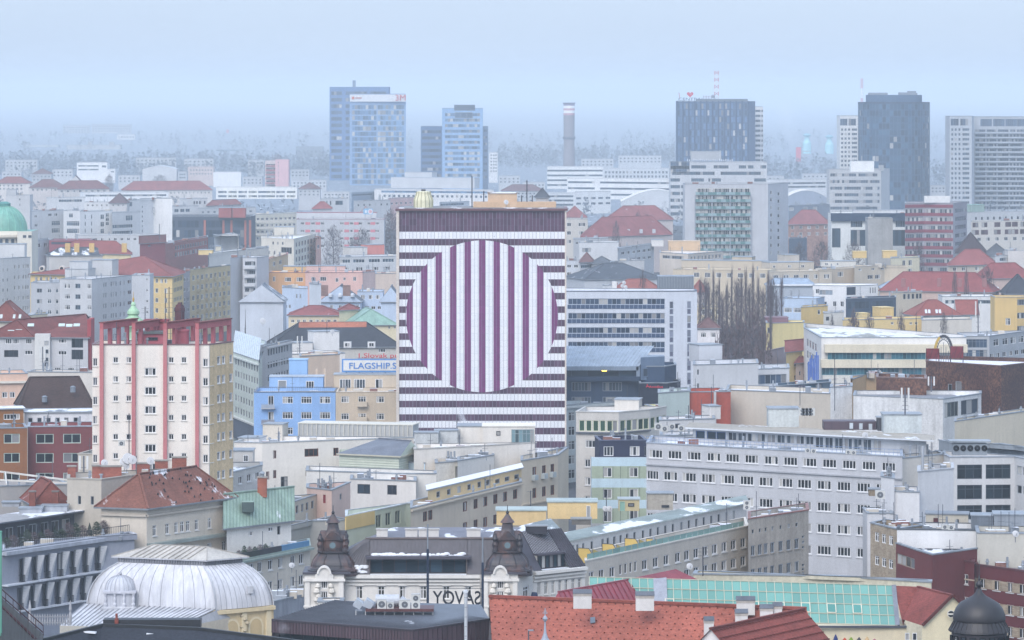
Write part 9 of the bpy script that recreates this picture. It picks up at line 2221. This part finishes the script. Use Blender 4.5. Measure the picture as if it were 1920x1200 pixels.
for i, (px, yt, w, Z, lab) in enumerate(((1130, 408, 30, 10, 'bare bushy tree left before the wide red roof'), (1155, 416, 22, 10, 'lower bare tree second from left before the wide red roof'), (1196, 398, 22, 9, 'dark bare tree with clumps before the wide red roof'), (1213, 404, 24, 9, 'bare tree close left of the stepped hotel foot'),
  (625, 425, 44, 6, 'large bare tree before the pink panelled flats'), (680, 430, 46, 6, 'wide bare tree right of the largest one before the pink panelled flats'), (733, 395, 40, 6, 'grey bare tree left of the striped tower top'), (700, 380, 44, 6, 'grey bare tree behind the pink panelled flats'),
  (664, 445, 36, 6, 'low bare tree between the two large bare trees'), (1570, 440, 40, 6, 'bare scrub left before the dark roofed block'), (1600, 452, 44, 6, 'bare scrub under the concrete core'), (1540, 452, 50, 6, 'bare scrub right of the green balcony slab'), (1700, 430, 26, 6, 'dark bare tree before the white panels'), (1722, 455, 34, 6, 'bare tree at the foot of the red banded block'),
  (1500, 455, 44, 6, 'bare scrub beside the dark garage'), (1790, 505, 14, 6, 'small bare tree left before the pinkish red hipped roof'), (1812, 503, 14, 6, 'small bare tree in the middle before the pinkish red hipped roof'), (1850, 500, 40, 6, 'pale bare shrub tree right before the pinkish red hipped roof'),
  (1446, 528, 14, 6, 'lone bare poplar left of the white cube house'), (1205, 508, 22, 6, 'bare trees poking above the snowy slate roof'), (1255, 555, 14, 8, 'bare tree peeking over the blue grey office roof'), (1690, 585, 22, 8, 'reddish bare shrub tree left of the warm red roof'), (1770, 588, 24, 8, 'reddish bare shrub tree in front of the warm red roof'),
  (1560, 590, 16, 8, 'bare tree behind the white roof hut'), (1600, 588, 40, 8, 'bare tree between white hut and yellow hut'), (1630, 588, 30, 8, 'bare tree left of the square yellow roof hut'), (110, 352, 14, 8, 'bushy round tree before the white cubist block'), (205, 328, 20, 8, 'dark round tree beside the white cubist block'), (300, 328, 36, 8, 'bare trees before the gently arched school hall'))):
 Yt = F * (H - (20 if yt < 470 else 22)) / (yt + 22 - HZ) if yt > 380 else 3500
 tree('oak' if i % 3 else 'bush', px, Yt, yt, 0, w, lab, None, i % 3, 'bare_tree')
for i in range(7): tree('oak', 1322 + 21 * i, 1240 + 20 * (i % 3), 528 + 9 * (i % 3), 0, 40 + 5 * (i % 2), 'bare spreading tree standing among the poplars', 'bare spreading trees among the poplars', i % 3, 'bare_tree')
tree('fir', 1718, 1190, 578, 0, 16, 'small dark fir tree left of the warm red roof', None, 0, 'fir_tree')
tree('fir', 460, 1240, 574, 0, 10, 'thin dark conifer before the plain pale blue gable', None, 1, 'fir_tree')
def wood(name, lab, x0, x1, Y0, Y1, n, hh, seed):
 rn = random.Random(seed); m = MB()
 for i in range(n):
  Y = rn.uniform(Y0, Y1); x = PX(rn.uniform(x0, x1), Y)[0]; h = rn.uniform(.55, 1.15) * hh; w = h * rn.uniform(.3, .6)
  for j in range(26):
   z = rn.uniform(.1, 1) * h; r_ = w * math.sin(math.pi * min(1, z / h * .8 + .15)); a = rn.uniform(0, 6.28); p = Vector((x + r_ * math.cos(a) * rn.random(), Y + r_ * math.sin(a) * rn.random(), z))
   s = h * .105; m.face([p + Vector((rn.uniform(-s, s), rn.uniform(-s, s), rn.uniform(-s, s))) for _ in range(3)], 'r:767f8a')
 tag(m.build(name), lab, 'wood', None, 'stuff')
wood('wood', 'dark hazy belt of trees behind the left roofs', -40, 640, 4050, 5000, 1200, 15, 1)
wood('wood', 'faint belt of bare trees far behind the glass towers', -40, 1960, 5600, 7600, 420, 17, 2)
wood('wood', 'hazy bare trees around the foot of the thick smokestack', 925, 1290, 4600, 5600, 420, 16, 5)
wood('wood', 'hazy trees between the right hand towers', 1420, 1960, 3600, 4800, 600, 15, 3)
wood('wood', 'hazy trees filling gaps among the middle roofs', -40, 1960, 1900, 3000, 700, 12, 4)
random.seed(31)
def hedge(d, pts, grp, labs, kinds):
 for i, ((px, py, h, w), lab) in enumerate(zip(pts, labs)):
  x, y = P(px, py, d.zr + .1); r = thing('shrub', lab, 'plant', (x, y, d.zr + .1), grp); me = tree_mesh(kinds[i % len(kinds)], i % 3); k = y / F
  for nm, q in zip(('stem', 'foliage'), me): o = bpy.data.objects.new(nm, q); COL.objects.link(o); o.parent = r; o.scale = (w * k, w * k, h * k)
PL = 'planted shrub along the rail of the panelled house'
hedge(panel, [(12 + 13 * i, 1029 - 1.8 * i, 22 + 14 * random.random(), 24) for i in range(17)], 'shrubs on the panelled house terrace', ['leafy shrub in the planting along the panelled house terrace'] * 17, ['green', 'bush', 'fir', 'green', 'bush'])
hedge(terr, [(448 + 10 * i, 1049 - 2.1 * i, 17 + 8 * random.random(), 15) for i in range(6)], 'shrubs in the terrace planter', ['dry shrub in the dark planter of the beige terrace house'] * 6, ['bush', 'green'])
for x0, x1, key, lab in ((438, 486, 'r:2c3430', 'long black planter box full of shrubs on the beige terrace house'), (486, 526, 'r:34343c', 'dark screen panel in the middle of the terrace rail'), (526, 578, 'r:5c8cb4', 'blue sheet wrapped over the right end of the terrace rail')):
 A, C = Vector(terr.g[0]), Vector(terr.g[1]); u0, u1 = wall_t(terr.g[0], terr.g[1], x0), wall_t(terr.g[0], terr.g[1], x1); d_ = (C - A).normalized(); m = MB()
 m.bar(tuple(A + d_ * u0 + Vector((0, .3))) + (terr.Z + .5,), tuple(A + d_ * u1 + Vector((0, .3))) + (terr.Z + .5,), .35, .8, key); tag(m.build('planter'), lab, 'planter')
def dish(px, py, Y, r_, lab, grp=None, zb=None):
 p = P3(px, py, Y); t = thing('satellite_dish', lab, 'satellite dish', p, grp); m = MB(); ax = Vector((.35, -1, .35)).normalized(); m.tube(p, p + ax * .08, r_, 'r:e4e4e4', 14, r_ * .96); m.tube(p + ax * .08, p + ax * .12, r_ * .9, 'r:d0d0d2', 14, r_ * .5); m.build('reflector', t)
 m = MB(); m.tube(p - Vector((0, -.1, r_ + .6)), p + Vector((0, .1, 0)), .05, 'r:8a8e94', 6); m.tube(p - Vector((0, 0, r_ * .8)), p + ax * .5, .03, 'r:8a8e94', 5); m.build('bracket', t)
def mast(px, yt, yb_, Y, lab, grp=None, arms=3, r_=.06):
 a, b = P3(px, yb_, Y), P3(px, yt, Y); t = thing('antenna_mast', lab, 'antenna', a, grp); m = MB(); m.tube(a, b, r_, 'r:4a4e58', 6); m.build('pole', t)
 L = (b - a).length
 if arms:
  m = MB()
  for i in range(arms): z = a.z + L * (.95 - .13 * i); m.bar((a.x - .6, Y, z), (a.x + .6, Y, z), .04, .04, 'r:5a5e68'); [m.bar((a.x - .5 + .25 * j, Y - .25, z), (a.x - .5 + .25 * j, Y + .25, z), .03, .03, 'r:5a5e68') for j in range(5)]
  m.build('antenna_arm', t)
TP = tower_zr
for px, yt, n, lab in ((885, 330, 0, 'tallest thin mast on the striped tower roof'), (988, 338, 5, 'mast with many cross arms on the right of the striped tower roof'), (907, 358, 2, 'short mast behind the tallest one on the striped tower'), (978, 366, 1, 'short bent aerial before the mast with cross arms'), (998, 366, 1, 'short aerial right of the mast with cross arms')): mast(px, yt, 396, tower_Y + 6, lab, None, n, .12)
dish(949, 379, tower_Y + 3, .55, 'white dish on the beige plant room of the striped tower')
for i, (px, py) in enumerate(((1167, 536), (1173, 538), (1170, 530))): dish(px, py, 1041, .5, ('left of three white dishes on the blue grey office', 'right of three white dishes on the blue grey office', 'top of three white dishes on the blue grey office')[i])
for px, yt, yb_, Y, n, lab in ((317, 538, 606, 652, 7, 'tall lattice aerial on the cream tower crown'), (310, 545, 645, 644, 0, 'thin dark mast between the two middle pergolas'), (341, 566, 622, 648, 3, 'mast hung with small dishes above the round red roof house'), (272, 575, 640, 650, 2, 'small aerial behind the left middle pergola'),
 (242, 775, 868, 628, 0, 'slim pole rising from the grey terrace house'), (59, 724, 764, 832, 1, 'tripod mast on the brown tiled roof'), (857, 778, 845, 745, 5, 'tall aerial with rungs on the white stepped house'), (505, 615, 662, 1040, 0, 'thin pole behind the ornate grey old front'), (613, 600, 625, 1050, 2, 'aerial on the white stair boxes'), (1290, 860, 945, 700, 1, 'thin aerial before the big grey office'), (1137, 930, 975, 640, 1, 'short aerial on the beige terrace building'), (1318, 1025, 1080, 478, 3, 'mast with a cluster of small dishes behind the cream parapet'),
 (1176, 722, 790, 840, 0, 'pale flue pole before the navy office'), (1291, 760, 800, 760, 0, 'ladder mast on the grey roofs'), (1334, 725, 780, 790, 1, 'thin aerial on the yellow low wall'), (995, 920, 958, 600, 1, 'thin aerial on the yellow roof huts'), (1565, 670, 770, 800, 0, 'dark thin mast before the white department store'), (1500, 720, 760, 830, 0, 'pole on the beige blank wall')): mast(px, yt, yb_, Y, lab, None, n, .07)
def cell(px, yt, yb_, Y, lab, w=1.0):
 a = P3(px, yb_, Y); h = ZY(yt, Y) - a.z; t = thing('antenna_mast', lab, 'antenna', a); m = MB(); m.tube(a, a + Vector((0, 0, h)), .12, 'r:6a6e78', 8); [m.bar(a + Vector((-.5, 0, h * f)), a + Vector((.5, 0, h * f)), .06, .06, 'r:6a6e78') for f in (.2, .35, .5)]; m.build('pole', t)
 for dx in (-.55, .55): m = MB(); m.box(a.x + dx * w, Y - .15, a.z + h * .42, .28, .22, h * .58, 'r:e4e4e2'); m.build('panel_antenna', t)
for q in ((1697, 727, 778, 658, 'cluster of white panel antennas on the blue grey roof box'), (1746, 706, 735, 800, 'white panel antenna on the low rust hall'), (1834, 565, 625, 900, 'tall white panel antennas before the yellow block'), (80, 650, 694, 940, 'white panel antennas on the white stair block'), (562, 630, 665, 1000, 'white panel antennas on the white stair boxes'), (157, 855, 898, 610, 'white panel antenna before the brick chimneys'), (299, 420, 450, 1450, 'pair of white panel antennas before the dark brick office')): cell(*q)
for i, (px, py, r_) in enumerate(((240, 860, .85), (233, 866, .7), (248, 862, .7), (196, 868, .55), (282, 864, .6), (237, 874, .5))): dish(px, py, 606, r_, ('largest white dish among the brick chimneys', 'white dish left in the cluster among the brick chimneys', 'white dish right in the cluster among the brick chimneys', 'white dish left of the brick chimney cluster', 'grey white dish between two brick chimneys', 'lower white dish under the chimney cluster')[i])
for px, py, Y, r_, lab in ((291, 605, 652, .5, 'white dish on the cream tower crown'), (547, 1060, 556, .4, 'white dish on the facade of the beige terrace house'), (1293, 918, 690, .6, 'white dish before the big grey office'), (1135, 954, 618, .45, 'left of two white dishes on the terrace building'), (1143, 954, 618, .45, 'right of two white dishes on the terrace building'), (1293, 1062, 480, .4, 'white dish behind the cream parapet'), (1622, 816, 640, .5, 'big white dish beside the right fan unit'), (179, 760, 655, .35, 'white dish fixed to the left edge of the cream tower'), (493, 602, 1150, .9, 'pale dish beside the brick flue'), (623, 622, 1045, .6, 'white dish on the white stair boxes'), (1904, 1001, 470, .4, 'grey dish on the pale wall at the right edge')): dish(px, py, Y, r_, lab)
GA = 'white air conditioners on the grey roofs'
for i, (px, py, Y, w, h, f) in enumerate(((1234, 806, 730, 1.3, 1.2, 1), (1246, 809, 728, 1.1, 1.0, 1), (1277, 808, 728, 1.1, 1.0, 1), (1260, 805, 729, 1.1, 1.0, 1))): ac_unit(P3(px, py, Y), w, h, f, 'white air conditioner on the low roof behind the navy panelled office', GA)
for i, px in enumerate((1508, 1514, 1521, 1527)): ac_unit(P3(px - 5, 779, 668), 1.0, 1.1, 2, 'twin fan air conditioner in the row before the white weathered wall', 'twin fan air conditioners before the white weathered wall')
for i, (px, py) in enumerate(((1514, 845), (1525, 846), (1590, 848), (1600, 849))): ac_unit(P3(px, py + 3, 648), .8, .6, 1, 'small air conditioner on the ledge of the big grey office', 'air conditioners on the grey office ledge')
for px, py, Y, w, h, f, lab in ((228, 836, 629, .9, .8, 1, 'white air conditioner on the grey terrace before the cream tower'), (1400, 955, 607, 1.0, 1.3, 2, 'tall white air conditioner on the stone end house'), (1650, 935, 600, 1.4, 1.2, 1, 'dark cased fan on the low snowy roof'), (1771, 992, 542, .8, .6, 1, 'left air conditioner on the long white firewall'), (1783, 993, 542, .8, .6, 1, 'right air conditioner on the long white firewall')): ac_unit(P3(px, py, Y), w, h, f, lab, None)
c = thing('chiller', 'long grey cooling unit with five black fans on the white framed house', 'air conditioner', P3(1819, 856, 560)); k = 562 / F; x = PX(1819, 562)[0]; z = ZY(852, 560)
m = MB(); m.box(x, 563, z - .3, 64 * k, 1.8, 22 * k, 'm:8a929a'); m.box(x, 563, z + 20 * k, 78 * k, 2.4, .25, 'm:9aa2aa'); m.build('casing', c)
for i in range(5): m = MB(); q = Vector((PX(1793 + 13.2 * i, 562)[0], 562.08, z + 9 * k)); m.tube(q, q + Vector((0, -.06, 0)), .42, 'r:1c2026', 16); m.tube(q + Vector((0, -.06, 0)), q + Vector((0, -.09, 0)), .1, 'r:5a626a', 8); m.build('fan', c)
for px, py, yt, w in ((1746, 868, 842, 8), (1640, 800, 790, 20)): pass
m = MB(); p = P3(1730, 880, 598); m.tube(p, p + Vector((0, 0, 3.4)), .2, 'm:a4a8ae', 10); tag(m.build('flue'), 'grey flue on the brown roof strip of the white stepped house', 'flue')
def steam(px, py, Y, w, h, dens, lab, drift=.6):
 o = P3(px, py, Y); mt = bpy.data.materials.new('steam'); mt.use_nodes = True; t = mt.node_tree; t.nodes.clear(); N = t.nodes.new; L = t.links.new
 out = N('ShaderNodeOutputMaterial'); v = N('ShaderNodeVolumePrincipled'); v.inputs['Color'].default_value = (.97, .98, 1, 1); tc = N('ShaderNodeTexCoord'); nz = N('ShaderNodeTexNoise'); nz.inputs['Scale'].default_value = 3.2; nz.inputs['Detail'].default_value = 4
 ln = N('ShaderNodeVectorMath'); ln.operation = 'LENGTH'; L(tc.outputs['Object'], ln.inputs[0]); mr = N('ShaderNodeMapRange'); [setattr(mr.inputs[i + 1], 'default_value', x) for i, x in enumerate((1, .1, -.45, .35))]; L(ln.outputs['Value'], mr.inputs[0])
 ad = N('ShaderNodeMath'); ad.operation = 'ADD'; L(tc.outputs['Object'], nz.inputs['Vector']); sb = N('ShaderNodeMath'); sb.operation = 'SUBTRACT'; L(nz.outputs[0], sb.inputs[0]); sb.inputs[1].default_value = .42; L(sb.outputs[0], ad.inputs[0]); L(mr.outputs[0], ad.inputs[1]); mu = N('ShaderNodeMath'); mu.operation = 'MULTIPLY'; mu.use_clamp = False; L(ad.outputs[0], mu.inputs[0]); mu.inputs[1].default_value = dens; mx = N('ShaderNodeMath'); mx.operation = 'MAXIMUM'; mx.inputs[1].default_value = 0; L(mu.outputs[0], mx.inputs[0]); L(mx.outputs[0], v.inputs['Density']); L(v.outputs[0], out.inputs['Volume'])
 m = MB(); m.lathe(0, 0, [(.05, -1), (.6, -.8), (.95, -.3), (.95, .3), (.6, .8), (.05, 1)], 'p:ffffff', 16); m.mats = [mt]; ob = m.build('steam'); tag(ob, lab, 'steam'); k = Y / F; ob.location = o; ob.scale = (w * k, w * k * .6, h * k); ob.rotation_euler = (0, drift, 0)
steam(868, 786, 860, 42, 14, .9, 'white steam drifting across the foot of the striped tower', 1.2)
steam(478, 898, 600, 30, 12, .45, 'thin steam blowing from the brick stack on the green roof', 1.3)
steam(1215, 916, 640, 45, 12, .5, 'steam trailing left from the concrete roof hut', 1.4)
steam(530, 1178, 418, 24, 26, .7, 'steam rising at the left corner of the dark pavilion', .3)
steam(1475, 225, 4600, 42, 95, .035, 'pale plume rising in the haze right of the dark glass tower', -.25)
